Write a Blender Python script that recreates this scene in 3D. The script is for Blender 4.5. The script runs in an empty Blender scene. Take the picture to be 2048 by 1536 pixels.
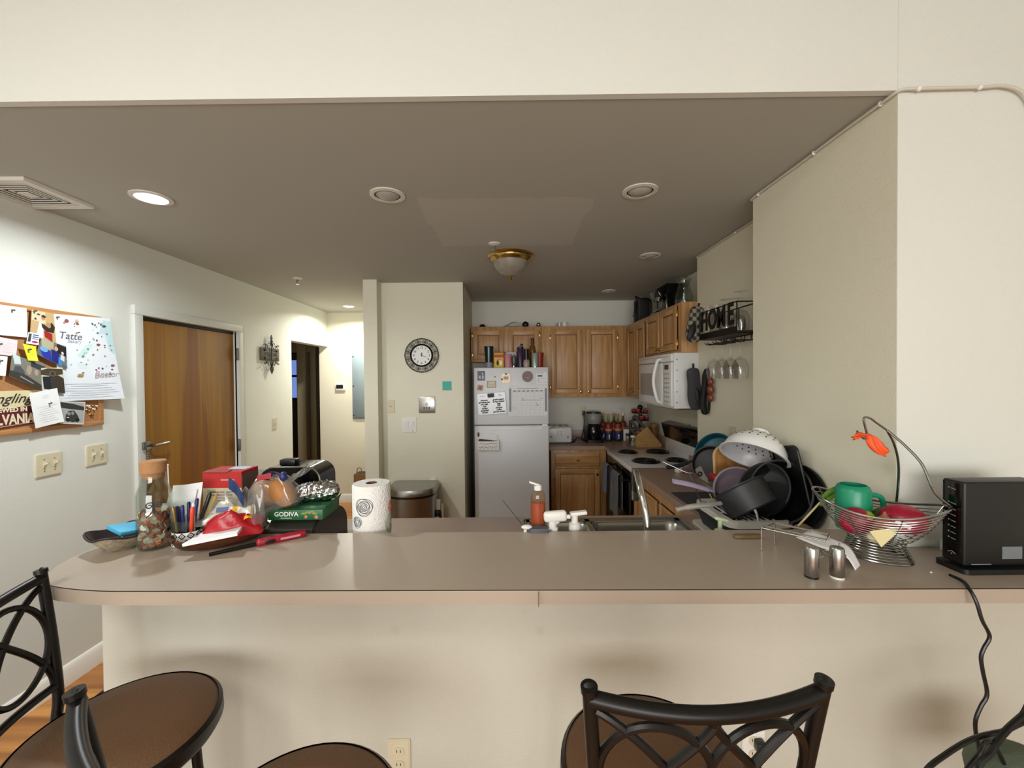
import bpy, bmesh, math, random
from mathutils import Matrix, Vector
random.seed(7)
SC = bpy.context.scene
COL = SC.collection
# ---------------------------------------------------------------- camera maths (measuring the place from the photograph)
CAMZ,FPX,YAW,PIT,ROL=1.62,820.0,0.0073,0.0134,0.009
def _basis():
    f=(math.sin(YAW)*math.cos(PIT),math.cos(YAW)*math.cos(PIT),-math.sin(PIT))
    r0=(math.cos(YAW),-math.sin(YAW),0.0)
    u0=(r0[1]*f[2]-r0[2]*f[1],r0[2]*f[0]-r0[0]*f[2],r0[0]*f[1]-r0[1]*f[0])
    c,s=math.cos(ROL),math.sin(ROL)
    r=tuple(c*a-s*b for a,b in zip(r0,u0)); u=tuple(c*b+s*a for a,b in zip(r0,u0))
    return r,u,f
CR,CU,CF=_basis()
def ray(px,py):
    x,y=(px-1024)/FPX,(768-py)/FPX
    return tuple(CF[i]+x*CR[i]+y*CU[i] for i in range(3))
def onY(px,py,Y):
    d=ray(px,py);t=Y/d[1];return (d[0]*t,Y,CAMZ+d[2]*t)
def onX(px,py,X):
    d=ray(px,py);t=X/d[0];return (X,d[1]*t,CAMZ+d[2]*t)
def onZ(px,py,Z):
    d=ray(px,py);t=(Z-CAMZ)/d[2];return (d[0]*t,d[1]*t,Z)
def proj(p):
    v=(p[0],p[1],p[2]-CAMZ);d=[sum(a*b for a,b in zip(v,e)) for e in (CR,CU,CF)]
    return (1024+FPX*d[0]/d[2],768-FPX*d[1]/d[2])
cam = bpy.data.cameras.new('camera'); camo = bpy.data.objects.new('camera', cam); COL.objects.link(camo)
cam.sensor_width = 36.0; cam.lens = 36.0 * FPX / 2048; cam.clip_start = 0.02; cam.clip_end = 60
camo.matrix_world = Matrix(((CR[0], CU[0], -CF[0], 0), (CR[1], CU[1], -CF[1], 0), (CR[2], CU[2], -CF[2], CAMZ), (0, 0, 0, 1)))
SC.camera = camo
vs = SC.view_settings; vs.view_transform = 'Standard'; vs.look = 'None'; vs.gamma = 1; vs.use_curve_mapping = False; vs.exposure = 0.27

# ---------------------------------------------------------------- materials
MATS = {}
def lin(h):
    if isinstance(h, str):
        v = [int(h[i:i + 2], 16) / 255 for i in (0, 2, 4)]
    else: v = [c / 255 for c in h]
    return [c / 12.92 if c <= .04045 else ((c + .055) / 1.055) ** 2.4 for c in v] + [1]
def _new(name):
    m = bpy.data.materials.new(name); m.use_nodes = True; nt = m.node_tree; nt.nodes.clear()
    out = nt.nodes.new('ShaderNodeOutputMaterial'); return m, nt, out
def _nd(nt, t, **k):
    n = nt.nodes.new(t)
    for a, v in k.items():
        if hasattr(n, a) and a not in ('Scale',): setattr(n, a, v)
    return n
def mat(name, c='808080', rough=.5, metal=0, var=.05, scale=25, bump=0, bscale=80, coat=0, emit=0, trans=0, spec=.5, sub=0):
    if name in MATS: return MATS[name]
    m, nt, out = _new(name); L = nt.links.new; c = lin(c)
    p = nt.nodes.new('ShaderNodeBsdfPrincipled'); L(p.outputs[0], out.inputs[0])
    p.inputs['Roughness'].default_value = rough; p.inputs['Metallic'].default_value = metal
    p.inputs['Coat Weight'].default_value = coat; p.inputs['Specular IOR Level'].default_value = spec
    p.inputs['Transmission Weight'].default_value = trans
    tc = nt.nodes.new('ShaderNodeTexCoord')
    no = nt.nodes.new('ShaderNodeTexNoise'); no.inputs['Scale'].default_value = scale; no.inputs['Detail'].default_value = 3
    L(tc.outputs['Object'], no.inputs['Vector'])
    mx = nt.nodes.new('ShaderNodeMix'); mx.data_type = 'RGBA'
    mx.inputs[6].default_value = [max(0, x * (1 - var)) for x in c[:3]] + [1]; mx.inputs[7].default_value = [min(1, x * (1 + var)) for x in c[:3]] + [1]
    L(no.outputs['Fac'], mx.inputs[0]); L(mx.outputs[2], p.inputs['Base Color'])
    if emit:
        L(mx.outputs[2], p.inputs['Emission Color']); p.inputs['Emission Strength'].default_value = emit
    if bump:
        n2 = nt.nodes.new('ShaderNodeTexNoise'); n2.inputs['Scale'].default_value = bscale; L(tc.outputs['Object'], n2.inputs['Vector'])
        b = nt.nodes.new('ShaderNodeBump'); b.inputs['Strength'].default_value = bump; b.inputs['Distance'].default_value = .01
        L(n2.outputs['Fac'], b.inputs['Height']); L(b.outputs[0], p.inputs['Normal'])
    MATS[name] = m; return m
def wood(name, c1, c2, stretch=(1, 1, .08), scale=18, rough=.45, c3=None):
    if name in MATS: return MATS[name]
    m, nt, out = _new(name); L = nt.links.new
    p = nt.nodes.new('ShaderNodeBsdfPrincipled'); L(p.outputs[0], out.inputs[0]); p.inputs['Roughness'].default_value = rough
    tc = nt.nodes.new('ShaderNodeTexCoord'); mp = nt.nodes.new('ShaderNodeMapping'); mp.inputs['Scale'].default_value = stretch
    L(tc.outputs['Object'], mp.inputs['Vector'])
    no = nt.nodes.new('ShaderNodeTexNoise'); no.inputs['Scale'].default_value = scale; no.inputs['Detail'].default_value = 6; no.inputs['Distortion'].default_value = .6
    L(mp.outputs[0], no.inputs['Vector'])
    r = nt.nodes.new('ShaderNodeValToRGB'); r.color_ramp.elements[0].position = .32; r.color_ramp.elements[1].position = .68
    r.color_ramp.elements[0].color = lin(c1); r.color_ramp.elements[1].color = lin(c2)
    L(no.outputs['Fac'], r.inputs[0]); L(r.outputs[0], p.inputs['Base Color'])
    b = nt.nodes.new('ShaderNodeBump'); b.inputs['Strength'].default_value = .08; b.inputs['Distance'].default_value = .005
    L(no.outputs['Fac'], b.inputs['Height']); L(b.outputs[0], p.inputs['Normal'])
    MATS[name] = m; return m
def glass(name, tint='ffffff', rough=.02, body=0.0, bc='ffffff', fres=1.5):
    """thin clear glass or film: see-through with a Fresnel sheen and an optional milky body"""
    if name in MATS: return MATS[name]
    m, nt, out = _new(name); L = nt.links.new
    t = nt.nodes.new('ShaderNodeBsdfTransparent'); t.inputs[0].default_value = lin(tint)
    g = nt.nodes.new('ShaderNodeBsdfGlossy'); g.inputs['Roughness'].default_value = rough
    d = nt.nodes.new('ShaderNodeBsdfDiffuse'); d.inputs[0].default_value = lin(bc)
    f = nt.nodes.new('ShaderNodeLayerWeight'); f.inputs[0].default_value = .5
    pw = nt.nodes.new('ShaderNodeMath'); pw.operation = 'POWER'; pw.inputs[1].default_value = 3.0; L(f.outputs['Facing'], pw.inputs[0])
    ad = nt.nodes.new('ShaderNodeMath'); ad.operation = 'MULTIPLY_ADD'; ad.inputs[1].default_value = .55; ad.inputs[2].default_value = .05; L(pw.outputs[0], ad.inputs[0])
    m1 = nt.nodes.new('ShaderNodeMixShader'); m1.inputs[0].default_value = body; L(t.outputs[0], m1.inputs[1]); L(d.outputs[0], m1.inputs[2])
    m2 = nt.nodes.new('ShaderNodeMixShader'); L(ad.outputs[0], m2.inputs[0]); L(m1.outputs[0], m2.inputs[1]); L(g.outputs[0], m2.inputs[2])
    L(m2.outputs[0], out.inputs[0]); MATS[name] = m; return m

# ---------------------------------------------------------------- geometry builder
def _m3(x, y, z): return Matrix((x, y, z)).transposed().to_4x4()
FL = _m3((0, 1, 0), (0, 0, 1), (1, 0, 0))      # on the left wall: right = away from the bar, out = into the room
FC = _m3((1, 0, 0), (0, 0, 1), (0, -1, 0))     # on a wall facing the bar
FR = _m3((0, -1, 0), (0, 0, 1), (-1, 0, 0))    # on the right wall
FU = Matrix.Identity(4)
def RZ(a): return Matrix.Rotation(math.radians(a), 4, 'Z')
def RX(a): return Matrix.Rotation(math.radians(a), 4, 'X')
def RY(a): return Matrix.Rotation(math.radians(a), 4, 'Y')
def TR(x, y=None, z=None):
    return Matrix.Translation(x if y is None else (x, y, z))
def to(v): return Vector((0, 0, 1)).rotation_difference(Vector(v).normalized()).to_matrix().to_4x4()
def spline(pts, n=8, closed=False):
    P = [Vector(p) for p in pts]; out = []; N = len(P)
    rng = range(N if closed else N - 1)
    for i in rng:
        a = P[(i - 1) % N] if closed or i > 0 else P[0] * 2 - P[1]; b = P[i]; c = P[(i + 1) % N]
        d = P[(i + 2) % N] if closed or i + 2 < N else P[-1] * 2 - P[-2]
        for k in range(n):
            t = k / n
            out.append(.5 * ((2 * b) + (c - a) * t + (2 * a - 5 * b + 4 * c - d) * t * t + (3 * b - a - 3 * c + d) * t ** 3))
    if not closed: out.append(P[-1])
    return out
def ring(c, r, n=24, M=None, a0=0, a1=360, ry=None):
    full = abs(a1 - a0) >= 360; k = n if full else n + 1; o = []
    for i in range(k):
        a = math.radians(a0 + (a1 - a0) * i / n); v = Vector((r * math.cos(a), (ry or r) * math.sin(a), 0))
        o.append((M @ v if M else v) + Vector(c))
    return o
def rrect(w, h, r, n=5):
    o = []
    for cx, cy, a in ((w / 2 - r, h / 2 - r, 0), (-w / 2 + r, h / 2 - r, 90), (-w / 2 + r, -h / 2 + r, 180), (w / 2 - r, -h / 2 + r, 270)):
        for i in range(n + 1):
            t = math.radians(a + 90 * i / n); o.append((cx + r * math.cos(t), cy + r * math.sin(t)))
    return o
class B:
    def __init__(s, m, M=None):
        s.bm = bmesh.new(); s.mats = [m]; s.k = 0; s.M = M or Matrix.Identity(4)
    def use(s, m):
        if m not in s.mats: s.mats.append(m)
        s.k = s.mats.index(m); return s
    def add(s, vs, fs, M=None):
        X = s.M @ M if M else s.M
        V = [s.bm.verts.new(X @ Vector(v)) for v in vs]; F = []
        for f in fs:
            try:
                q = s.bm.faces.new([V[i] for i in f]); q.material_index = s.k; F.append(q)
            except ValueError: pass
        return V, F
    def box(s, c, d, M=None, bev=0, seg=2):
        x, y, z = (q / 2 for q in d); R = TR(c)
        if M: R = R @ M
        V, F = s.add([(i * x, j * y, k * z) for i in (-1, 1) for j in (-1, 1) for k in (-1, 1)],
              [(0, 1, 3, 2), (4, 6, 7, 5), (0, 4, 5, 1), (2, 3, 7, 6), (0, 2, 6, 4), (1, 5, 7, 3)], R)
        if bev:
            E = list({e for f in F for e in f.edges})
            r = bmesh.ops.bevel(s.bm, geom=E, offset=bev, segments=seg, affect='EDGES', profile=.5)
            for f in r['faces']: f.material_index = s.k
        return s
    def lathe(s, prof, c=(0, 0, 0), n=28, M=None, sx=1, sy=1):
        X = TR(c) @ M if M else TR(c); vs = []; fs = []; idx = []
        for r, z in prof:
            if r <= 1e-6: idx.append([len(vs)]); vs.append((0, 0, z))
            else:
                idx.append(list(range(len(vs), len(vs) + n)))
                vs += [(sx * r * math.cos(2 * math.pi * i / n), sy * r * math.sin(2 * math.pi * i / n), z) for i in range(n)]
        for a, b in zip(idx, idx[1:]):
            for i in range(n):
                j = (i + 1) % n
                if len(a) == 1 and len(b) == 1: continue
                if len(a) == 1: fs.append((a[0], b[j], b[i]))
                elif len(b) == 1: fs.append((a[i], a[j], b[0]))
                else: fs.append((a[i], a[j], b[j], b[i]))
        s.add(vs, fs, X); return s
    def cyl(s, p0, p1, r0, r1=None, n=20):
        p0 = Vector(p0); p1 = Vector(p1); r1 = r0 if r1 is None else r1; h = (p1 - p0).length
        return s.lathe([(0, 0), (r0, 0), (r1, h), (0, h)], p0, n, to(p1 - p0))
    def ball(s, c, r, M=None, n=18, k=10):
        rx, ry, rz = (r, r, r) if not hasattr(r, '__len__') else r
        pr = [(math.sin(math.pi * i / k), -math.cos(math.pi * i / k)) for i in range(k + 1)]
        X = TR(c) @ (M or FU) @ Matrix.Diagonal((rx, ry, rz, 1))
        return s.lathe([(a if 0 < i < k else 0, b) for i, (a, b) in enumerate(pr)], (0, 0, 0), n, X)
    def tube(s, pts, r, n=8, closed=False, caps=True, flat=1):
        P = [Vector(p) for p in pts]; N = len(P); vs = []; fs = []; u = None
        for i, p in enumerate(P):
            t = (P[(i + 1) % N] - P[i - 1]) if closed else (P[min(i + 1, N - 1)] - P[max(i - 1, 0)])
            if t.length < 1e-9: t = Vector((0, 0, 1))
            t.normalize()
            if u is None: u = t.orthogonal().normalized()
            u = (u - t * u.dot(t));
            if u.length < 1e-6: u = t.orthogonal()
            u.normalize(); w = t.cross(u); rr = r[i] if hasattr(r, '__len__') else r
            for k in range(n):
                a = 2 * math.pi * k / n; vs.append(p + u * (rr * math.cos(a)) + w * (rr * flat * math.sin(a)))
        for i in range(N if closed else N - 1):
            j = (i + 1) % N
            for k in range(n):
                l = (k + 1) % n; fs.append((i * n + k, i * n + l, j * n + l, j * n + k))
        if not closed and caps: fs += [tuple(range(n))[::-1], tuple((N - 1) * n + k for k in range(n))]
        s.add(vs, fs); return s
    def prism(s, poly, h, M=None, z0=0):
        n = len(poly)
        s.add([(x, y, z0) for x, y in poly] + [(x, y, z0 + h) for x, y in poly],
              [tuple(range(n))[::-1], tuple(range(n, 2 * n))] + [(i, (i + 1) % n, (i + 1) % n + n, i + n) for i in range(n)], M); return s
    def slab(s, pts, t):
        P = [Vector(p) for p in pts]; nrm = (P[1] - P[0]).cross(P[2] - P[0]).normalized() * t; n = len(P)
        s.add(P + [p + nrm for p in P], [tuple(range(n))[::-1], tuple(range(n, 2 * n))] + [(i, (i + 1) % n, (i + 1) % n + n, i + n) for i in range(n)]); return s
    def grid(s, fn, nu, nv, thick=0, M=None, cu=False):
        vs = [fn(i / nu, j / nv) for i in range(nu + (0 if cu else 1)) for j in range(nv + 1)]; w = nv + 1; N = nu if cu else nu + 1
        fs = [(i * w + j, ((i + 1) % N) * w + j, ((i + 1) % N) * w + j + 1, i * w + j + 1) for i in range(nu) for j in range(nv)]
        V, F = s.add(vs, fs, M)
        if thick:
            bmesh.ops.recalc_face_normals(s.bm, faces=F)
            r = bmesh.ops.solidify(s.bm, geom=F, thickness=thick)
            for g in r['geom']:
                if isinstance(g, bmesh.types.BMFace): g.material_index = s.k
        return s
    def obj(s, name, parent=None, at=None, sharp=40, world=False):
        """link as ONE mesh object; under a thing the vertices are in its frame (world=True: given in the room's frame)"""
        bm = s.bm; bmesh.ops.recalc_face_normals(bm, faces=bm.faces)
        if parent is None:
            if at is None:
                xs = [v.co for v in bm.verts]
                c = Vector([(min(v[i] for v in xs) + max(v[i] for v in xs)) / 2 for i in (0, 1)] + [min(v[2] for v in xs)])
                bmesh.ops.translate(bm, vec=-c, verts=bm.verts); at = c
        elif world:
            q = parent
            while q.parent: q = q.parent
            bmesh.ops.transform(bm, matrix=q.matrix_basis.inverted(), verts=bm.verts)
        me = bpy.data.meshes.new(name); bm.to_mesh(me); bm.free()
        for m in s.mats: me.materials.append(m)
        me.shade_smooth()
        if sharp: me.set_sharp_from_angle(angle=math.radians(sharp))
        o = bpy.data.objects.new(name, me); COL.objects.link(o)
        if parent is not None: o.parent = parent
        elif at is not None: o.location = at
        return o
def tag(o, label, cat, group=None, kind=None):
    o['label'] = label
    if cat: o['category'] = cat
    if group: o['group'] = group
    if kind: o['kind'] = kind
    return o
def T(name, label, cat, loc=(0, 0, 0), rz=0, group=None):
    o = bpy.data.objects.new(name, None); COL.objects.link(o); o.empty_display_size = .03
    o.location = loc; o.rotation_euler = (0, 0, math.radians(rz)); o.matrix_basis  # frame of the thing
    bpy.context.view_layer.update(); return tag(o, label, cat, group)
def S(o): o['kind'] = 'structure'; return o
def dup(root, loc=None, rz=None, label=None, group=None):
    def cp(o, par):
        c = o.copy(); COL.objects.link(c)
        if par: c.parent = par
        for ch in o.children: cp(ch, c)
        return c
    r = cp(root, None)
    if loc is not None: r.location = loc
    if rz is not None: r.rotation_euler = (0, 0, math.radians(rz))
    if label: r['label'] = label
    if group: r['group'] = group
    return r
def text(par, txt, size, M, m, name='lettering', ext=.0004, align='CENTER', bold=0, shear=0, sx=1):
    c = bpy.data.curves.new(name, 'FONT'); c.body = txt; c.size = size; c.align_x = align; c.align_y = 'CENTER'; c.extrude = ext; c.offset = bold; c.shear = shear
    c.resolution_u = 3
    o = bpy.data.objects.new('tmp', c); COL.objects.link(o); bpy.context.view_layer.update()
    me = bpy.data.meshes.new_from_object(o.evaluated_get(bpy.context.evaluated_depsgraph_get()))
    bpy.data.objects.remove(o); bpy.data.curves.remove(c)
    me.transform(M @ Matrix.Diagonal((sx, 1, 1, 1))); me.materials.clear(); me.materials.append(m); me.name = name
    r = bpy.data.objects.new(name, me); COL.objects.link(r); r.parent = par; return r
def mid(*p): return Vector([sum(q[i] for q in p) / len(p) for i in range(3)])
# ---------------------------------------------------------------- the room
CE, XL, YW, YC, YB, YH, BAR, CT = 2.51, -2.385, 1.29, 3.79, 4.74, 5.43, 1.075, .914
m_wall = mat('wall_paint', 'DADBD3', .62, var=.025, scale=3, bump=.12, bscale=220)
m_wall2 = mat('wall_paint_kitchen', 'DAD8CC', .62, var=.025, scale=3, bump=.12, bscale=220)
m_wall3 = mat('wall_paint_warm_light', 'E0DCC8', .62, var=.025, scale=3, bump=.12, bscale=220)  # the front wall's paint, yellowed to imitate warmer light
m_trim = mat('trim_white', 'E6E4DC', .4, var=.02)
m_frame = mat('door_frame_paint', 'CBCBC4', .45, var=.03)
m_black = mat('black_plastic', '0B0B0C', .35, var=.2)
m_white = mat('white_plastic', 'E4E2DC', .35, var=.03)
m_ivory = mat('ivory_plastic', 'D2C8AC', .4, var=.03)
m_chrome = mat('chrome', 'C8C8C6', .12, 1, var=.03)
m_steel = mat('brushed_steel', 'A8A6A2', .3, 1, var=.06, scale=60)
m_brass = mat('brass', 'BFA05A', .22, 1, var=.08)
m_dark = mat('dark_metal', '17140F', .4, .6, var=.1)
m_paper = mat('paper', 'E9E9EA', .7, var=.02)
m_ink = mat('ink', '2A2A30', .7)
m_floor = wood('oak_floor', '8A5426', 'C98B48', (.12, 1.6, 1), 9, .35)

def ceiling_mat():
    m, nt, out = _new('ceiling_paint'); L = nt.links.new
    p = nt.nodes.new('ShaderNodeBsdfPrincipled'); L(p.outputs[0], out.inputs[0]); p.inputs['Roughness'].default_value = .8
    tc = nt.nodes.new('ShaderNodeTexCoord'); sx = nt.nodes.new('ShaderNodeSeparateXYZ')
    no = nt.nodes.new('ShaderNodeTexNoise'); no.inputs['Scale'].default_value = 7; L(tc.outputs['Object'], no.inputs['Vector'])
    va = nt.nodes.new('ShaderNodeMixRGB'); va.blend_type = 'ADD'; va.inputs[0].default_value = .09; L(tc.outputs['Object'], va.inputs[1]); L(no.outputs['Color'], va.inputs[2]); L(va.outputs[0], sx.inputs[0])
    def rng(sock, a, b):
        g = nt.nodes.new('ShaderNodeMath'); g.operation = 'GREATER_THAN'; g.inputs[1].default_value = a; L(sock, g.inputs[0])
        l = nt.nodes.new('ShaderNodeMath'); l.operation = 'LESS_THAN'; l.inputs[1].default_value = b; L(sock, l.inputs[0])
        k = nt.nodes.new('ShaderNodeMath'); k.operation = 'MULTIPLY'; L(g.outputs[0], k.inputs[0]); L(l.outputs[0], k.inputs[1]); return k.outputs[0]
    k = nt.nodes.new('ShaderNodeMath'); k.operation = 'MULTIPLY'; L(rng(sx.outputs[0], -.40, .47), k.inputs[0]); L(rng(sx.outputs[1], 2.08, 2.80), k.inputs[1])
    mx = nt.nodes.new('ShaderNodeMix'); mx.data_type = 'RGBA'; mx.inputs[6].default_value = lin('B0AFA6'); mx.inputs[7].default_value = lin('BBB9B1'); L(k.outputs[0], mx.inputs[0])
    L(mx.outputs[2], p.inputs['Base Color']); return m
m_ceil = ceiling_mat()

b = B(m_floor); b.box((0, 1, -.05), (9, 12, .1)); b.box((-4, 8.3, -.05), (5, 3, .1)); S(b.obj('floor', at=(0, 0, 0)))
b = B(m_ceil); b.prism([(XL, 1.349), (1.22, 1.303), (1.8, 1.303), (1.8, 6.6), (-2.6, 6.6), (-2.6, 1.349)], .1, TR(0, 0, CE)); b.box((-4, 7.0, CE + .05), (2.9, 5.3, .1)); S(b.obj('ceiling', at=(0, 0, 0)))
b = B(m_ceil); b.box((.4, -1.2, 2.98), (5.9, 5.3, .1)); S(b.obj('ceiling_living', at=(0, 0, 0)))
# left wall with the entry door opening and the hall opening
D0, D1, DH = 2.675, 3.61, onX(287, 632, XL)[2]
H0, H1, HH = 4.52, 5.43, onX(585, 681, XL)[2]
b = B(m_wall)
for y0, y1, z0, z1 in ((-3.7, D0, 0, 3), (D0, D1, DH, 3), (D1, H0, 0, 3), (H0, H1, HH, 3)):
    b.box((XL - .06, (y0 + y1) / 2, (z0 + z1) / 2), (.12, y1 - y0, z1 - z0))
S(b.obj('wall_left', at=(0, 0, 0)))
# front wall over the opening, the pier to its right and the half wall that carries the bar
b = B(m_wall); b.prism([(XL, 1.327), (1.22, 1.281), (1.22, 1.305), (XL, 1.351)], .48, TR(0, 0, CE - .003)); S(b.obj('wall_front', at=(0, 0, 0))); b = B(m_wall); b.prism([(1.2205, 1.2809), (3.1, 1.262), (3.1, 1.2635), (1.2205, 1.2824)], 1.9225, None, 1.0775); S(b.obj('wall_pier', at=(0, 0, 0)))
b = B(m_wall3); b.prism([(1.22, 1.2826), (3.1, 1.2637), (3.1, 1.45), (1.36, 1.45), (1.36, 1.95), (1.55, 1.95), (1.55, 2.9), (1.75, 2.9), (1.75, 4.86), (1.595, 4.86), (1.595, 3.035), (1.40, 3.035), (1.40, 2.04), (1.22, 2.04)], CE)
b.prism([(1.22, 1.2826), (3.1, 1.2637), (3.1, 1.45), (1.22, 1.45)], .5, TR(0, 0, CE)); S(b.obj('wall_right', at=(0, 0, 0)))
def bar_wall_mat():
    m = mat('bar_wall_paint_shaded', 'C5C1B3', .6, var=.05, scale=2.2, bump=.15, bscale=160); nt = m.node_tree; L = nt.links.new  # the front wall's paint, darkened to imitate shade, with scuffs added
    p = [n for n in nt.nodes if n.type == 'BSDF_PRINCIPLED'][0]; src = p.inputs['Base Color'].links[0].from_socket; tc = [n for n in nt.nodes if n.type == 'TEX_COORD'][0]
    for px, py, r, k in ((790, 1262, .022, .16), (1080, 1261, .020, .18), (1050, 1222, .016, .10), (230, 1290, .05, .10), (700, 1330, .03, .05)):
        q = onY(px, py, 1.29); d = nt.nodes.new('ShaderNodeVectorMath'); d.operation = 'DISTANCE'; d.inputs[1].default_value = q; L(tc.outputs['Object'], d.inputs[0])
        mr = nt.nodes.new('ShaderNodeMapRange'); mr.inputs[1].default_value = 0; mr.inputs[2].default_value = r; mr.inputs[3].default_value = k; mr.inputs[4].default_value = 0; L(d.outputs['Value'], mr.inputs[0])
        mx = nt.nodes.new('ShaderNodeMix'); mx.data_type = 'RGBA'; mx.inputs[7].default_value = lin('8A7C66'); L(mr.outputs[0], mx.inputs[0]); L(src, mx.inputs[6]); src = mx.outputs[2]
    L(src, p.inputs['Base Color']); return m
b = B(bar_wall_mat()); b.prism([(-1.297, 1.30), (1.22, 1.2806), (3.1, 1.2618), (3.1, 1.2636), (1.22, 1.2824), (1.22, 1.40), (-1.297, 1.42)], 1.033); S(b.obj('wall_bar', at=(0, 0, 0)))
b = B(m_wall3); b.box((-1.2285, 4.545, CE / 2), (.121, 1.77, CE)); S(b.obj('wall_hall_side', at=(0, 0, 0)))
b = B(m_wall3); b.box((-.793, 4.325, CE / 2), (.75, 1.07, CE)); S(b.obj('wall_clock_side', at=(0, 0, 0)))
b = B(m_wall2); b.box((.6, YB + .06, CE / 2), (2.04, .12, CE)); S(b.obj('wall_back', at=(0, 0, 0)))
b = B(m_wall3); b.box((-1.845, YH + .06, CE / 2), (1.31, .12, CE)); S(b.obj('wall_hall_end', at=(0, 0, 0)))
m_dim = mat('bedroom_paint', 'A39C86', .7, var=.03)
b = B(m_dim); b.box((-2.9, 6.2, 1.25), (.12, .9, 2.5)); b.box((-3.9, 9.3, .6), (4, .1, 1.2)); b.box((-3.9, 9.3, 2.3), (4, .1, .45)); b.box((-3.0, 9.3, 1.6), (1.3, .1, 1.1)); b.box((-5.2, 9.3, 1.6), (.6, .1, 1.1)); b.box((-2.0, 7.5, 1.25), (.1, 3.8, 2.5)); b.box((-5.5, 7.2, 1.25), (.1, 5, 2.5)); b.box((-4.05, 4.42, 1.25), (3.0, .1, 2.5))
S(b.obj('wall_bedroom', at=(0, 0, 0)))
# living room behind the camera
b = B(m_wall); b.box((3.1, -1.2, 1.5), (.12, 5.1, 3)); S(b.obj('wall_living_right', at=(0, 0, 0)))
b = B(m_wall)
for x0, x1, z0, z1 in ((-2.5, -2.1, 0, 3), (-2.1, 1.5, 0, .75), (-2.1, 1.5, 2.25, 3), (1.5, 3.2, 0, 3)): b.box(((x0 + x1) / 2, -3.7, (z0 + z1) / 2), (x1 - x0, .12, z1 - z0))
S(b.obj('wall_living_rear', at=(0, 0, 0)))
b = B(m_trim)
for x in (-2.1, -.3, 1.5): b.box((x, -3.7, 1.5), (.06, .14, 1.56))
for z in (.75, 1.5, 2.25): b.box((-.3, -3.7, z), (3.66, .14, .06))
w = S(b.obj('window_2', at=(0, 0, 0)))
# baseboards
def base_prof(): return [(0, 0), (.016, 0), (.016, .085), (.010, .098), (.006, .108), (0, .112)]
b = B(m_trim)
for y0, y1 in ((-3.6, D0 - .065), (D1 + .065, H0)): b.prism(base_prof(), y1 - y0, TR(XL, y1, 0) @ RX(90))
S(b.obj('baseboard_left', at=(0, 0, 0)))
b = B(m_trim); b.prism(base_prof(), 1.09, TR(-2.38, YH, 0) @ RZ(-90) @ RX(90) @ TR(0, 0, -1.09)); S(b.obj('baseboard_hall', at=(0, 0, 0)))

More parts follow.
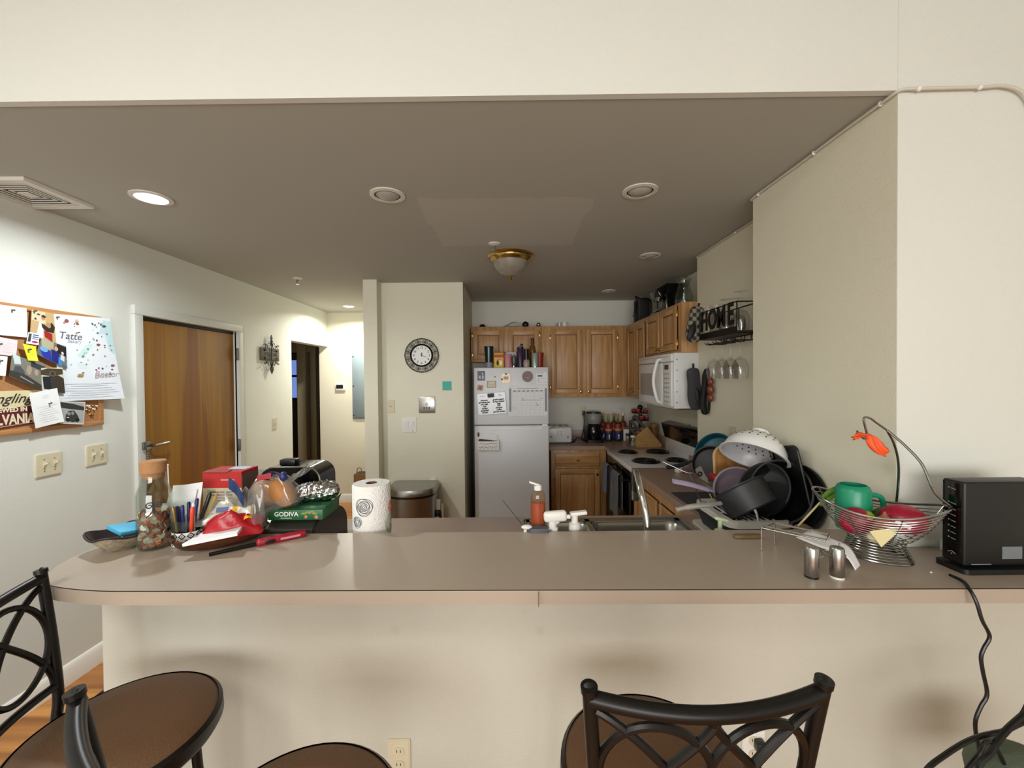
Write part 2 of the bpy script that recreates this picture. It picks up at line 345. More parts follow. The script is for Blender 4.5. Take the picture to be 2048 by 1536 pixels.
# entry door
b = B(m_frame)
for y in (D0 - .03, D1 + .03): b.box((XL + .004, y, DH / 2), (.04, .06, DH), bev=.004)
b.box((XL + .004, (D0 + D1) / 2, DH + .03), (.04, D1 - D0 + .12, .06), bev=.004)
b.use(m_dark).box((XL - .05, (D0 + D1) / 2, DH - .012), (.06, D1 - D0 - .01, .02))  # dark strip stands for the shaded gap above the leaf
S(b.obj('trim_1', at=(0, 0, 0)))
def door_mat():
    """birch veneer: even amber ground with long cathedral figure up the middle"""
    m, nt, out = _new('door_veneer'); L = nt.links.new
    p = nt.nodes.new('ShaderNodeBsdfPrincipled'); L(p.outputs[0], out.inputs[0]); p.inputs['Roughness'].default_value = .32
    tc = nt.nodes.new('ShaderNodeTexCoord'); mp = nt.nodes.new('ShaderNodeMapping'); mp.inputs['Scale'].default_value = (1, 11, .45); L(tc.outputs['Object'], mp.inputs[0])
    n1 = nt.nodes.new('ShaderNodeTexNoise'); n1.inputs['Scale'].default_value = 1.6; n1.inputs['Detail'].default_value = 5; n1.inputs['Distortion'].default_value = .8; L(mp.outputs[0], n1.inputs['Vector'])
    r1 = nt.nodes.new('ShaderNodeValToRGB'); r1.color_ramp.elements[0].color = lin('845410'); r1.color_ramp.elements[1].color = lin('9A6914'); r1.color_ramp.elements[0].position = .35; r1.color_ramp.elements[1].position = .7; L(n1.outputs['Fac'], r1.inputs[0])
    sx = nt.nodes.new('ShaderNodeSeparateXYZ'); L(tc.outputs['Object'], sx.inputs[0])
    # |y| < half width growing downward
    ab = nt.nodes.new('ShaderNodeMath'); ab.operation = 'ABSOLUTE'; L(sx.outputs[1], ab.inputs[0])
    wd = nt.nodes.new('ShaderNodeMath'); wd.operation = 'MULTIPLY_ADD'; wd.inputs[1].default_value = -.10; wd.inputs[2].default_value = .345; L(sx.outputs[2], wd.inputs[0])
    n2 = nt.nodes.new('ShaderNodeTexNoise'); n2.inputs['Scale'].default_value = 1.3; mp2 = nt.nodes.new('ShaderNodeMapping'); mp2.inputs['Scale'].default_value = (1, 16, .5); L(tc.outputs['Object'], mp2.inputs[0]); L(mp2.outputs[0], n2.inputs['Vector'])
    ad = nt.nodes.new('ShaderNodeMath'); ad.operation = 'MULTIPLY_ADD'; ad.inputs[1].default_value = .22; L(n2.outputs['Fac'], ad.inputs[0]); L(ab.outputs[0], ad.inputs[2])
    lt = nt.nodes.new('ShaderNodeMapRange'); L(ad.outputs[0], lt.inputs[0]); sb = nt.nodes.new('ShaderNodeMath'); sb.operation = 'ADD'; sb.inputs[1].default_value = .02; L(wd.outputs[0], sb.inputs[0])
    L(wd.outputs[0], lt.inputs[1]); L(sb.outputs[0], lt.inputs[2]); lt.inputs[3].default_value = .75; lt.inputs[4].default_value = 0
    mx = nt.nodes.new('ShaderNodeMix'); mx.data_type = 'RGBA'; L(lt.outputs[0], mx.inputs[0]); L(r1.outputs[0], mx.inputs[6])
    r2 = nt.nodes.new('ShaderNodeValToRGB'); r2.color_ramp.elements[0].color = lin('623206'); r2.color_ramp.elements[1].color = lin('8A4C0A'); L(n2.outputs['Fac'], r2.inputs[0]); L(r2.outputs[0], mx.inputs[7])
    L(mx.outputs[2], p.inputs['Base Color']); return m
b = B(door_mat()); b.box((XL - .045, (D0 + D1) / 2, DH / 2 - .01), (.045, D1 - D0 - .012, DH - .03)); door = S(b.obj('door_1'))
m_hinge = mat('hinge_steel', '6E6E6A', .4, .8)
for py in (709, 889):
    p = onX(478, py, XL); b = B(m_hinge); b.box((p[0] + .012, D1 + .004, p[2]), (.018, .036, .105), bev=.003)
    b.cyl((p[0] + .024, D1 - .008, p[2] - .05), (p[0] + .024, D1 - .008, p[2] + .05), .006); b.obj('hinge', door, world=True)
p = onX(300, 890, XL - .02); b = B(m_steel)
b.cyl((XL - .03, D0 + .06, p[2]), (XL - .012, D0 + .06, p[2]), .028); b.cyl((XL - .012, D0 + .06, p[2]), (XL + .03, D0 + .06, p[2]), .009)
b.tube([(XL + .03, D0 + .055, p[2]), (XL + .033, D0 + .12, p[2] + .002), (XL + .026, D0 + .175, p[2] + .004)], [.011, .010, .008], 10); b.obj('door_handle', door, world=True)
p = onX(285, 892, XL + .02); b = B(m_hinge); b.box((XL + .032, p[1], p[2]), (.016, .022, .05), bev=.005)
b.tube(spline([(XL + .045, p[1], p[2] - .02), (XL + .05, p[1] + .012, p[2] - .05), (XL + .048, p[1] + .006, p[2] - .1), (XL + .046, p[1] + .01, p[2] - .16)], 6), .0045, 6)
for k in range(8): b.ball((XL + .048, p[1] + .008, p[2] - .05 - k * .015), .007, n=8, k=6)
tag(b.obj('door_chain'), 'steel security latch and chain on the entry door frame', 'door chain')
# far bedroom: casing, dark door leaf, window
b = B(mat('casing_paint', '8F8468', .5))
a = onY(612, 700, 5.98); c = onY(641, 700, 5.75)
b.box((-2.72, 5.78, 1.02), (.06, .10, 2.04)); b.box((-2.78, 5.86, 1.02), (.07, .06, 2.04)); b.box((-3.3, 5.83, 2.08), (1.2, .13, .13)); b.box((-3.3, 5.86, 2.32), (1.2, .1, .4)); S(b.obj('trim_2', at=(0, 0, 0)))
b = B(mat('dark_door', '2B2114', .5)); b.box((0, .38, 1.0), (.04, .76, 2.0), bev=.002); d2 = S(b.obj('door_2', at=(-2.86, 5.95, .005))); d2.rotation_euler = (0, 0, math.radians(25))
b = B(m_dark); b.cyl((0, .06, 1.08), (.06, .06, 1.08), .01); b.tube([(.06, .06, 1.08), (.06, .17, 1.08)], .012); b.box((.022, .06, 1.08), (.006, .05, .12)); b.obj('door_handle', d2)
m_sky = mat('window_daylight', '7F9FEA', .5, var=.03, emit=.62)
p0 = onY(570, 706, 9.24); p1 = onY(597, 798, 9.24)
b = B(mat('blind_frame', '3E4A70', .5)); cx = -4.35; hw = .28
b.box((p1[0] - hw, 9.24, p0[2]), (2 * hw, .05, .05)); b.box((p1[0] - hw, 9.24, p1[2]), (2 * hw + .03, .06, .06)); b.box((p1[0] - hw, 9.24, (p0[2] + p1[2]) / 2), (2 * hw, .05, .05))
for x in (p1[0], p1[0] - 2 * hw): b.box((x, 9.24, (p0[2] + p1[2]) / 2), (.04, .05, p0[2] - p1[2]))
w1 = S(b.obj('window_1', at=(0, 0, 0)))
b = B(m_sky); b.box((p1[0] - hw, 9.28, (p0[2] + p1[2]) / 2), (2 * hw, .01, p0[2] - p1[2])); b.obj('pane', w1)

# ---------------------------------------------------------------- ceiling fixtures
m_lit = mat('lit_bulb', 'F4F7FF', .4, var=0, emit=14); m_bulb = mat('frosted_bulb', 'A9A7A0', .35, var=.05)
m_dtrim = mat('light_trim', 'DEDAD0', .4)
def downlight(px, py, r, lit, label):
    x, y, _ = onZ(px, py, CE); t = T('recessed_light', label, 'light', (x, y, CE), 0, None)
    b = B(m_dtrim); b.lathe([(r * .74, -.001), (r * .76, -.007), (r, -.005), (r * 1.0, .0), (r * .74, .0)], n=36); b.obj('trim_ring', t)
    b = B(m_black if not lit else m_dtrim); b.lathe([(r * .75, -.002), (r * .74, -.0005), (r * .60, -.0004)], n=32); b.obj('baffle', t)
    b = B(m_lit if lit else m_bulb); b.lathe([(0, -.018), (r * .3, -.016), (r * .55, -.008), (r * (.66 if not lit else .74), -.001)], n=32); b.obj('bulb', t); return t
downlight(303, 395, .085, 1, 'lit recessed ceiling light nearest the air vent')
downlight(697, 612, .075, 1, 'lit recessed ceiling light at the end of the hall')
downlight(775, 390, .083, 0, 'unlit recessed light left of the paler ceiling patch')
downlight(1280, 382, .083, 0, 'unlit recessed light nearest the ceiling cable')
downlight(1300, 511, .075, 0, 'unlit recessed light right of the brass ceiling lamp')
downlight(1217, 582, .07, 0, 'unlit recessed light nearest the back wall cabinets')
def sprinkler(px, py, label):
    x, y, _ = onZ(px, py, CE); t = T('fire_sprinkler', label, 'sprinkler', (x, y, CE))
    b = B(m_dtrim); b.lathe([(.0, -.012), (.012, -.012), (.036, -.006), (.040, 0)], n=24); b.obj('escutcheon', t)
    b = B(m_chrome); b.cyl((0, 0, -.012), (0, 0, -.05), .006); b.cyl((0, 0, -.05), (0, 0, -.054), .013); b.tube([(-.009, 0, -.015), (-.011, 0, -.035), (0, 0, -.05), (.011, 0, -.035), (.009, 0, -.015)], .002, 6); b.obj('head', t)
sprinkler(989, 487, 'ceiling fire sprinkler just before the brass lamp'); sprinkler(595, 556, 'ceiling fire sprinkler above the hall opening')
x, y, _ = onZ(1021, 511, CE)
t = T('ceiling_lamp', 'unlit brass flush ceiling lamp with a frosted marbled glass bowl', 'ceiling lamp', (x, y, CE))
b = B(m_brass); b.lathe([(0, 0), (.165, 0), (.168, -.008), (.160, -.016), (.150, -.020), (.148, -.030), (.136, -.040), (.130, -.050), (.126, -.050), (.126, 0)], n=48); b.obj('brass_pan', t)
b = B(mat('alabaster_glass', '8C867A', .25, var=.35, scale=22)); b.lathe([(.128, -.046), (.120, -.075), (.10, -.11), (.066, -.138), (.03, -.150), (0, -.152)], n=48); b.obj('glass_bowl', t)
b = B(m_brass); b.lathe([(.02, -.150), (.022, -.156), (.008, -.160), (.012, -.168), (.006, -.176), (0, -.182)], n=20); b.obj('finial', t)
# air vent
t = T('air_vent', 'white stepped ceiling air vent at the upper left', 'air vent', (-2.235, 1.945, CE))
def sq(b, o, i, z, h):
    for a in range(4): b.prism([(-o, -o), (o, -o), (i, -i), (-i, -i)], h, RZ(90 * a), z)
b = B(m_dtrim); sq(b, .150, .118, -.016, .016); b.obj('vent_frame', t)
b = B(mat('vent_shade', '24211C', .8)); b.box((0, 0, -.0015), (.235, .235, .002)); b.obj('shade_plate', t)  # flat dark plate stands for the shade between the louvers
for k in range(4):
    b = B(m_dtrim); o = .110 - k * .022; sq(b, o, o - .008, -.014 + k * .001, .003); b.obj('louver', t)
b = B(m_dtrim); b.box((0, 0, -.011), (.05, .05, .004)); b.obj('centre_plate', t)
# cable stapled along the top of the wall
t = T('wall_cable', 'white cable clipped along the ceiling line around the right pier', 'cable', (1.22, 1.27, CE))
pts = [onY(2075, 240, 1.262), onY(2048, 188, 1.262), onY(2010, 172, 1.262), onY(1960, 174, 1.262), onY(1840, 177, 1.264), onY(1812, 178, 1.268), (1.212, 1.272, CE - .012), (1.208, 1.32, CE - .014), (1.21, 1.5, CE - .011), (1.21, 1.7, CE - .013), (1.21, 1.9, CE - .011), (1.21, 2.03, CE - .012), (1.24, 2.052, CE - .012), (1.38, 2.055, CE - .012), (1.388, 2.2, CE - .012), (1.388, 2.6, CE - .01), (1.388, 3.02, CE - .012)]
b = B(mat('cable_white', 'CFC8BA', .5)); b.tube(spline(pts, 6), .0048, 8); b.obj('cable_run', t, world=True)
for p in (onY(1960, 174, 1.262), onY(1838, 177, 1.264), (1.21, 1.33, CE - .012), (1.21, 1.62, CE - .012), (1.21, 1.98, CE - .012), (1.388, 2.5, CE - .012)):
    b = B(m_white); b.ball(p, (.008, .007, .009), n=10, k=6); b.obj('cable_clip', t, world=True)

# ---------------------------------------------------------------- wall fittings
def plate(label, cat, frame, c, w, h, m, name='switch_plate', group=None):
    t = T(name, label, cat, c, 0, group); b = B(m, frame); b.prism(rrect(w, h, .004, 3), .006); b.prism(rrect(w - .008, h - .008, .003, 3), .0015, None, .006)
    b.obj('plate', t); return t
def toggles(t, frame, xs, m=m_ivory):
    for x in xs:
        b = B(m, frame); b.box((x, 0, .008), (.011, .026, .004)); b.box((x, .006, .014), (.007, .010, .016), RX(-35)); b.obj('toggle', t)
    for x in xs:
        for y in (-.03, .03): b = B(m_steel, frame); b.cyl((x, y, .006), (x, y, .0085), .003, n=8); b.obj('screw', t)
p = mid(onX(70, 930, XL), onX(121, 928, XL)); t = plate('ivory double toggle switch plate nearest the bulletin board corner, lower left', 'light switch', FL, p, .118, .116, m_ivory); toggles(t, FL, (-.024, .024))
p = mid(onX(171, 911, XL), onX(212, 908, XL)); t = plate('ivory double toggle switch plate nearest the entry door frame', 'light switch', FL, p, .118, .116, m_ivory); toggles(t, FL, (-.024, .024))
p = onX(549, 847, XL); t = plate('single ivory toggle switch between wall plaque and hall opening', 'light switch', FL, p, .07, .115, m_ivory); toggles(t, FL, (0,))
p = mid(onY(775, 799, YC), onY(789, 826, YC)); t = plate('blank ivory wall plate with a small dark socket hole', 'wall plate', FC, p, .068, .118, m_ivory, 'wall_plate')
b = B(m_black, FC); b.cyl((0, 0, .007), (0, 0, .0095), .005); b.obj('jack', t)
p = mid(onY(804, 834, YC), onY(834, 866, YC)); t = plate('white double rocker switch plate below the steel intercom', 'light switch', FC, p, .132, .138, m_white)
for x in (-.026, .026):
    b = B(m_white, FC); b.box((x, 0, .009), (.034, .068, .006), RX(3)); b.obj('rocker', t)
b = B(m_black, FC); b.box((.03, -.055, .0078), (.01, .004, .001)); b.obj('pilot_mark', t)
p = mid(onY(838, 793, YC), onY(870, 826, YC)); t = T('intercom_panel', 'square stainless intercom panel under the wall clock', 'intercom', p)
b = B(m_steel, FC); b.box((0, 0, .006), (.148, .150, .012), bev=.003); b.obj('face_plate', t)
b = B(m_dark, FC)
for i in range(5): b.box((0, .018 - .005 * i, .0125), (.022, .0025, .001))
b.obj('speaker_grille', t)
for x in (-.024, 0, .024):
    b = B(m_dark, FC); b.box((x, -.028, .014), (.013, .012, .004), bev=.001); b.obj('button', t)
for x, y in ((-.024, .045), (.024, .045), (-.024, -.048), (.024, -.048)): b = B(m_dark, FC); b.cyl((x, y, .012), (x, y, .0135), .0025, n=8); b.obj('screw', t)
p = mid(onY(885, 763, YC), onY(903, 780, YC)); b = B(mat('teal_note', '4FB3A6', .7), FC)
b.grid(lambda u, v: ((u - .5) * .083, (v - .5) * .081, .002 + .006 * (1 - v) ** 2), 6, 6, .0008); o = b.obj('sticky_note', at=(0, 0, 0)); o.location = p; tag(o, 'teal square sticky note right of the clock', 'sticky note')
p = onY(868, 962, YC); t = T('wall_bumper', 'round white knob-like wall cap above the trash can', 'wall cap', p); b = B(m_white, FC); b.lathe([(0, .028), (.026, .026), (.034, .018), (.036, 0)], n=28); b.obj('cap', t)
# clock
p = onY(844, 711, YC); t = T('wall_clock', 'round wall clock with black scrolled iron rim', 'clock', p)
b = B(m_dark, FC); b.lathe([(.100, .004), (.106, .026), (.094, .034), (.090, .022), (.090, .004)], n=48); b.obj('inner_rim', t)
b = B(mat('clock_face', 'E6E6E2', .4), FC); b.cyl((0, 0, .004), (0, 0, .020), .093, n=48); b.obj('dial', t)
b = B(m_dark, FC); b.tube(ring((0, 0, .016), .154, 64), .0035, 8, True); b.tube(ring((0, 0, .016), .145, 64), .002, 6, True)
for k in range(12):
    R = RZ(30 * k + 15)
    for s in (-1, 1):
        pts = []
        for i in range(26):
            a = i / 25 * 2.1 * 2 * math.pi; r = .0155 * (1 - i / 30); pts.append(R @ Vector((s * .0165 + s * r * math.cos(a + 2.2), .125 + r * math.sin(a + 2.2), .016)))
        b.tube(pts, .0016, 5)
    b.tube([R @ Vector((0, .104, .016)), R @ Vector((0, .15, .016))], .0016, 5); b.ball(RZ(30 * k) @ Vector((0, .154, .018)), .0055, n=8, k=6)
b.obj('scroll_rim', t)
for k in range(1, 13):
    a = math.radians(90 - 30 * k); text(t, str(k), .027, FC @ TR(.071 * math.cos(a), .071 * math.sin(a), .0205), m_ink, 'numeral', bold=.0005)
def hand(name, ang, l, w):
    b = B(m_ink, FC @ TR(0, 0, .0225) @ RZ(-ang)); b.prism([(-w, -.012), (w, -.012), (w * 1.4, l * .6), (0, l), (-w * 1.4, l * .6)], .0012); b.obj(name, t)
hand('minute_hand', 110, .062, .0015); hand('hour_hand', 8, .030, .003)
# hall: electrical panel, thermostat, paper bag
p = onY(704, 706, YH); q = onY(704, 838, YH); w = .36
t = T('electrical_panel', 'grey metal electrical panel on the hall end wall', 'electrical panel', (p[0] + w / 2, YH, (p[2] + q[2]) / 2)); h = p[2] - q[2]
m_panel = mat('panel_grey', '8C9AA0', .4, .2)
b = B(m_panel, FC); b.box((0, 0, .006), (w, h, .012), bev=.003); b.obj('panel_cover', t)
b = B(m_panel, FC); b.box((.01, -.01, .018), (w - .06, h - .07, .012), bev=.003); b.obj('panel_door', t)
for y in (-h / 2 + .05, 0, h / 2 - .05): b = B(m_black, FC); b.cyl((-w / 2 + .018, y, .012), (-w / 2 + .018, y, .016), .008, n=10); b.obj('screw', t)
p = mid(onY(672, 768, YH), onY(691, 781, YH)); t = T('thermostat', 'small white thermostat with dark screen beside grey panel', 'thermostat', p)
b = B(m_white, FC); b.box((0, 0, .011), (.128, .085, .022), bev=.006); b.obj('housing', t)
b = B(m_black, FC); b.box((-.006, .008, .0225), (.092, .05, .002)); b.obj('screen', t)
m_kraft = mat('kraft_paper', '8A6A45', .8, var=.1)
t = T('paper_bag', 'brown paper bag with handle on the hall floor', 'bag', (-1.74, 5.12, 0))
b = B(m_kraft); b.prism(rrect(.36, .18, .01, 2), .46); b.use(m_dark).box((0, 0, .4605), (.34, .16, .001)); b.obj('bag_body', t)  # dark sheet on top stands for the shaded inside of the bag
b = B(m_kraft); b.tube(spline([(-.14, -.08, .44), (-.135, -.08, .52), (-.11, -.08, .54), (-.085, -.08, .52), (-.08, -.08, .44)], 5), .006, 6); b.obj('handle', t)
# wall plaque with ironwork
p = mid(onX(507, 709, XL), onX(564, 709, XL)); t = T('wall_plaque', 'grey wooden word plaque with black iron scrolls beside door', 'plaque', p)
b = B(mat('plaque_wood', '5E584C', .7, var=.25, scale=30), FL); b.box((0, 0, .012), (.30, .125, .02), bev=.002); b.obj('board', t)
b = B(m_dark, FL)
def curl(cx, cy, r, s, st, v):
    return [(cx + s * r * (1 - i / 26) * math.cos(st + i / 22 * 4.4), cy + v * r * (1 - i / 26) * math.sin(st + i / 22 * 4.4), .03) for i in range(23)]
for s in (-1, 1):
    for v in (-1, 1):
        for cx, cy, r in ((.118, .085, .026), (.082, .078, .022), (.045, .098, .027), (.020, .125, .016)): b.tube(curl(s * cx, v * cy, r, -s, -.8, v), .0032, 6)
        b.tube(spline([(s * .118, v * .06, .03), (s * .09, v * .045, .03), (s * .05, v * .05, .03), (s * .02, v * .08, .03), (s * .008, v * .14, .03)], 6), .003, 6)
        b.ball((s * .1, v * .038, .027), (.012, .012, .006), n=10, k=6)
b.tube([(0, -.15, .03), (0, .16, .03)], .004, 6); b.prism([(0, .195), (.018, .158), (.006, .14), (-.006, .14), (-.018, .158)], .006, None, .027); b.prism([(0, -.195), (.03, -.15), (.02, -.13), (-.02, -.13), (-.03, -.15)], .006, None, .027)
b.obj('iron_scrolls', t)
text(t, 'WELCOME', .048, FL @ TR(0, 0, .0225), m_ink, bold=.001)
# ---------------------------------------------------------------- kitchen cabinets, counters, appliances
m_oak = wood('oak_cabinet', 'A87848', 'C69C68', (7, 7, .5), 6, .4)
m_oakd = wood('oak_groove', '6B3F18', '7D4C20', (7, 7, .5), 6, .5)
m_oakh = wood('oak_rail', 'A87848', 'C69C68', (.5, .5, 8), 6, .4)
m_lam = mat('laminate_counter', 'A08778', .38, var=.14, scale=420)
m_fridge = mat('fridge_enamel', 'D3D5D8', .35, var=.02, bump=.06, bscale=300)
m_appl = mat('appliance_white', 'DEDEDC', .3, var=.02)
def panel_door(parent, frame, x, y, w, h, z=0, knob=None, hinges=(), name='door', world=True):
    """raised-panel oak door; x, y = its lower left corner in the frame"""
    b = B(m_oakd, frame); b.box((x + w / 2, y + h / 2, z + .006), (w, h, .012)); r = min(.052, h * .28)
    b.use(m_oak)
    for sx in (x + r / 2, x + w - r / 2): b.box((sx, y + h / 2, z + .012), (r, h, .020), bev=.003)
    b.use(m_oakh)
    for sy in (y + r / 2, y + h - r / 2): b.box((x + w / 2, sy, z + .0115), (w - 2 * r, r, .019), bev=.002)
    b.use(m_oak); a, c = r + .008, r + .034
    vs = [(x + a, y + a, z + .012), (x + w - a, y + a, z + .012), (x + w - a, y + h - a, z + .012), (x + a, y + h - a, z + .012),
          (x + c, y + c, z + .020), (x + w - c, y + c, z + .020), (x + w - c, y + h - c, z + .020), (x + c, y + h - c, z + .020)]
    b.add(vs, [(4, 5, 6, 7), (0, 1, 5, 4), (1, 2, 6, 5), (2, 3, 7, 6), (3, 0, 4, 7)])
    d = b.obj(name, parent, world=world)
    if knob:
        b = B(m_brass, frame); b.lathe([(.0, .030), (.010, .028), (.014, .022), (.012, .014), (.005, .010), (.007, 0)], (knob[0], knob[1], z + .021), 16); b.obj('knob', d, world=world)
    for hx, hy in hinges:
        b = B(m_brass, frame); b.box((hx, hy, z + .012), (.012, .05, .012), bev=.003); b.obj('hinge', d, world=world)
    return d
def cabinet(name, label, box, group=None):
    x0, x1, y0, y1, z0, z1 = box; t = T(name, label, 'cabinet', ((x0 + x1) / 2, (y0 + y1) / 2, z0), 0, group)
    b = B(m_oak); b.box(((x0 + x1) / 2, (y0 + y1) / 2, (z0 + z1) / 2), (x1 - x0, y1 - y0, z1 - z0), bev=.002); b.obj('body', t, world=True); return t
def FCat(Y): return TR(0, Y, 0) @ FC
def FRat(X): return TR(X, 0, 0) @ FR      # local x = -Y
def FLat(X): return TR(X, 0, 0) @ FL
ZT = 2.18; g = 'oak wall cabinets'
f = FCat(4.43)
t = cabinet('wall_cabinet', 'short two-door oak cabinet above the refrigerator', (-.405, .36, 4.43, 4.74, 1.80, ZT), g)
panel_door(t, f, -.385, 1.83, .335, .31, hinges=((-.392, 1.88), (-.392, 2.09))); panel_door(t, f, -.005, 1.83, .335, .31, hinges=((.337, 1.88), (.337, 2.09)))
t = cabinet('wall_cabinet', 'tall two-door oak cabinet right of the refrigerator top', (.361, 1.284, 4.43, 4.74, 1.41, ZT), g)
panel_door(t, f, .455, 1.45, .335, .69, knob=(.77, 1.475), hinges=((.448, 1.52), (.448, 2.06))); panel_door(t, f, .835, 1.45, .335, .69, knob=(.855, 1.475), hinges=((1.177, 1.52), (1.177, 2.06)))
t = cabinet('wall_cabinet', 'narrow tall oak cabinet between back corner and microwave', (1.285, 1.594, 3.801, 4.738, 1.41, ZT), g)
panel_door(t, FRat(1.285), -4.38, 1.45, .27, .69, knob=(-4.13, 1.48)); panel_door(t, FRat(1.285), -4.09, 1.45, .26, .69, knob=(-3.86, 1.48))
t = cabinet('wall_cabinet', 'two-door oak cabinet directly above the white microwave', (1.285, 1.594, 3.04, 3.80, 1.802, ZT), g)
panel_door(t, FRat(1.285), -3.78, 1.825, .33, .335, knob=(-3.475, 1.85)); panel_door(t, FRat(1.285), -3.425, 1.825, .33, .335, knob=(-3.40, 1.85), hinges=((-3.09, 1.88), (-3.09, 2.1)))
# base cabinet by the fridge
t = cabinet('base_cabinet', 'oak base cabinet with one drawer beside the refrigerator', (.43, 1.0, 4.24, 4.738, .1, .874), 'oak base cabinets')
b = B(m_dark); b.box((.715, 4.30, .05), (.55, .02, .1)); b.obj('toe_kick', t, world=True)
b = B(m_oakh, FCat(4.24)); b.box((.70, .775, .010), (.46, .135, .020), bev=.006); d = b.obj('drawer', t, world=True)
b = B(m_brass, FCat(4.24)); b.lathe([(.0, .030), (.010, .028), (.014, .022), (.012, .014), (.005, .010), (.007, 0)], (.70, .775, .02), 16); b.obj('knob', d, world=True)
panel_door(t, FCat(4.24), .47, .13, .46, .55, knob=(.90, .625), hinges=((.463, .58), (.463, .2)))
t = cabinet('base_cabinet', 'oak base cabinets along right counter before the stove', (.975, 1.398, 2.10, 3.17, 0, .874), 'oak base cabinets')
panel_door(t, FRat(.975), -3.14, .13, .48, .68); panel_door(t, FRat(.975), -2.62, .13, .48, .68)
m_sink_cab = m_oak
t = cabinet('base_cabinet', 'oak sink base cabinet behind the bar wall', (-1.28, .974, 1.425, 2.06, 0, .74), 'oak base cabinets')
# counters
b = B(m_lam); z = (CT + .875) / 2; th = CT - .875
b.prism([(.412, 4.22), (.985, 4.22), (.985, 3.985), (1.593, 3.985), (1.593, 4.738), (.412, 4.738)], th, TR(0, 0, .875))
tag(b.obj('countertop'), 'brown laminate countertop corner under the toaster and coffee maker', 'countertop')
SX0, SX1, SY0, SY1 = .08, .835, 1.53, 2.03
b = B(m_lam); b.box(((SX0 - 1.29) / 2, 1.7525, z), (SX0 + 1.29, .665, th), bev=.003); b.box(((SX0 + SX1) / 2, (1.42 + SY0) / 2, z), (SX1 - SX0, SY0 - 1.42, th)); b.box(((SX0 + SX1) / 2, (SY1 + 2.085) / 2, z), (SX1 - SX0, 2.085 - SY1, th))
b.prism([(SX1, 1.42), (1.218, 1.42), (1.218, 2.042), (1.398, 2.042), (1.398, 3.185), (.95, 3.185), (.95, 2.085), (SX1, 2.085)], th, TR(0, 0, .875)); 
tag(b.obj('countertop'), 'long brown laminate countertop around the sink and dish rack', 'countertop')
b = B(m_lam); b.box((1.0, 4.728, .965), (1.17, .02, .10), bev=.002); b.box((1.584, 4.36, .965), (.02, .71, .10), bev=.002); tag(b.obj('backsplash'), 'low laminate backsplash strip behind the toaster and coffee maker', 'backsplash')
b = B(m_lam); b.box((1.39, 2.6, .965), (.016, 1.1, .1), bev=.002); tag(b.obj('backsplash'), 'low laminate backsplash strip on wall under the wine glass shelf', 'backsplash')
# sink
m_sink = mat('sink_steel', '9A9890', .28, .9, var=.05, scale=40)
t = T('kitchen_sink', 'double bowl stainless sink set in the counter behind bar', 'sink', ((SX0 + SX1) / 2, 1.78, CT))
w, d = SX1 - SX0, SY1 - SY0
b = B(m_sink)
def rimquad(o, i, z0, z1):
    n = len(o); b.add([(x, y, z0) for x, y in o] + [(x, y, z1) for x, y in i], [(k, (k + 1) % n, (k + 1) % n + n, k + n) for k in range(n)])
O = rrect(w + .03, d + .03, .03, 5); b.tube([(x, y, .003) for x, y in O], .004, 6, True)
b.grid(lambda u, v: (0, 0, 0), 1, 1) if 0 else None
for cx, bw in ((-w * .30, w * .36), (w * .19, w * .56)):
    pr = [(bw / 2, d / 2 - .035, 0), (bw / 2 - .01, d / 2 - .045, -.02), (bw / 2 - .02, d / 2 - .055, -.15), (bw / 2 - .06, d / 2 - .095, -.172)]
    R = [rrect(2 * a, 2 * c, min(.055, c * .5), 5) for a, c, _ in pr]; n = len(R[0])
    vs = [(x + cx, y - .0, q[2]) for r, q in zip(R, pr) for x, y in r]
    fs = [(k * n + i, k * n + (i + 1) % n, (k + 1) * n + (i + 1) % n, (k + 1) * n + i) for k in range(len(R) - 1) for i in range(n)] + [tuple((len(R) - 1) * n + i for i in range(n))]
    b.add(vs, fs); b.tube([(x + cx, y, .001) for x, y in R[0]], .004, 6, True)
for x0, x1, y0, y1 in ((-w / 2, w / 2, d / 2 - .036, d / 2), (-w / 2, w / 2, -d / 2, -d / 2 + .036), (-w / 2, -w * .48, -d / 2, d / 2), (-w * .12, -w * .09, -d / 2, d / 2), (w * .47, w / 2, -d / 2, d / 2)): b.box(((x0 + x1) / 2, (y0 + y1) / 2, .0), (x1 - x0, y1 - y0, .006))
b.obj('basin', t)
b = B(m_chrome); b.cyl((w * .19, 0, -.1715), (w * .19, 0, -.168), .045, n=24); b.obj('drain', t)
t = T('kitchen_faucet', 'tall chrome gooseneck faucet over the sink', 'faucet', (.497, 1.478, CT))
b = B(m_chrome); b.lathe([(0, 0), (.03, 0), (.028, .012), (.018, .02), (.016, .05), (.015, .055)], n=24); b.obj('base', t)
b = B(m_chrome); b.tube(spline([(0, 0, .04), (.0, .005, .18), (-.008, .04, .275), (.0, .12, .33), (.02, .21, .30), (.035, .255, .22)], 10), .0125, 14); b.obj('spout', t)
b = B(m_chrome); b.cyl((.035, .255, .225), (.036, .258, .185), .015); b.obj('aerator', t)
b = B(m_chrome); b.tube([(.018, 0, .04), (.07, -.01, .07)], [.008, .006], 8); b.obj('lever', t)

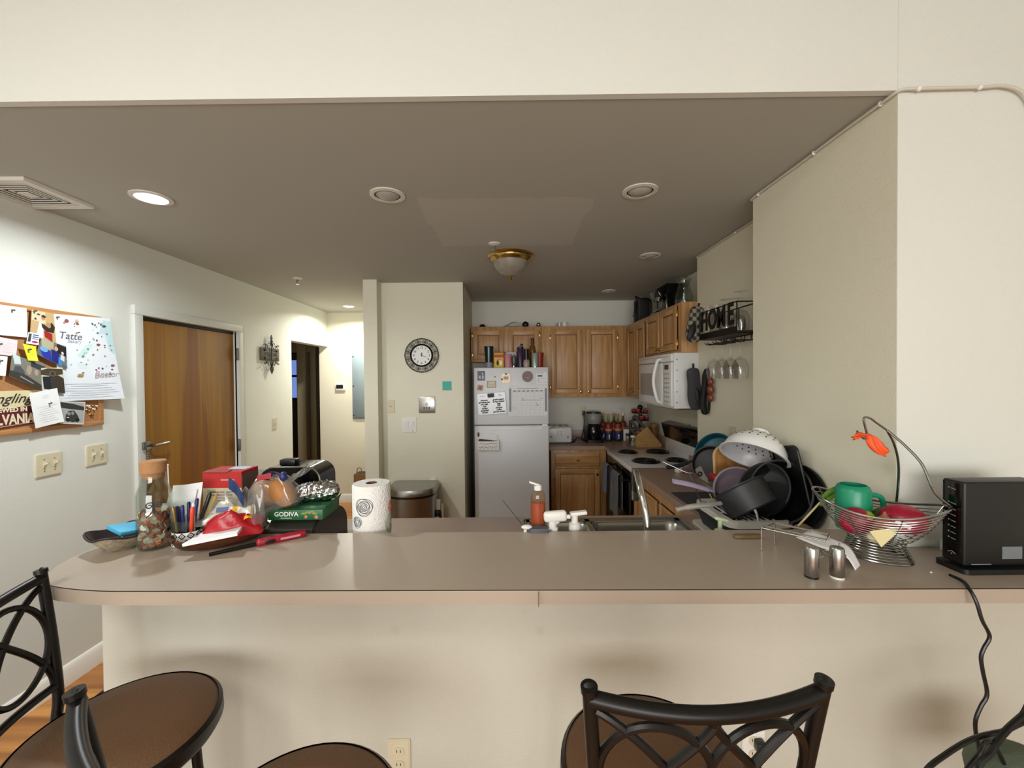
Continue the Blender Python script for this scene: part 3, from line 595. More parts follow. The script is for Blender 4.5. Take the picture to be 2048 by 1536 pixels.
# refrigerator
FY = 3.95; fx0, fx1 = onY(948, 800, FY)[0], onY(1097.5, 800, FY)[0]; fz = onY(1020, 734.5, FY)[2]; fm = onY(1020, 850.5, FY)[2]
t = fridge = T('refrigerator', 'white top-freezer refrigerator covered with magnets and notes', 'refrigerator', ((fx0 + fx1) / 2, 4.3, 0))
b = B(m_fridge); b.box(((fx0 + fx1) / 2, 4.35, fz / 2 + .01), (fx1 - fx0 - .01, .66, fz - .025), bev=.004); b.obj('body', t, world=True)
b = B(m_fridge); b.box(((fx0 + fx1) / 2, FY + .032, (fz + fm) / 2 + .002), (fx1 - fx0, .064, fz - fm - .006), bev=.010, seg=3); b.obj('freezer_door', t, world=True)
b = B(m_fridge); b.box(((fx0 + fx1) / 2, FY + .032, (fm + .09) / 2), (fx1 - fx0, .064, fm - .096), bev=.010, seg=3); dd = b.obj('fridge_door', t, world=True)
b = B(mat('handle_lip', 'E6E8EA', .3), FCat(FY)); x0, x1 = onY(969, 855, FY)[0], onY(1088, 855, FY)[0]; z1 = fm - .008
b.prism([(x0, z1), (x0 + .03, z1 - .034), (x1 - .03, z1 - .034), (x1, z1), (x1 - .012, z1), (x1 - .036, z1 - .026), (x0 + .036, z1 - .026), (x0 + .012, z1)], .008); b.obj('handle', dd, world=True)
b = B(m_steel, FCat(FY)); b.box((fx1 - .04, fm, .004), (.05, .012, .012)); b.obj('hinge', t, world=True)
b = B(m_dark); b.box(((fx0 + fx1) / 2, FY + .06, .05), (fx1 - fx0 - .03, .02, .08)); b.obj('toe_grille', t, world=True)
def onF(px, py, o=0.0): p = onY(px, py, FY); return Vector((p[0], FY - o, p[2]))
def fsheet(name, label, cat, x0, y0, x1, y1, m, t=.004, rot=0, rad=.004, group=None, th=None):
    a, c = onF(x0, y0), onF(x1, y1); w, h = c[0] - a[0], a[2] - c[2]
    T_ = T(name, label, cat, ((a[0] + c[0]) / 2, FY, (a[2] + c[2]) / 2), 0, group); M = FC @ RZ(rot)
    b = B(m, M); b.prism(rrect(w, h, min(rad, w / 2.02, h / 2.02), 6), t); b.obj('plaque' if th is None else th, T_); return T_, M, w, h
m_mag = mat('magnet_slate', '5A5E6C', .5, var=.3, scale=80); m_lg = mat('pale_grey_ink', '9A9AA2', .7)
g = 'fridge magnets'
t, M, w, h = fsheet('fridge_magnet', 'dark rectangular photo magnet at top left of freezer door', 'magnet', 955, 742, 970, 761, m_mag, group=g)
b = B(mat('photo_pale', 'B8BAC4', .6), M); b.ball((.012, .018, .004), (.007, .012, .001), n=10, k=6); b.ball((.016, -.014, .004), (.010, .022, .001), n=10, k=6); b.box((-.014, -.014, .0042), (.02, .03, .0006)); b.obj('print', t)
t, M, w, h = fsheet('fridge_magnet', 'small round white button magnet beside the photo magnet', 'magnet', 978, 744, 984, 750, m_white, rad=.02, group=g)
b = B(m_lg, M); b.tube(ring((0, 0, .0042), .012, 20), .0012, 5, True); b.box((0, 0, .0042), (.003, .012, .0006)); b.obj('print', t)
t, M, w, h = fsheet('fridge_magnet', 'tiny black dot magnet', 'magnet', 988.5, 752, 991.5, 755, m_black, .005, rad=.006, group=g)
t, M, w, h = fsheet('fridge_magnet', 'tan square magnet turned askew below the photo magnet', 'magnet', 955, 770, 966, 781, mat('magnet_tan', 'B08C78', .6, var=.2, scale=60), rot=-12, group=g)
b = B(mat('magnet_rust', '8E5A48', .6), M); b.ball((0, 0, .004), (.014, .011, .001), n=12, k=6); b.obj('print', t)
t, M, w, h = fsheet('fridge_magnet', 'cream landscape magnet with a thin dark frame', 'magnet', 974, 762, 992, 775, m_dark, rad=.002, group=g)
b = B(mat('magnet_cream', 'D8CCB0', .6), M); b.box((0, 0, .0042), (w - .008, h - .008, .001)); b.use(mat('magnet_rust', '', .6)); b.tube(spline([(-.035, .01, .0048), (-.01, -.006, .0048), (.02, -.002, .0048), (.036, .008, .0048)], 5), .0014, 5); b.obj('print', t)
t, M, w, h = fsheet('fridge_magnet', 'gold and white keepsake magnet with black ribbon knots', 'magnet', 1004, 748, 1020, 765, mat('magnet_gold', 'B8935A', .35, .5), .006, rad=.014, group=g)
b = B(m_white, M); b.prism(rrect(w - .012, h - .012, .012, 4), .001, None, .006); b.use(mat('magnet_beige', 'BFA27C', .6)); b.box((0, .002, .0073), (.045, .03, .001)); b.obj('print', t)
b = B(m_black, M); b.ball((.0, h / 2, .008), (.011, .007, .005), n=10, k=6); b.obj('ribbon_knot', t)
b = B(m_black, M); b.ball((-w / 2, -.01, .008), (.007, .011, .005), n=10, k=6); b.obj('ribbon_knot', t)
t, M, w, h = fsheet('fridge_magnet', 'large round brown medallion magnet at top right', 'magnet', 1044, 742, 1066, 764, mat('magnet_brown', '6A5650', .45, var=.3, scale=90), .006, rad=.06, group=g)
b = B(mat('magnet_pink', 'A88A80', .5), M); b.tube(ring((0, 0, .006), w * .44, 32), .0018, 6, True); b.tube(spline([(-.018, .004, .007), (0, .012, .007), (.02, .004, .007)], 5), .003, 6); b.box((0, -.012, .0065), (.035, .008, .001)); b.obj('relief', t)
# label sticker of the maker
a = onF(1083, 748); T0 = T('sticker', 'small printed sticker at the top right corner of freezer', 'sticker', (a[0], FY, a[2] - .04)); b = B(m_fridge, FC); b.prism(rrect(.105, .12, .004, 3), .0012); b.obj('sheet', T0)
b = B(m_lg, FC)
for x, y, w_, h_ in ((-.015, .05, .07, .005), (.0, -.005, .08, .002), (-.03, -.02, .012, .008), (-.02, -.04, .03, .003), (.03, -.04, .025, .003)): b.box((x, y, .0016), (w_, h_, .0008))
b.use(m_ink); b.box((-.015, .022, .0016), (.045, .012, .0008)); b.obj('print', T0)
# whiteboards
t, M, w, h = fsheet('whiteboard', 'tilted grocery list whiteboard with black handwriting', 'whiteboard', 954, 785, 1013, 829, mat('board_edge', 'B6BAC0', .4), .007, rot=4, rad=.012, th='frame')
b = B(mat('board_white', 'E4E7EC', .25), M); b.prism(rrect(w - .012, h - .012, .010, 4), .001, None, .007); b.obj('board', t)
L1 = ['bananas', 'strawberries', 'oat milk', 'rice', 'turkey', 'spaghetti', 'ricotta']; L2 = ['greek yogurt', 'string cheese', 'eggs', 'salt', 'chicken', 'coffee', 'peanut butter']
for x, LL in ((-.072, L1), (.066, L2)):
    for i, s_ in enumerate(LL): text(t, s_, .021, M @ TR(x, h / 2 - .072 - .0195 * i, .0083), m_ink, 'handwriting', bold=.0012, shear=.25)
text(t, 'to buy', .019, M @ TR(-.085, h / 2 - .03, .0083), m_ink, 'handwriting', shear=.2); text(t, 'list', .026, M @ TR(.085, h / 2 - .03, .0083), m_ink, 'handwriting', shear=.2)
b = B(mat('eraser_grey', '3C423E', .7), M); b.box((-.003, h / 2 - .028, .016), (.062, .038, .016), bev=.004); b.obj('eraser', t)
t, M, w, h = fsheet('wall_calendar', 'white monthly calendar held by two grey magnetic strips', 'calendar', 1017, 771, 1095, 831, mat('calendar_white', 'DADCDE', .5), .003, rad=.003, th='sheet')
b = B(m_lg, M)
for i in range(8): b.box((-w * .40 + i * w * .8 / 7, -h * .08, .0034), (.0009, h * .74, .0006))
for i in range(6): b.box((0, h * .28 - i * h * .145, .0034), (w * .8, .0009, .0006))
b.box((0, h * .40, .0034), (w * .55, .006, .0006)); b.obj('grid_lines', t)
b = B(m_ink, M)
for i in range(7): b.box((-w * .343 + i * w * .8 / 7, h * .315, .0036), (w * .075, .0075, .0006))
b.tube([(-w * .12, h * .02, .0036), (w * .32, h * .015, .0036)], .0012, 5); b.tube([(-w * .16, h * .06, .0036), (-w * .12, h * .05, .0036)], .002, 5); b.tube([(w * .33, h * .06, .0036), (w * .38, h * .07, .0036)], .0022, 5); b.tube([(-w * .16, h * .01, .0036), (-w * .12, h * .015, .0036)], .002, 5)
b.tube(spline([(w * .20, -h * .10, .0036), (w * .25, -h * .12, .0036), (w * .22, -h * .17, .0036), (w * .26, -h * .15, .0036)], 4), .0015, 5); b.obj('handwriting', t)
b = B(mat('red_pen', 'B05A60', .6), M); b.box((-w * .36, -h * .24, .0036), (w * .08, .003, .0006)); b.box((-w * .36, -h * .30, .0036), (w * .06, .003, .0006)); b.obj('red_note', t)
for s in (-1, 1):
    b = B(mat('strip_grey', '7C7C84', .5), M); b.box((s * w * .46, h * .02, .005), (.018, h * .76, .006)); b.obj('magnetic_strip', t)
d_ = [(-w * .343 + i * w * .8 / 7, h * .235 - j * h * .145, 1 + j * 7 + i) for j in range(5) for i in range(7) if 1 + j * 7 + i < 32]
for x, y, k in d_[7:]: text(t, str(k), .012, M @ TR(x - .006, y - .01, .0034), m_lg, 'numeral')
# mail holder on the lower door
a, c = onF(956, 872), onF(998, 899); t = T('mail_holder', 'white magnetic mail pocket with handwritten notes on lower door', 'mail holder', ((a[0] + c[0]) / 2, FY, (a[2] + c[2]) / 2)); w, h = c[0] - a[0], a[2] - c[2]
b = B(m_white, FC); b.box((0, 0, .002), (w, h, .004)); b.box((0, -h * .16, .036), (w, h * .62, .003)); b.box((0, -h * .48, .019), (w, .003, .036))
for s in (-1, 1): b.box((s * w * .5, -h * .1, .019), (.003, h * .7, .036))
b.obj('pocket', t)
b = B(m_ink, FC); b.tube(spline([(-w * .42, -h * .02 - .01 * 0, .0385), (-w * .1, -h * .05, .0385), (w * .2, -h * .02, .0385), (w * .42, -h * .06, .0385)], 5), .0016, 5)
for i in range(9): b.box((-w * .4 + i * w * .1, -h * .30 + .004 * ((i * 7) % 3), .0385), (w * .07, .004 + .002 * (i % 2), .001))
for i in range(5): b.box((-w * .38 + i * w * .18, -h * .40, .0385), (w * .1, .003, .001))
b.obj('handwriting', t)
b = B(m_paper, FC); b.box((w * .05, h * .28, .012), (w * .7, h * .75, .002), RZ(-6)); tag(b.obj('envelope', at=(0, 0, 0)), 'pale envelope standing in the mail pocket on lower fridge door', 'envelope').location = t.location
b = B(m_black, FC); b.box((-w * .02, h * .16, .022), (w * .86, h * .16, .002), RZ(-7)); tag(b.obj('dark_envelope', at=(0, 0, 0)), 'black-edged envelope in front inside mail pocket', 'envelope').location = t.location
b = B(m_black, FC); b.box((-w * .48, h * .62, .006), (.016, .04, .012), bev=.003); tag(b.obj('magnet_clip', at=(0, 0, 0)), 'black magnetic clip beside the mail pocket top', 'clip').location = t.location

# stove
m_enam = mat('stove_enamel', 'DADAD8', .22, var=.03, coat=.3)
SY_0, SY_1 = 3.19, 3.975
t = T('stove', 'white electric coil stove with black oven door', 'stove', (1.27, (SY_0 + SY_1) / 2, 0))
b = B(m_enam); b.box((1.28, (SY_0 + SY_1) / 2, .44), (.61, SY_1 - SY_0 - .01, .86)); b.obj('body', t, world=True)
b = B(m_enam); b.box((1.27, (SY_0 + SY_1) / 2, .894), (.645, SY_1 - SY_0, .04), bev=.008, seg=3); b.obj('cooktop', t, world=True)
b = B(mat('oven_glass', '060607', .12)); b.box((.962, (SY_0 + SY_1) / 2, .50), (.03, SY_1 - SY_0 - .02, .60), bev=.004); b.box((.965, (SY_0 + SY_1) / 2, .835), (.025, SY_1 - SY_0 - .02, .07), bev=.003); d = b.obj('oven_door', t, world=True)
b = B(m_black); b.tube([(.905, SY_0 + .06, .80), (.905, SY_1 - .06, .80)], .012, 12)
for y in (SY_0 + .08, SY_1 - .08): b.tube([(.955, y, .79), (.905, y, .80)], .010, 8)
b.obj('handle', d, world=True)
b = B(m_enam); b.box((1.555, (SY_0 + SY_1) / 2, .98), (.07, SY_1 - SY_0, .14), bev=.006); bg = b.obj('backguard', t, world=True)
b = B(mat('control_glass', '070708', .15)); b.box((1.535, (SY_0 + SY_1) / 2, 1.12), (.09, SY_1 - SY_0, .145), RY(-14), bev=.008); b.obj('control_panel', t, world=True)
for k, (px, py, r) in enumerate(((1256, 905.5, .083), (1314, 904.8, .105), (1292, 923.5, .105), (1353, 922, .083))):
    x, y, _ = onZ(px, py, CT); b = B(m_chrome); b.lathe([(r + .012, .0), (r + .014, .004), (r, .003), (r * .7, -.0), (0, -.0)], (x, y, CT), 32); d = b.obj('drip_bowl', t, world=True)
    b = B(m_black); b.tube([(x + (.016 + (r - .016) * i / 110) * math.cos(i / 110 * 8 * math.pi), y + (.016 + (r - .016) * i / 110) * math.sin(i / 110 * 8 * math.pi), CT + .011) for i in range(111)], .0075, 6, flat=.7); b.obj('coil', d, world=True)
# towels on the oven handle
def towel(label, y0, w, z1, z0, zb, m, ph):
    def fn(u, v):
        s = v * 1.0; L = (z1 - z0) + .05 + (z1 - zb); q = s * L; y = y0 + (u - .5) * w * (1 + .06 * math.sin(3 * s)); rip = .008 * math.sin(u * 9 + ph) * min(1, abs(q - (z1 - z0)) * 8)
        f = z1 - z0
        if q < f: return (.892 - .01 + rip - .01 * (1 - q / f), y, z0 + q)
        if q < f + .05:
            a = (q - f) / .05 * math.pi; return (.905 - .016 * math.cos(a) - .004, y, z1 + .016 * math.sin(a))
        return (.925 + rip * .3, y, z1 - (q - f - .05))
    b = B(m); b.grid(fn, 14, 40, .005); return tag(b.obj('dish_towel', sharp=0), label, 'dish towel', 'towels on the oven handle')
towel('blue-grey dish towel folded at far end of oven handle', 3.79, .13, .812, .56, .62, mat('towel_blue', '6C7488', .95, var=.1, bump=.4, bscale=400), .4)
towel('long grey dish towel hanging nearer end of oven handle', 3.45, .20, .812, .47, .52, mat('towel_grey', '66686A', .95, var=.12, bump=.4, bscale=400), 1.7)
# microwave
t = T('microwave', 'white over-range microwave under the oak cabinet', 'microwave', (1.40, 3.40, 1.385)); Y0, Y1, X0 = 3.02, 3.78, 1.20; z0, z1 = 1.385, 1.80
b = B(m_appl); b.box(((X0 + .02 + 1.594) / 2, 3.40, (z0 + z1) / 2), (1.594 - X0 - .02, Y1 - Y0, z1 - z0), bev=.004); b.use(m_black).box((1.42, 3.4, z0 - .004), (.30, .7, .01)); b.obj('body', t, world=True)
F = FRat(X0 + .02)
b = B(m_appl, F); b.box((-3.48, 1.565, .012), (.57, .33, .024), bev=.006); d = b.obj('door', t, world=True)
b = B(mat('microwave_window', '9C9A94', .3, var=.05), F); b.box((-3.53, 1.56, .0245), (.37, .19, .003), bev=.001); b.obj('window', d, world=True)
b = B(m_appl, F); b.tube(spline([(-3.235, 1.42, .02), (-3.23, 1.44, .05), (-3.235, 1.59, .078), (-3.23, 1.74, .05), (-3.235, 1.76, .02)], 8), .013, 10); b.obj('handle', d, world=True)
b = B(m_appl, F); b.box((-3.105, 1.565, .011), (.165, .33, .022), bev=.004); c = b.obj('control_panel', t, world=True)
b = B(m_black, F); b.box((-3.11, 1.695, .0225), (.075, .035, .002)); b.obj('display', c, world=True)
for i in range(7):
    for j in range(3): b = B(m_lg, F); b.box((-3.145 + j * .035, 1.645 - i * .035, .0225), (.022, .010, .0016)); b.obj('button', c, world=True)
b = B(m_appl, F); b.box((-3.40, 1.765, .011), (.755, .055, .022), bev=.003)
for i in range(12): b.use(m_lg).box((-3.40 + (i - 5.5) * .055, 1.775, .0225), (.04, .005, .001))
b.obj('vent_strip', t, world=True)
b = B(m_dark, FCat(Y0))
for k in range(5): b = B(m_dark, FCat(Y0)); b.cyl((1.24, 1.43 + k * .08, 0), (1.24, 1.43 + k * .08, .003), .004, n=8); b.obj('screw', t, world=True)
# outlet on the back wall
p = onY(1166, 822, YB); t = plate('ivory wall outlet with a black plug behind the coffee maker', 'outlet', FC, p, .075, .12, m_ivory, 'wall_outlet')
b = B(m_ivory, FC); b.box((0, -.028, .009), (.034, .03, .004), bev=.003); b.obj('receptacle', t)
b = B(m_ivory, FC); b.box((0, .028, .009), (.034, .03, .004), bev=.003); b.obj('receptacle', t)
q = onZ(1143, 884, CT); t = T('appliance_cord', 'black power cord from wall outlet to the counter', 'power cord', (p[0], YB, CT))
b = B(m_black); b.box((p[0], YB - .03, p[2] - .02), (.026, .04, .05), bev=.006); b.obj('plug', t, world=True)
b = B(m_black); b.tube(spline([(p[0], YB - .035, p[2] - .04), (p[0] + .005, YB - .04, p[2] - .12), (p[0] - .01, YB - .06, CT + .10), (p[0] - .04, YB - .12, CT + .02), (p[0] - .02, YB - .2, CT + .01), (p[0] - .1, YB - .22, CT + .05), (p[0] - .14, YB - .26, CT + .012)], 8), .005, 7); b.obj('cord', t, world=True)
t2 = T('power_adapter', 'black round power adapter lying beside the toaster', 'adapter', (q[0] - .01, q[1] + .02, CT)); b = B(m_black); b.lathe([(0, 0), (.05, 0), (.05, .014), (.03, .02), (.018, .036), (0, .04)], n=24); b.obj('housing', t2)
# ---------------------------------------------------------------- things on the back counter
def place(px, py, z=CT): return onZ(px, py, z)
t = T('toaster', 'white four-slice toaster between refrigerator and coffee maker', 'toaster', (.535, 4.50, CT))
b = B(m_appl); b.box((0, 0, .095), (.275, .24, .17), bev=.025, seg=4); b.obj('body', t)
b = B(m_black); b.box((0, 0, .005), (.25, .22, .012)); b.obj('base', t)
for k in range(4):
    b = B(m_chrome); b.box((-.095 + k * .063, 0, .181), (.034, .17, .006)); b.use(m_black).box((-.095 + k * .063, 0, .1835), (.022, .15, .004)); b.obj('slot', t)
for s in (-1, 1):
    b = B(m_lg, TR(0, -.12, 0) @ FC); b.box((s * .018, .115, .001), (.004, .06, .002)); b.use(m_appl).box((s * .018, .14, .008), (.028, .012, .016), bev=.003); b.obj('lever', t)
    b = B(m_lg, TR(0, -.12, 0) @ FC); b.lathe([(0, .014), (.010, .012), (.011, 0)], (s * .09, .075, 0), 16); b.obj('knob', t)
x, y, _ = place(1190, 885)
t = T('coffee_maker', 'black and grey drip coffee maker under the wall cabinet', 'coffee maker', (x, y + .09, CT))
b = B(m_black); b.prism(rrect(.19, .24, .03), .03); b.box((0, .085, .16), (.17, .07, .28), bev=.01); b.obj('base', t)
b = B(mat('coffee_grey', '8E8C88', .4)); b.lathe([(.074, .2), (.084, .215), (.088, .25), (.088, .305), (.08, .315), (0, .316)], (0, -.01, 0), 28); b.obj('brew_head', t)
b = B(m_black); b.lathe([(.084, .313), (.082, .328), (.06, .333), (0, .334)], (0, -.01, 0), 28); b.obj('lid', t)
b = B(mat('carafe_black', '0C0C0D', .12)); b.lathe([(0, .03), (.07, .03), (.075, .06), (.075, .17), (.06, .195), (0, .196)], (0, -.02, 0), 28); c = b.obj('carafe', t)
b = B(m_black); b.tube(spline([(.055, -.05, .18), (.09, -.08, .17), (.095, -.08, .1), (.065, -.055, .07)], 6), .009, 8); b.obj('handle', c)
m_bot = glass('bottle_glass', 'D8D2B0', .03, .12, '6A5A30'); m_lred = mat('label_red', '8E2A26', .5, var=.3, scale=60); m_lblue = mat('label_blue', '1C2F5C', .5, var=.2, scale=60); m_gold = mat('label_gold', 'B98A58', .5, var=.4, scale=120)
def syrup(px, Y, label, pump=False):
    x = onY(px, 870, Y)[0]; t = T('syrup_bottle', label, 'bottle', (x, Y, CT), 0, 'syrup bottles by the coffee maker')
    b = B(m_bot); b.lathe([(0, .002), (.036, .002), (.038, .01), (.038, .17), (.030, .20), (.014, .225), (.013, .27), (.015, .272), (.015, .285)], n=24); b.obj('glass', t)
    b = B(m_lred); b.lathe([(.0388, .10), (.0388, .172), (.034, .192)], n=24); b.use(m_gold).lathe([(.0392, .118), (.0392, .142)], n=24); b.use(m_lblue).lathe([(.0388, .02), (.0388, .098)], n=24); b.use(m_white).prism([(-.004, .03), (.004, .03), (.004, .06), (.010, .06), (0, .085), (-.010, .06), (-.004, .06)], .001, TR(0, -.0388, 0) @ FC); b.obj('label', t)
    b = B(m_gold if not pump else m_white); b.cyl((0, 0, .272), (0, 0, .30), .0155); b.obj('cap', t)
    if pump: b = B(m_white); b.cyl((0, 0, .30), (0, 0, .345), .005); b.box((-.018, 0, .35), (.06, .016, .012), bev=.004); b.obj('pump', t)
syrup(1206, 4.65, 'syrup bottle closest to coffee maker, half hidden'); syrup(1217, 4.53, 'red and blue labelled syrup bottle in front of its group'); syrup(1236, 4.55, 'red and blue labelled syrup bottle on right of group'); syrup(1228, 4.66, 'syrup bottle at the back of its group'); syrup(1246, 4.67, 'syrup bottle fitted with a white pump', True)
x = onY(1253, 870, 4.56)[0]; t = T('paper_packet', 'white paper packet behind the spice jars', 'packet', (x, 4.56, CT)); b = B(m_paper); b.box((0, 0, .065), (.07, .04, .13), bev=.008); b.obj('pouch', t)
x, y = onY(1261, 860, 4.45)[0] - .01, 4.27; t = T('gas_lighter', 'dark red stick lighter standing behind knife handles', 'lighter', (x + .01, y + .18, CT)); b = B(mat('lighter_maroon', '40100F', .4)); b.cyl((0, 0, 0), (0, 0, .24), .016); b.obj('handle', t); b = B(m_steel); b.cyl((0, 0, .24), (0, 0, .33), .004); b.obj('nozzle', t)
m_jar = glass('jar_glass', 'DDE4DC', .03, .1, 'B0B6A8')
for px, py, lb, c in ((1257, 889, 'small spice jar with a red band left of knife block', 'A8503C'), (1267, 893, 'small pale spice jar touching the knife block', 'B8C0A0')):
    x, y, _ = place(px, py); t = T('spice_jar', lb, 'jar', (x, y + .02, CT), 0, 'spice jars by the knife block'); b = B(m_jar); b.lathe([(0, .001), (.022, .001), (.024, .01), (.024, .085), (.02, .095)], n=20); b.obj('glass', t)
    b = B(mat('spice_' + c, c, .9, var=.3, scale=200)); b.lathe([(0, .003), (.021, .003), (.021, .05), (0, .05)], n=20); b.obj('contents', t)
    b = B(m_black if px < 1260 else m_white); b.cyl((0, 0, .09), (0, 0, .112), .0235); b.obj('lid', t)
# knife block
x, y, _ = place(1300, 895); t = T('knife_block', 'pale wooden knife block full of grey-handled knives', 'knife block', (x - .02, y + .07, CT)); m_block = wood('block_wood', 'A87C48', 'C49A62', (1, .4, 6), 8, .5)
b = B(m_block, FC); b.prism([(-.11, .0), (.13, .0), (.15, .02), (-.005, .21), (-.115, .115)], .11, TR(0, 0, -.055)); b.obj('block', t)
dirv = Vector((-.66, 0, .75)).normalized(); nrm = Vector((.75, 0, .66))
for i in range(3):
    for j in range(3):
        q = Vector((-.105 + .042 * i * 1.05, -.035 + .035 * j, .125 + .036 * i)); l = .11 + .02 * i; k = T('kitchen_knife', ['steel-handled knife at lower edge of the block', 'steel-handled knife in the middle slots of block', 'steel-handled knife in the top slots of block'][i], 'knife', t.location + q, 0, ['knives in the lower slots', 'knives in the middle slots', 'knives in the top slots'][i])
        b = B(mat('knife_handle', '6E6E68', .35, .6)); b.tube([dirv * -.0, dirv * .02, dirv * (l * .6), dirv * l], [.009, .011, .010, .012], 10, flat=.7); b.obj('handle', k); b = B(m_dark); b.tube([dirv * -.004, dirv * .006], .0125, 10, flat=.7); b.obj('bolster', k)
# pod carousel
t = T('pod_carousel', 'black coffee pod carousel holding red pods', 'pod holder', (1.46, 4.56, CT)); b = B(m_black); b.cyl((0, 0, 0), (0, 0, .012), .09, n=28); b.cyl((0, 0, 0), (0, 0, .36), .018); b.ball((0, 0, .37), .03)
for z in (.14, .23, .31): b.cyl((0, 0, z - .003), (0, 0, z + .003), .095)
b.obj('stand', t)
m_pod = mat('pod_red', '8A2620', .4, var=.15); n = 0
for z in (.235, .315):
    for k in range(5):
        a = k * 1.2566 + z * 9; o = B(m_pod).ball((0, 0, .022), .027).use(m_white).lathe([(.020, .040), (.024, .044), (0, .046)], n=16).obj('coffee_pod', at=(0, 0, 0)); o.location = t.location + Vector((.068 * math.cos(a), .068 * math.sin(a), z - .0015)); tag(o, 'red coffee pod on the black carousel', 'coffee pod', 'red coffee pods on the carousel')
for px, py, r, h, lb, cx in ((1312, 893, .045, .19, 'amber wooden canister directly behind the knife block', .22), (1336, 893, .052, .17, 'squat amber wooden canister beside the stove backguard', .08)):
    x, y, _ = place(px, py); t = T('canister', lb, 'canister', (x + .04, y + cx * .8, CT), 0, 'wooden canisters by the stove'); b = B(wood('canister_wood', '6B4520', '8C602E', (1, 1, 5), 9, .4)); b.lathe([(0, 0), (r, 0), (r, h), (0, h)], n=28); b.obj('body', t); b = B(mat('canister_lid', '8B7450', .5)); b.cyl((0, 0, h), (0, 0, h + .022), r * .97); b.ball((0, 0, h + .03), .014); b.obj('lid', t)
# utensil crock at the near end of the stove
x, y, _ = place(1382, 915); t = T('utensil_crock', 'terracotta crock at near right corner of stove', 'crock', (x - .0, y + .02, CT)); m_terra = mat('terracotta', 'A25C2C', .7, var=.15)
b = B(m_terra); b.lathe([(0, .002), (.055, .002), (.062, .11), (.066, .112), (.066, .13), (.058, .13), (.054, .02), (0, .02)], n=28); b.obj('pot', t); L0 = t.location
t = T('dish_brush', 'black dish brush standing in the terracotta crock', 'brush', L0 + Vector((0, 0, .02))); b = B(m_black); b.tube([(0, 0, .002), (.0, 0, .19)], .007, 8); b.obj('handle', t)
b = B(m_black); b.ball((.0, 0, .215), .022)
for k in range(70):
    a, e = random.uniform(0, 6.28), random.uniform(-1, 1); v = Vector((math.cos(a) * math.sqrt(1 - e * e), math.sin(a) * math.sqrt(1 - e * e), e)); b.tube([Vector((0, 0, .215)) + v * .018, Vector((0, 0, .215)) + v * .052], .0035, 4)
b.obj('bristles', t)
for k, (dx, dy, h, lb) in enumerate(((-.03, .01, .19, 'black spatula handle leaning left in terracotta crock'), (.025, .02, .165, 'short black ladle handle in terracotta crock'), (-.01, -.025, .15, 'shortest black utensil in the terracotta crock'))):
    t = T('cooking_utensil', lb, 'utensil', L0 + Vector((dx * .4, dy * .4, .025)), 0, 'utensils in the crock'); b = B(m_black); b.tube([(0, 0, .0), (dx * .8, dy, h)], .006, 8); b.box((dx * .95, dy * 1.1, h + .02), (.045, .008, .07), RY(math.degrees(dx * 4)), bev=.004); b.obj('handle', t)
# side table before the entry door
t = T('side_counter', 'grey-topped side counter in front of the entry door', 'side counter', (-1.74, 3.02, 0)); b = B(mat('grey_top', '8E8A86', .4, var=.06, scale=200)); b.box((0, 0, .889), (.51, .52, .05), bev=.004); b.obj('top', t); b = B(mat('cream_panel', 'C9BFA4', .5)); b.box((-.02, 0, .432), (.43, .46, .864)); b.obj('cabinet_body', t)
# trash can
t = T('trash_can', 'stainless steel trash can with domed lid below the clock', 'trash can', (-.855, 3.58, 0))
def dsec(w, d):
    return [(w / 2, d / 2), (-w / 2, d / 2)] + [(-w / 2 * math.cos(a * math.pi / 16), -d * .1 - d * .4 * math.sin(a * math.pi / 16)) for a in range(17)]
b = B(m_steel); b.prism(dsec(.40, .36), .60, TR(0, 0, .02)); b.obj('body', t)
b = B(m_black); b.prism(dsec(.405, .365), .02); b.prism(dsec(.405, .365), .02, TR(0, 0, .62)); b.obj('rim', t)
b = B(m_steel); S1, S2, S3 = dsec(.42, .38), dsec(.40, .36), dsec(.30, .27); n = len(S1)
vs = [(x, y, .64) for x, y in S1] + [(x, y, .665) for x, y in S1] + [(x, y, .69) for x, y in S2] + [(x, y, .705) for x, y in S3]
b.add(vs, [(k * n + i, k * n + (i + 1) % n, (k + 1) * n + (i + 1) % n, (k + 1) * n + i) for k in range(3) for i in range(n)] + [tuple(3 * n + i for i in range(n)), tuple(range(n))[::-1]]); b.obj('lid', t)
p = onY(875.5, 1031, 3.62); t = T('floor_cleaner', 'black bottle of floor cleaner with white cap beside trash can', 'bottle', (p[0], 3.62, 0)); b = B(m_black); b.lathe([(0, 0), (.036, 0), (.037, .40), (.028, .45), (.02, .465)], n=20); b.obj('bottle', t); b = B(m_white); b.box((0, 0, .51), (.05, .03, .09), bev=.006); b.obj('cap', t); b = B(m_white); b.box((0, -.0375, .40), (.035, .003, .03)); b.obj('label', t)
p = onY(885, 1031, 3.64); t = T('mop_handle', 'short white brush handle standing beside the black cleaner', 'brush', (p[0], 3.64, 0)); b = B(m_ivory); b.cyl((0, 0, .03), (0, 0, .51), .013); b.obj('pole', t); b = B(m_white); b.box((0, 0, .02), (.07, .05, .04), bev=.008); b.obj('brush_head', t)
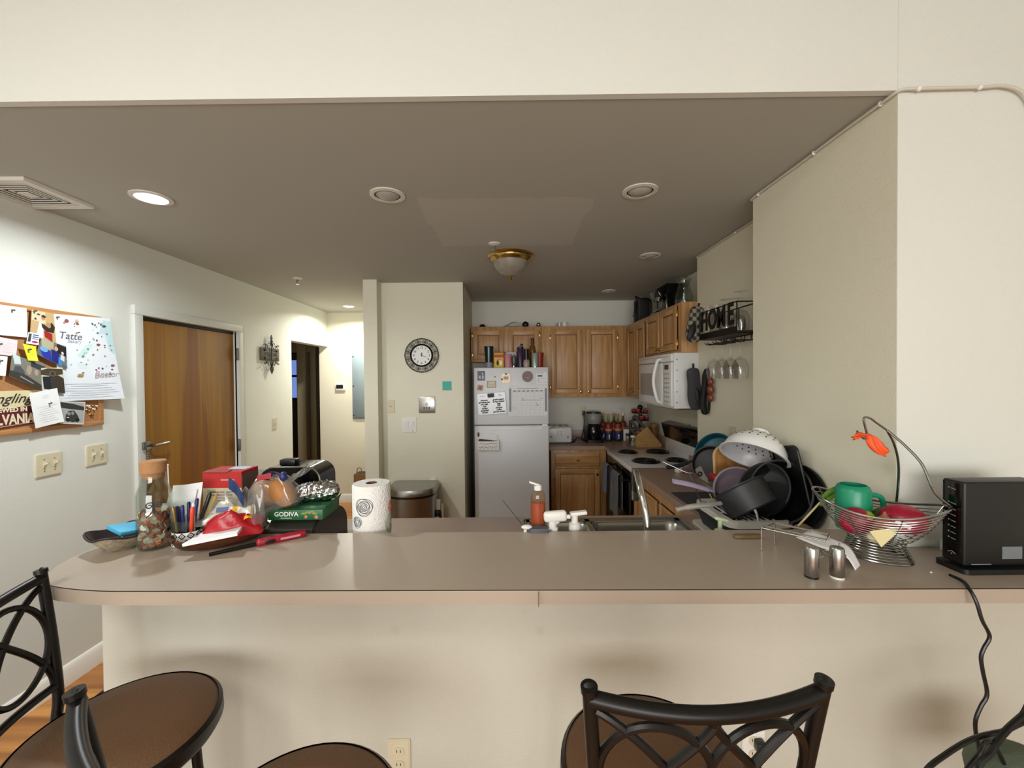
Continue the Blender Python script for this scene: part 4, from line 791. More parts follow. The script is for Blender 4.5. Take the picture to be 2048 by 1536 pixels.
# ---------------------------------------------------------------- on top of the fridge and cabinets
FT = fz - .0
def fr(px, dy=0): p = onY(px, 735, FY + .16 + dy); return (p[0], p[1], fz - .002)
t = T('tumbler', 'dark green tapered tumbler with grey base on fridge', 'tumbler', fr(978)); b = B(mat('tumbler_green', '0C2B2A', .2, var=.1)); b.lathe([(.036, .055), (.046, .205), (.042, .205), (0, .20)], n=28); b.obj('cup', t); b = B(m_black); b.lathe([(.047, .203), (.047, .216), (0, .22)], n=28); b.obj('lid', t); b = B(mat('tumbler_base', '8A8A92', .5)); b.lathe([(0, 0), (.037, 0), (.037, .055), (0, .055)], n=28); b.obj('base', t)
t = T('coffee_tin', 'yellow coffee package with a red band on fridge', 'package', fr(998)); b = B(mat('tin_yellow', 'D8B020', .45, var=.1)); b.box((0, 0, .075), (.098, .07, .15), bev=.006); b.obj('pack', t); b = B(mat('band_red', 'B02818', .5), TR(0, -.0355, 0) @ FC); b.box((0, .118, .0), (.098, .03, .002)); b.use(m_dark).ball((-.012, .05, .0), (.012, .028, .001), n=10, k=6); b.use(m_white).box((.02, .05, .0005), (.018, .04, .001)); b.use(mat('band_red', '', .5)).box((0, .085, .0005), (.04, .006, .001)); b.obj('printed_label', t)
t = T('plastic_cup', 'pink plastic cup on the fridge', 'cup', fr(1016, -.02)); b = B(mat('pink_plastic', 'C98088', .4)); b.lathe([(0, 0), (.034, 0), (.038, .13), (.035, .135), (.03, .128), (.0, .126)], n=28); b.obj('cup', t)
t = T('food_container', 'clear plastic container behind the pink cup', 'container', fr(1022, .12)); b = B(glass('clear_plastic', 'E8E8E6', .1, .15, 'C8C8C0')); b.prism(rrect(.13, .1, .015), .165); b.obj('tub', t)
t = T('cocktail_shaker', 'small dark grey grinder with bright bands on fridge', 'grinder', fr(1028)); b = B(m_chrome); b.lathe([(0, 0), (.022, 0), (.022, .04), (.018, .045)], n=20); b.lathe([(.014, .115), (.01, .128), (0, .13)], n=20); b.obj('metal_base', t); b = B(mat('grinder_grey', '4A5250', .3)); b.lathe([(.021, .045), (.024, .075), (.021, .115), (0, .116)], n=20); b.obj('body', t)
t = T('water_bottle', 'dark purple water bottle with black spout lid on fridge', 'bottle', fr(1041)); b = B(mat('bottle_purple', '3A2346', .3)); b.lathe([(0, 0), (.032, 0), (.033, .19), (.028, .2), (0, .2)], n=28); b.obj('body', t); b = B(m_black); b.lathe([(.033, .19), (.033, .205), (0, .212)], n=28); b.box((.012, 0, .222), (.03, .02, .035), RY(25), bev=.006); b.obj('lid', t)
t = T('spice_grinder', 'glass spice jar with tall black cap on fridge', 'jar', fr(1053, -.03)); b = B(mat('pepper_mix', 'A09080', .3, var=.6, scale=140)); b.lathe([(0, 0), (.031, 0), (.033, .05), (.028, .075), (.022, .08)], n=24); b.obj('jar', t); b = B(m_black); b.cyl((0, 0, .08), (0, 0, .185), .024); b.obj('cap', t)
t = T('wine_bottle', 'clear wine bottle with a dark red capsule on fridge', 'bottle', fr(1065, .05)); b = B(m_bot); b.lathe([(0, .002), (.036, .002), (.037, .18), (.03, .215), (.014, .24), (.013, .30)], n=24); b.obj('glass', t); b = B(mat('capsule_red', '521414', .4)); b.cyl((0, 0, .245), (0, 0, .302), .0155); b.obj('capsule', t)
t = T('spray_can', 'pale green and silver can on the fridge', 'can', fr(1070, -.03)); b = B(mat('can_green', '9FA89C', .3, .3)); b.lathe([(0, 0), (.034, 0), (.034, .135), (.028, .145), (0, .145)], n=28); b.obj('body', t); b = B(m_chrome); b.lathe([(.0345, 0), (.0345, .008)], n=28); b.obj('rim', t)
t = T('plastic_cup', 'red plastic cup at right edge of fridge top', 'cup', fr(1079, .03)); b = B(mat('cup_red', '8E1C16', .4)); b.lathe([(0, 0), (.033, 0), (.044, .15), (.041, .15), (.03, .01), (0, .01)], n=28); b.obj('cup', t)
def ct(px, Y=4.56): p = onY(px, 650, Y); return (p[0], Y, ZT)
t = T('bowl', 'small black dome shaped item on cabinet above fridge', 'bowl', ct(965)); b = B(m_black); b.lathe([(.035, 0), (.034, .025), (.02, .043), (0, .048)], n=24); b.obj('dome', t)
t = T('wire_rack', 'folded grey wire rack lying on cabinet above fridge', 'rack', ct(1027)); b = B(m_steel)
for o in (-.02, .02): b.tube(spline([(-.12, o, .006), (-.05, o, .04), (0, o, .062), (.05, o, .05), (.11, o, .006)], 6), .004, 6)
for k in range(5): b.tube([(-.08 + .04 * k, -.02, .05 - abs(k - 2) * .013), (-.08 + .04 * k, .02, .05 - abs(k - 2) * .013)], .003, 6)
b.box((0, 0, .012), (.12, .03, .02), bev=.005); b.obj('wire_frame', t)
t = T('black_pouch', 'small black rounded pouch on cabinet above fridge', 'pouch', ct(1051, 4.52)); b = B(m_black); b.ball((0, 0, .033), (.036, .03, .034)); b.obj('pouch', t)
t = T('ball_ornament', 'shiny silver ball on cabinet above fridge', 'ball', ct(1077, 4.5)); b = B(m_chrome); b.ball((0, 0, .026), .026); b.obj('ball', t)
t = T('white_cup', 'translucent cup on top of tall wall cabinet', 'cup', ct(1119)); b = B(glass('milky_plastic', 'F0F0EE', .2, .45, 'D8D8D4')); b.lathe([(0, 0), (.028, 0), (.032, .052), (.028, .052), (.024, .006), (0, .006)], n=24); b.obj('cup', t)
t = T('white_cup', 'white cylinder cup on top of tall wall cabinet', 'cup', ct(1129)); b = B(m_white); b.lathe([(0, 0), (.03, 0), (.03, .062), (.026, .062), (.026, .006), (0, .006)], n=24); b.obj('cup', t)
t = T('espresso_machine', 'black espresso machine on the cabinet over the microwave', 'espresso machine', (1.43, 3.73, ZT)); m_bgl = mat('gloss_black', '08080A', .15)
b = B(m_bgl, FCat(0)); b.box((.04, .135, 0), (.16, .27, .24), bev=.012); b.box((-.05, .20, 0), (.10, .10, .2), RZ(28), bev=.01); b.box((-.05, .015, 0), (.12, .03, .2), bev=.006); b.obj('body', t)
b = B(m_chrome); b.cyl((-.08, -.04, .12), (-.08, -.04, .155), .03); b.obj('brew_group', t); b = B(m_chrome); b.tube([(-.06, -.09, .13), (-.085, -.09, .05)], .005, 8); b.obj('steam_wand', t); b = B(m_chrome); b.box((-.07, -.05, .036), (.08, .1, .008), bev=.002); b.obj('drip_tray', t)
t = T('thermos_bag', 'black strapped bag beside the espresso machine on cabinet', 'bag', (1.42, 4.33, ZT)); b = B(mat('bag_black', '0D0D10', .6, var=.2)); b.prism(rrect(.16, .14, .03), .25); b.ball((.02, 0, .25), (.07, .06, .03)); b.obj('body', t); b = B(m_black); b.tube(spline([(-.07, -.05, .24), (-.10, -.07, .28), (-.03, -.03, .26)], 6), .007, 6); b.tube(spline([(-.085, -.04, .22), (-.1, -.05, .12), (-.11, -.05, .07)], 6), .012, 6); b.obj('strap', t); b = B(mat('bag_net', '2A2C36', .7)); b.box((.06, -.075, .12), (.03, .008, .2), bev=.003); b.obj('side_band', t)
t = T('glass_pitcher', 'clear glass pitcher next to espresso machine on cabinet', 'pitcher', (1.45, 3.38, ZT)); b = B(glass('clear_glass', 'EEF2F0', .02)); b.lathe([(0, .002), (.055, .002), (.068, .03), (.07, .1), (.05, .17), (.042, .205), (.058, .25), (.056, .25), (.040, .205), (.047, .17), (.067, .1), (.064, .03), (.05, .008), (0, .008)], n=36); b.obj('glass', t)
# ---------------------------------------------------------------- bulletin board and what is pinned to it
yb1 = onX(199, 740, XL)[1]; zb1 = onX(198, 634, XL)[2]; zb0 = onX(200, 849, XL)[2]; yb0 = 1.40; cy, cz = (yb0 + yb1) / 2, (zb0 + zb1) / 2; bw, bh = yb1 - yb0, zb1 - zb0
t = T('bulletin_board', 'cork bulletin board in a wooden frame, crowded with papers', 'bulletin board', (XL, cy, cz))
b = B(mat('cork', 'A8764C', .9, var=.25, scale=120), FL); b.box((0, 0, .006), (bw - .03, bh - .03, .012)); b.obj('cork_panel', t)
m_bf = wood('board_frame', 'A8713F', 'C08C58', (1, .6, 8), 9, .5)
b = B(m_bf, FL)
for s in (-1, 1): b.box((0, s * (bh / 2 - .012), .010), (bw, .024, .020), bev=.002); b.box((s * (bw / 2 - .012), 0, .010), (.024, bh - .048, .020), bev=.002)
b.obj('frame', t)
def onB(px, py, o): return Vector(onX(px, py, XL + o))
def pin(q, par=None, m=None, world=True):
    b = B(m or m_steel, TR(q) @ FL); b.lathe([(0, .012), (.0045, .011), (.003, .005), (.006, .002), (0, 0)], n=10); return b.obj('push_pin', par, world=world) if par else b.obj('push_pin')
KO = [0.0135]
def pinned(name, label, cat, q, m, pins=(), prints=(), lines=None, curl=0, off=None, group=None):
    """q: TL, TR, BR, BL corners as seen in the photograph, on the board's plane"""
    if off is None: KO[0] += .0013; off = KO[0]
    P = [onB(x, y, off) for x, y in q]; c = mid(*P); t = T(name, label, cat, c, 0, group)
    def at(u, v, o=0):
        a = P[0].lerp(P[1], u); d = P[3].lerp(P[2], u); r = a.lerp(d, v); r.x += o + curl * (u * v) ** 2; return r
    b = B(m); b.grid(lambda u, v: at(u, v) + Vector((.0, 0, 0)), 8, 8, .0007); b.obj('sheet', t, world=True)
    if prints:
        ms = {}
        for pm, poly in prints: ms.setdefault(pm.name, (pm, []))[1].append(poly)
        b = B(list(ms.values())[0][0]); i = 0
        for pm, polys in ms.values():
            b.use(pm)
            for poly in polys:
                i += 1; V = [at(u, v, .0009 + .00008 * i) for u, v in poly]
                b.add(V, [tuple(range(len(V)))])
        b.obj('print', t, sharp=0, world=True)
    if lines:
        b = B(lines[0])
        for u0, u1, v, h in lines[1]: b.add([at(u0, v, .001), at(u1, v, .001), at(u1, v + h, .001), at(u0, v + h, .001)], [(0, 1, 2, 3)])
        b.obj('written_lines', t, sharp=0, world=True)
    for u, v in pins: pin(at(u, v, .0012), t)
    return t, at
def el(u, v, a, c, n=14): return [(u + a * math.cos(6.2832 * k / n), v + c * math.sin(6.2832 * k / n)) for k in range(n)]
def bx(u0, v0, u1, v1): return [(u0, v0), (u1, v0), (u1, v1), (u0, v1)]
C_ = lambda h: mat('print_' + h, h, .55, var=.08, scale=60)
LN = lambda n, u0, u1, v0, v1, h=.008: [(u0 + .05 * ((i * 5) % 3), u1 - .06 * ((i * 3) % 4), v0 + (v1 - v0) * i / (n - 1), h) for i in range(n)]
m_lt = mat('faint_pencil', 'A9ABB4', .7)
# tin beer sign standing on the lower frame
Q = [(-190, 789), (83, 779.5), (79, 845), (-190, 891)]
t, at = pinned('tin_sign', 'cream and maroon tin sign at the bottom of the board', 'sign', Q, C_('D9CCA0'), prints=[(C_('5E1B22'), bx(0, .46, 1, 1)), (C_('D9CCA0'), bx(0, .94, 1, .955))])
def sgn(txt, px, py, size, m, sx=1, bold=0, shear=0):
    q = onB(px, py, KO[0] + .0022); text(t, txt, size, TR(q - t.location) @ FL, m, 'lettering', bold=bold, shear=shear, sx=sx, align='RIGHT')
sgn('Yuengling', 63, 796, .064, m_ink, 1.0, .0002, .45)
sgn('BREWED IN', 55, 818, .029, C_('E2D6B4'), .98, .0012); sgn('PENNSYLVANIA', 69, 836, .066, C_('E2D6B4'), .66, .0022)
KO[0] = .0205
# illustrated map poster hanging off the right edge
m_post = mat('poster_paper', 'DDE2E8', .6, var=.02); r2 = random.Random(3); pr = [(C_('B9D4DA'), [(.86, .03), (1, .04), (.99, .45), (.9, .4), (.86, .2), (.74, .2)]), (C_('C2DCD8'), [(.32, .47), (.5, .34), (.62, .32), (.52, .42), (.42, .5)]), (C_('CFE0E0'), [(.3, .55), (.48, .56), (.46, .62), (.34, .62)])]
cl = ['8C4A50', '4A5058', 'A08058', '5E6874', '9A3A40', '6C7A50']
for k in range(58):
    u, v = r2.uniform(.14, .95), r2.uniform(.05, .70)
    if u < .52 and .22 < v < .36: continue
    a = r2.uniform(.006, .022); pr.append((C_(cl[k % 6]), el(u, v, a, a * r2.uniform(.25, .8), 7)))
for u, v, a, c, h in ((.20, .07, .035, .022, '8C4A50'), (.36, .06, .02, .02, 'C4B070'), (.34, .70, .05, .018, 'A88850'), (.70, .33, .034, .012, '9A3A40'), (.85, .10, .04, .01, '3A3F46'), (.90, .58, .035, .012, '8A5560')): pr.append((C_(h), el(u, v, a, c)))
t, at = pinned('map_poster', 'large illustrated neighbourhood map poster overhanging board and wall', 'poster', [(106.5, 627.5), (219.5, 637), (239.5, 797), (118, 803)], m_post, pins=[(.05, .035)], prints=pr, lines=(m_lt, LN(7, .08, .95, .80, .96, .004)), curl=.03)
m_pen = mat('map_pen', '5C5A66', .7)
q = at(.24, .245, .002); text(t, 'Tatte', .054, TR(q - t.location) @ FL, m_pen, 'lettering', shear=.2)
q = at(.30, .305, .002); text(t, 'Bakery', .026, TR(q - t.location) @ FL, m_lt, 'lettering', shear=.2)
q = at(.78, .69, .006); text(t, 'Boston', .05, TR(q - t.location) @ FL, mat('map_pink', 'B8A0A8', .7), 'lettering', shear=.1)
pinned('paper', 'white letter pinned at the upper left of bulletin board', 'paper', [(-45, 603), (53, 616.5), (55, 675), (-45, 666)], m_paper, pins=[(.68, .13)], lines=(m_lt, LN(9, .35, .9, .36, .82) + [(.60, .72, .2, .008), (.60, .76, .24, .008)]))
pinned('paper', 'pinkish ruled note below the upper left letter', 'paper', [(-40, 666), (35, 681), (32, 713), (-40, 705)], C_('DCCDD0'), pins=[(.5, .4)], lines=(m_lt, LN(5, .45, .95, .25, .8)))
pinned('paper', 'small white note at left edge of board', 'paper', [(-40, 708), (15, 713), (11, 752), (-40, 750)], m_paper, pins=[(.72, .25)], lines=(m_lt, LN(4, .55, .95, .4, .8)))
pinned('photograph', 'photo of a person beside a bear figure on tan wall', 'photograph', [(63, 618.5), (107, 627), (113, 693), (60, 668)], C_('B99C70'), pins=[(.1, .05)],
       prints=[(C_('CDBE9C'), bx(.02, .02, .6, .4)), (C_('DCDDDC'), [(.34, .38), (.5, .4), (.48, .95), (.22, .95)]), (C_('B97F68'), el(.5, .24, .09, .07)), (C_('3A2A1E'), el(.52, .17, .10, .05)), (C_('2A1C10'), [(.42, .42), (.55, .45), (.7, .5), (.86, .3), (1, .42), (.92, .62), (.6, .66), (.44, .56)]), (C_('A8855A'), el(.72, .42, .1, .09)), (C_('97141C'), [(.52, .66), (.85, .66), (.84, .92), (.55, .86)]), (C_('4A3B2E'), el(.3, .14, .08, .03)), (C_('4A3B2E'), el(.17, .33, .05, .04))])
pinned('card', 'small card with blue stripes and a pink oval', 'card', [(57, 664), (79, 668), (77, 690), (52, 687)], m_paper, prints=[(C_('4A6488'), bx(.4, .12, .95, .22)), (C_('4A6488'), bx(.4, .30, .95, .40)), (C_('4A6488'), bx(.4, .48, .95, .54)), (C_('A8305E'), el(.66, .78, .27, .10)), (C_('3C3844'), bx(.06, .1, .3, .8))])
pinned('photograph', 'tilted photo of a group dressed in bright blue', 'photograph', [(82, 676), (132, 693), (134, 738), (72, 708)], C_('6C6A66'), prints=[(C_('A9A488'), [(.0, .0), (.5, .02), (.5, .45), (.1, .5)]), (C_('1C1214'), [(.62, .02), (1, .05), (.98, .5), (.62, .45)]), (C_('1B2F9E'), [(.05, .62), (.4, .5), (.5, .98), (.22, .98)]), (C_('141B72'), [(.42, .38), (.72, .45), (.78, .98), (.5, .98)]), (C_('2F83C4'), [(.70, .62), (.82, .66), (.82, .98), (.70, .98)]), (C_('6FA2CC'), el(.18, .55, .14, .14)), (C_('C49A80'), el(.42, .30, .05, .08)), (C_('C8A288'), el(.60, .28, .07, .10)), (C_('CFC0B0'), el(.84, .38, .05, .07)), (C_('C6CDD6'), [(.78, .46), (.92, .48), (.9, .75), (.76, .7)]), (C_('46607C'), [(.85, .88), (1, .9), (1, 1), (.85, 1)])])
pinned('photograph', 'grey photo of people crowded along a dark car', 'photograph', [(24, 709), (92, 729), (85, 782), (18, 752)], C_('77766C'), prints=[(C_('BFD0D2'), [(0, -.05), (.22, 0), (.28, .3), (.1, .38)]), (C_('4A4A52'), [(.08, .72), (.12, .45), (.26, .38), (.4, .55), (.42, .7)]), (C_('38342E'), [(0, .72), (.45, .66), (1, .82), (1, 1), (0, .98)]), (C_('A0907E'), el(.52, .42, .08, .2)), (C_('B08E80'), el(.74, .42, .06, .12)), (C_('33343C'), [(.55, .05), (.98, .1), (.98, .3), (.55, .24)]), (C_('8A8C90'), [(.3, .78), (.7, .86), (.7, .9), (.3, .84)])])
pinned('photograph', 'photo of a person in olive uniform holding binoculars', 'photograph', [(82, 736), (125, 735), (130, 787), (84, 781)], C_('C9C3B0'), prints=[(C_('403824'), [(-.02, .1), (.3, .02), (.98, .06), (.98, .26), (.7, .3), (.3, .34), (-.02, .3)]), (C_('332C24'), [(.34, .34), (.75, .3), (1.0, .42), (1.0, 1), (.3, 1)]), (C_('17182A'), [(.04, .38), (.38, .36), (.4, .92), (.08, .92)]), (C_('5A5440'), el(.5, .24, .16, .12)), (C_('2A2820'), el(.5, .24, .08, .07))])
pinned('photograph', 'black and white photo of an old car, lower right', 'photograph', [(118.5, 802), (170.5, 804), (167, 849), (121, 847)], C_('D6D6D4'), prints=[(C_('A4A6A6'), bx(.03, .04, .97, .95)), (C_('2E2E2E'), [(.03, .04), (.5, .1), (.97, .22), (.97, .38), (.4, .34), (.03, .3)]), (C_('303130'), [(.22, .62), (.34, .42), (.56, .40), (.72, .62), (.82, .84), (.5, .92), (.2, .84)]), (C_('8A8C8A'), el(.35, .55, .07, .08)), (C_('8A8C8A'), el(.5, .52, .06, .08)), (C_('141414'), el(.30, .82, .09, .09)), (C_('141414'), el(.70, .82, .08, .09)), (C_('DADADA'), bx(.26, .70, .34, .74))])
pinned('sticky_note', 'yellow-green sticky note curling on the bulletin board', 'sticky note', [(45, 687), (72, 693), (71, 722), (56, 721)], mat('yellow_note', 'D8E02C', .6), pins=[(.35, .3)], lines=(m_ink, [(.35, .8, .5, .012), (.4, .85, .62, .012)]), curl=.015)
pinned('paper', 'white letter pinned over the maroon sign, lower middle', 'paper', [(58, 787), (114, 776), (126, 843), (71, 857)], m_paper, pins=[(.62, .38)], lines=(m_lt, LN(8, .18, .9, .45, .88) + [(.45, .62, .14, .006), (.42, .66, .18, .006), (.45, .62, .22, .006)]), curl=.006)
for k, (px, py) in enumerate(((174, 812), (180, 812), (186, 812), (191, 812), (173, 820), (178, 822), (186, 818), (180, 829), (184, 830), (177, 815))):
    o = pin(onB(px, py, .0125), None, m_brass if k % 3 else m_white); tag(o, 'push pin in the loose cluster at the board\'s lower right corner', 'push pin', 'push pins in the corner cluster')

# ---------------------------------------------------------------- shelf of wine glasses and mitts on the right recess wall
XW = 1.40; y0, y1, z0, z1, xf = 2.26, 2.70, 1.862, 2.035, 1.262
t = shelf = T('wall_shelf', 'black wire wall shelf with cut-out letters and glass rails', 'shelf', (XW, (y0 + y1) / 2, z0))
b = B(wood('shelf_wood', '2E1E12', '4A3220', (1, 6, 1), 9, .5)); b.box(((xf + XW) / 2, (y0 + y1) / 2, z0 + .008), (XW - xf - .004, y1 - y0 - .006, .014)); b.obj('board', t, world=True)
b = B(m_dark); R = .0035
for z in (z0, z1): b.tube([(xf, y0, z), (xf, y1, z), (XW - .004, y1, z), (XW - .004, y0, z)], R, 6, True)
for y in (y0, y1): b.tube([(xf, y, z0), (xf, y, z1)], R, 6); b.tube([(XW - .004, y, z0), (XW - .004, y, z1)], R, 6)
b.tube([(XW - .004, (y0 + y1) / 2, z0), (XW - .004, (y0 + y1) / 2, z1)], R, 6); b.box((xf, (y0 + y1) / 2, z0 + .018), (.004, y1 - y0, .040)); b.obj('wire_frame', t, world=True)
for k, ch in enumerate('HOME'):
    text(t, ch, .172, TR(Vector((xf - .002, y1 - .065 - k * .104, z0 + .108)) - t.location) @ FR, m_dark, 'letter', ext=.002, bold=.005, sx=.78)
m_wire = m_dark
for k in range(4):
    yc = y1 - .075 - k * .10; b = B(m_wire)
    for s in (-.018, .018): b.tube([(XW - .01, yc + s, z0 - .002), (XW - .01, yc + s, z0 - .035), (xf + .015, yc + s, z0 - .035), (xf + .005, yc + s, z0 - .025)], .0028, 6)
    b.obj('glass_rail', t, world=True)
b = B(m_wire); b.tube([(xf + .05, y0 + .02, z0 - .036), (xf + .05, y1 - .02, z0 - .036)], .0028, 6); b.obj('cross_bar', t, world=True)
m_gl = glass('wine_glass', 'FEFEFE', .02)
def wineglass(name, label, loc, up, s=1, group=None):
    t = T(name, label, 'wine glass', loc, 0, group); X = RX(180) if not up else FU
    # profile from foot (z=0) to lip; an inverted glass hangs foot up
    b = B(m_gl); b.lathe([(0, 0), (.034 * s, .001), (.034 * s, .003), (.008, .007), (.0035, .014), (.0035, .085 * s), (.008, .092 * s)], M=X, n=28); b.obj('stem_and_foot', t)
    b = B(m_gl); b.lathe([(.006, .088 * s), (.026 * s, .104 * s), (.039 * s, .135 * s), (.041 * s, .160 * s), (.035 * s, .205 * s), (.034 * s, .205 * s), (.0398 * s, .160 * s), (.0375 * s, .136 * s), (.025 * s, .107 * s), (.0, .096 * s)], M=X, n=32); b.obj('bowl', t); return t
for k in range(4):
    wineglass('wine_glass', ['hanging wine glass farthest from the bar under the wire shelf', 'second hanging wine glass counted from the oven mitts', 'third hanging wine glass counted from the oven mitts', 'hanging wine glass nearest the wall corner under the shelf'][k], (xf + .055, y1 - .075 - k * .10, z0 - .030), False, 1.1, 'wine glasses hanging under the shelf')
for px, py, lb, dx in ((1452, 588, 'upside-down wine glass at middle of the wire shelf', .04), (1475, 594, 'upside-down wine glass standing behind others on shelf', .09), (1482, 575, 'tallest upside-down wine glass at near end of wire shelf', .045)):
    q = onX(px, py, xf + dx); t = wineglass('wine_glass', lb, (q[0], q[1], q[2]), False, 1.0 if py > 580 else 1.08, 'upside-down glasses on the shelf')
    t.location.z = z0 + .0155 + (.205 if py > 580 else .2215)
for px, lb, r in ((1417, 'clear tumbler at far end of the wire shelf', .036), (1433, 'clear tumbler beside the far tumbler on wire shelf', .04)):
    q = onX(px, 610, xf + .06); t = T('glass_tumbler', lb, 'tumbler', (q[0], q[1], z0 + .0155)); b = B(m_gl); b.lathe([(0, .004), (r * .85, .004), (r, .02), (r, .2), (r - .003, .2), (r - .003, .02), (0, .01)], n=28); b.obj('glass', t)
# quilted mitts
def mitt(name, label, q, w, h, m, m2, tilt, thumb, th=.035, rz=0):
    t = T(name, label, 'oven mitt', q, rz); M = FC @ RZ(tilt)
    prof = [(-w * .36, h * .48), (w * .36, h * .48), (w * .42, h * .15), (w * .5, -h * .2), (w * .36, -h * .43), (0, -h * .5), (-w * .36, -h * .43), (-w * .5, -h * .2), (-w * .42, h * .15)]
    P = [(p.x, p.y) for p in spline([(x, y, 0) for x, y in prof], 4, True)]
    b = B(m, M); n = len(P); vs = []; L = [(1, 0), (1, .3), (.9, .5)]
    for f, z in ((.88, -th / 2), (1, -th * .2), (1, th * .2), (.88, th / 2)): vs += [(x * f, y * f, z) for x, y in P]
    b.add(vs, [(k * n + i, k * n + (i + 1) % n, (k + 1) * n + (i + 1) % n, (k + 1) * n + i) for k in range(3) for i in range(n)] + [tuple(range(n))[::-1], tuple(3 * n + i for i in range(n))]); b.obj('mitt', t)
    b = B(m2, M); b.ball((thumb * w * .30, -h * .22, th * .55), (w * .22, h * .26, th * .28), RZ(thumb * 14)); b.obj('grip_patch', t)
    b = B(m2, M); b.tube([(0, h * .46, 0), (.004, h * .62, 0), (.012, h * .62, 0), (.008, h * .46, 0)], .004, 6); b.obj('loop', t); return t
m_sil = mat('silicone_grey', '3C3A3E', .7, var=.08); m_sil2 = mat('silicone_black', '101012', .6)
q = onY(1389, 779, 2.93); mitt('oven_mitt', 'flat dark grey mitt hanging against the microwave side', q, .105, .30, m_sil, m_sil2, 5, .6)
q = onY(1413, 784, 2.86); mitt('oven_mitt', 'darker oven mitt hanging second, on wall beside glasses', q, .085, .32, m_sil2, m_black, -6, .2, rz=20)
def plaid():
    m, nt, out = _new('plaid_cloth'); L = nt.links.new; p = nt.nodes.new('ShaderNodeBsdfPrincipled'); L(p.outputs[0], out.inputs[0]); p.inputs['Roughness'].default_value = .95
    tc = nt.nodes.new('ShaderNodeTexCoord'); ck = nt.nodes.new('ShaderNodeTexChecker'); ck.inputs['Scale'].default_value = 38; ck.inputs[1].default_value = lin('8E8878'); ck.inputs[2].default_value = lin('3A362E'); L(tc.outputs['Object'], ck.inputs[0]); L(ck.outputs[0], p.inputs[0]); return m
q = onY(1390, 650, 2.76); mitt('oven_mitt', 'plaid grey and cream oven mitt hanging on shelf end', q, .11, .24, plaid(), m_sil2, -8, -.8, .045)
q = onX(1421, 778, XW - .03); t = T('key_ring', 'reddish bundle hanging on the wall below the glasses', 'ornament', (q[0], q[1], q[2])); b = B(mat('copper_red', '8A4A3C', .35, .4, var=.3, scale=50))
for dz, r in ((.05, .026), (-.005, .03), (-.06, .024)): b.ball((0, 0, dz), (r * .7, r, r * 1.25), n=14, k=8)
b.obj('bundle', t); b = B(m_dark); b.tube([(0.01, 0, .08), (.02, 0, .13)], .002, 6); b.obj('hook', t)
p = mid(onX(1466, 872, XW), onX(1466, 872, XW)); t = plate('ivory outlet plate on wall above the colander', 'outlet', FR, p, .075, .12, m_ivory, 'wall_outlet')
b = B(m_ivory, FR); b.box((0, .028, .009), (.034, .03, .004), bev=.003); b.obj('receptacle', t)
b = B(m_ivory, FR); b.box((0, -.028, .009), (.034, .03, .004), bev=.003); b.obj('receptacle', t)
# ---------------------------------------------------------------- the bar top and what lies on it
P = [onZ(2048, 1176, BAR), (1.75, 1.018, 0), (1.75, 1.262, 0), (1.222, 1.279, 0), (1.215, 1.44, 0), (.67, 1.443, 0), (-.75, 1.46, 0), (-1.22, 1.462, 0)]
end = [(p.x, p.y) for p in spline([(-1.22, 1.462, 0), (-1.325, 1.43, 0), (-1.367, 1.34, 0), (-1.355, 1.24, 0), (-1.315, 1.165, 0), (-1.245, 1.108, 0), (-1.10, 1.076, 0), (-.95, 1.069, 0)], 6)]
poly = [(1.75, 1.018), (1.75, 1.262), (1.222, 1.279), (1.217, 1.44)] + end
m_bar = mat('bar_laminate', 'A99A8A', .33, var=.10, scale=480)
t = T('bar_countertop', 'long beige-brown laminate bar top with rounded left end', 'bar counter', (0, 1.25, 1.034))
b = B(m_bar); b.prism(poly, BAR - 1.0365, TR(0, 0, 1.0365)); b.obj('bar_slab', t, world=True, sharp=30)
m_edge = mat('laminate_edge', '8E7468', .45, var=.1, scale=300)
b = B(m_dark); fr = [(1.75, 1.018)] + [(x, y) for x, y in end[::-1]]
def outl(z0, z1, o):
    vs = []; n = len(fr)
    for i, (x, y) in enumerate(fr):
        a, c = Vector(fr[max(i - 1, 0)]), Vector(fr[min(i + 1, n - 1)]); d = (c - a).normalized(); nx, ny = -d.y, d.x
        if i == 0: nx, ny = 0, -1
        if ny > 0 and x > -1.2: nx, ny = -nx, -ny
        vs.append((x + nx * o, y + ny * o))
    return vs
b.tube([(x, y, BAR - .0012) for x, y in fr], .0012, 5); b.obj('edge_seam', t, world=True)
p = onZ(1077, 1183, BAR); b = B(m_dark); b.box((p[0], 1.0385, (BAR + 1.0365) / 2), (.0012, .004, .0385)); b.obj('joint', t, world=True)
def ab(px, py): return Vector(onZ(px, py, BAR))
def atY(px, py, Y): return Vector(onY(px, py, Y))
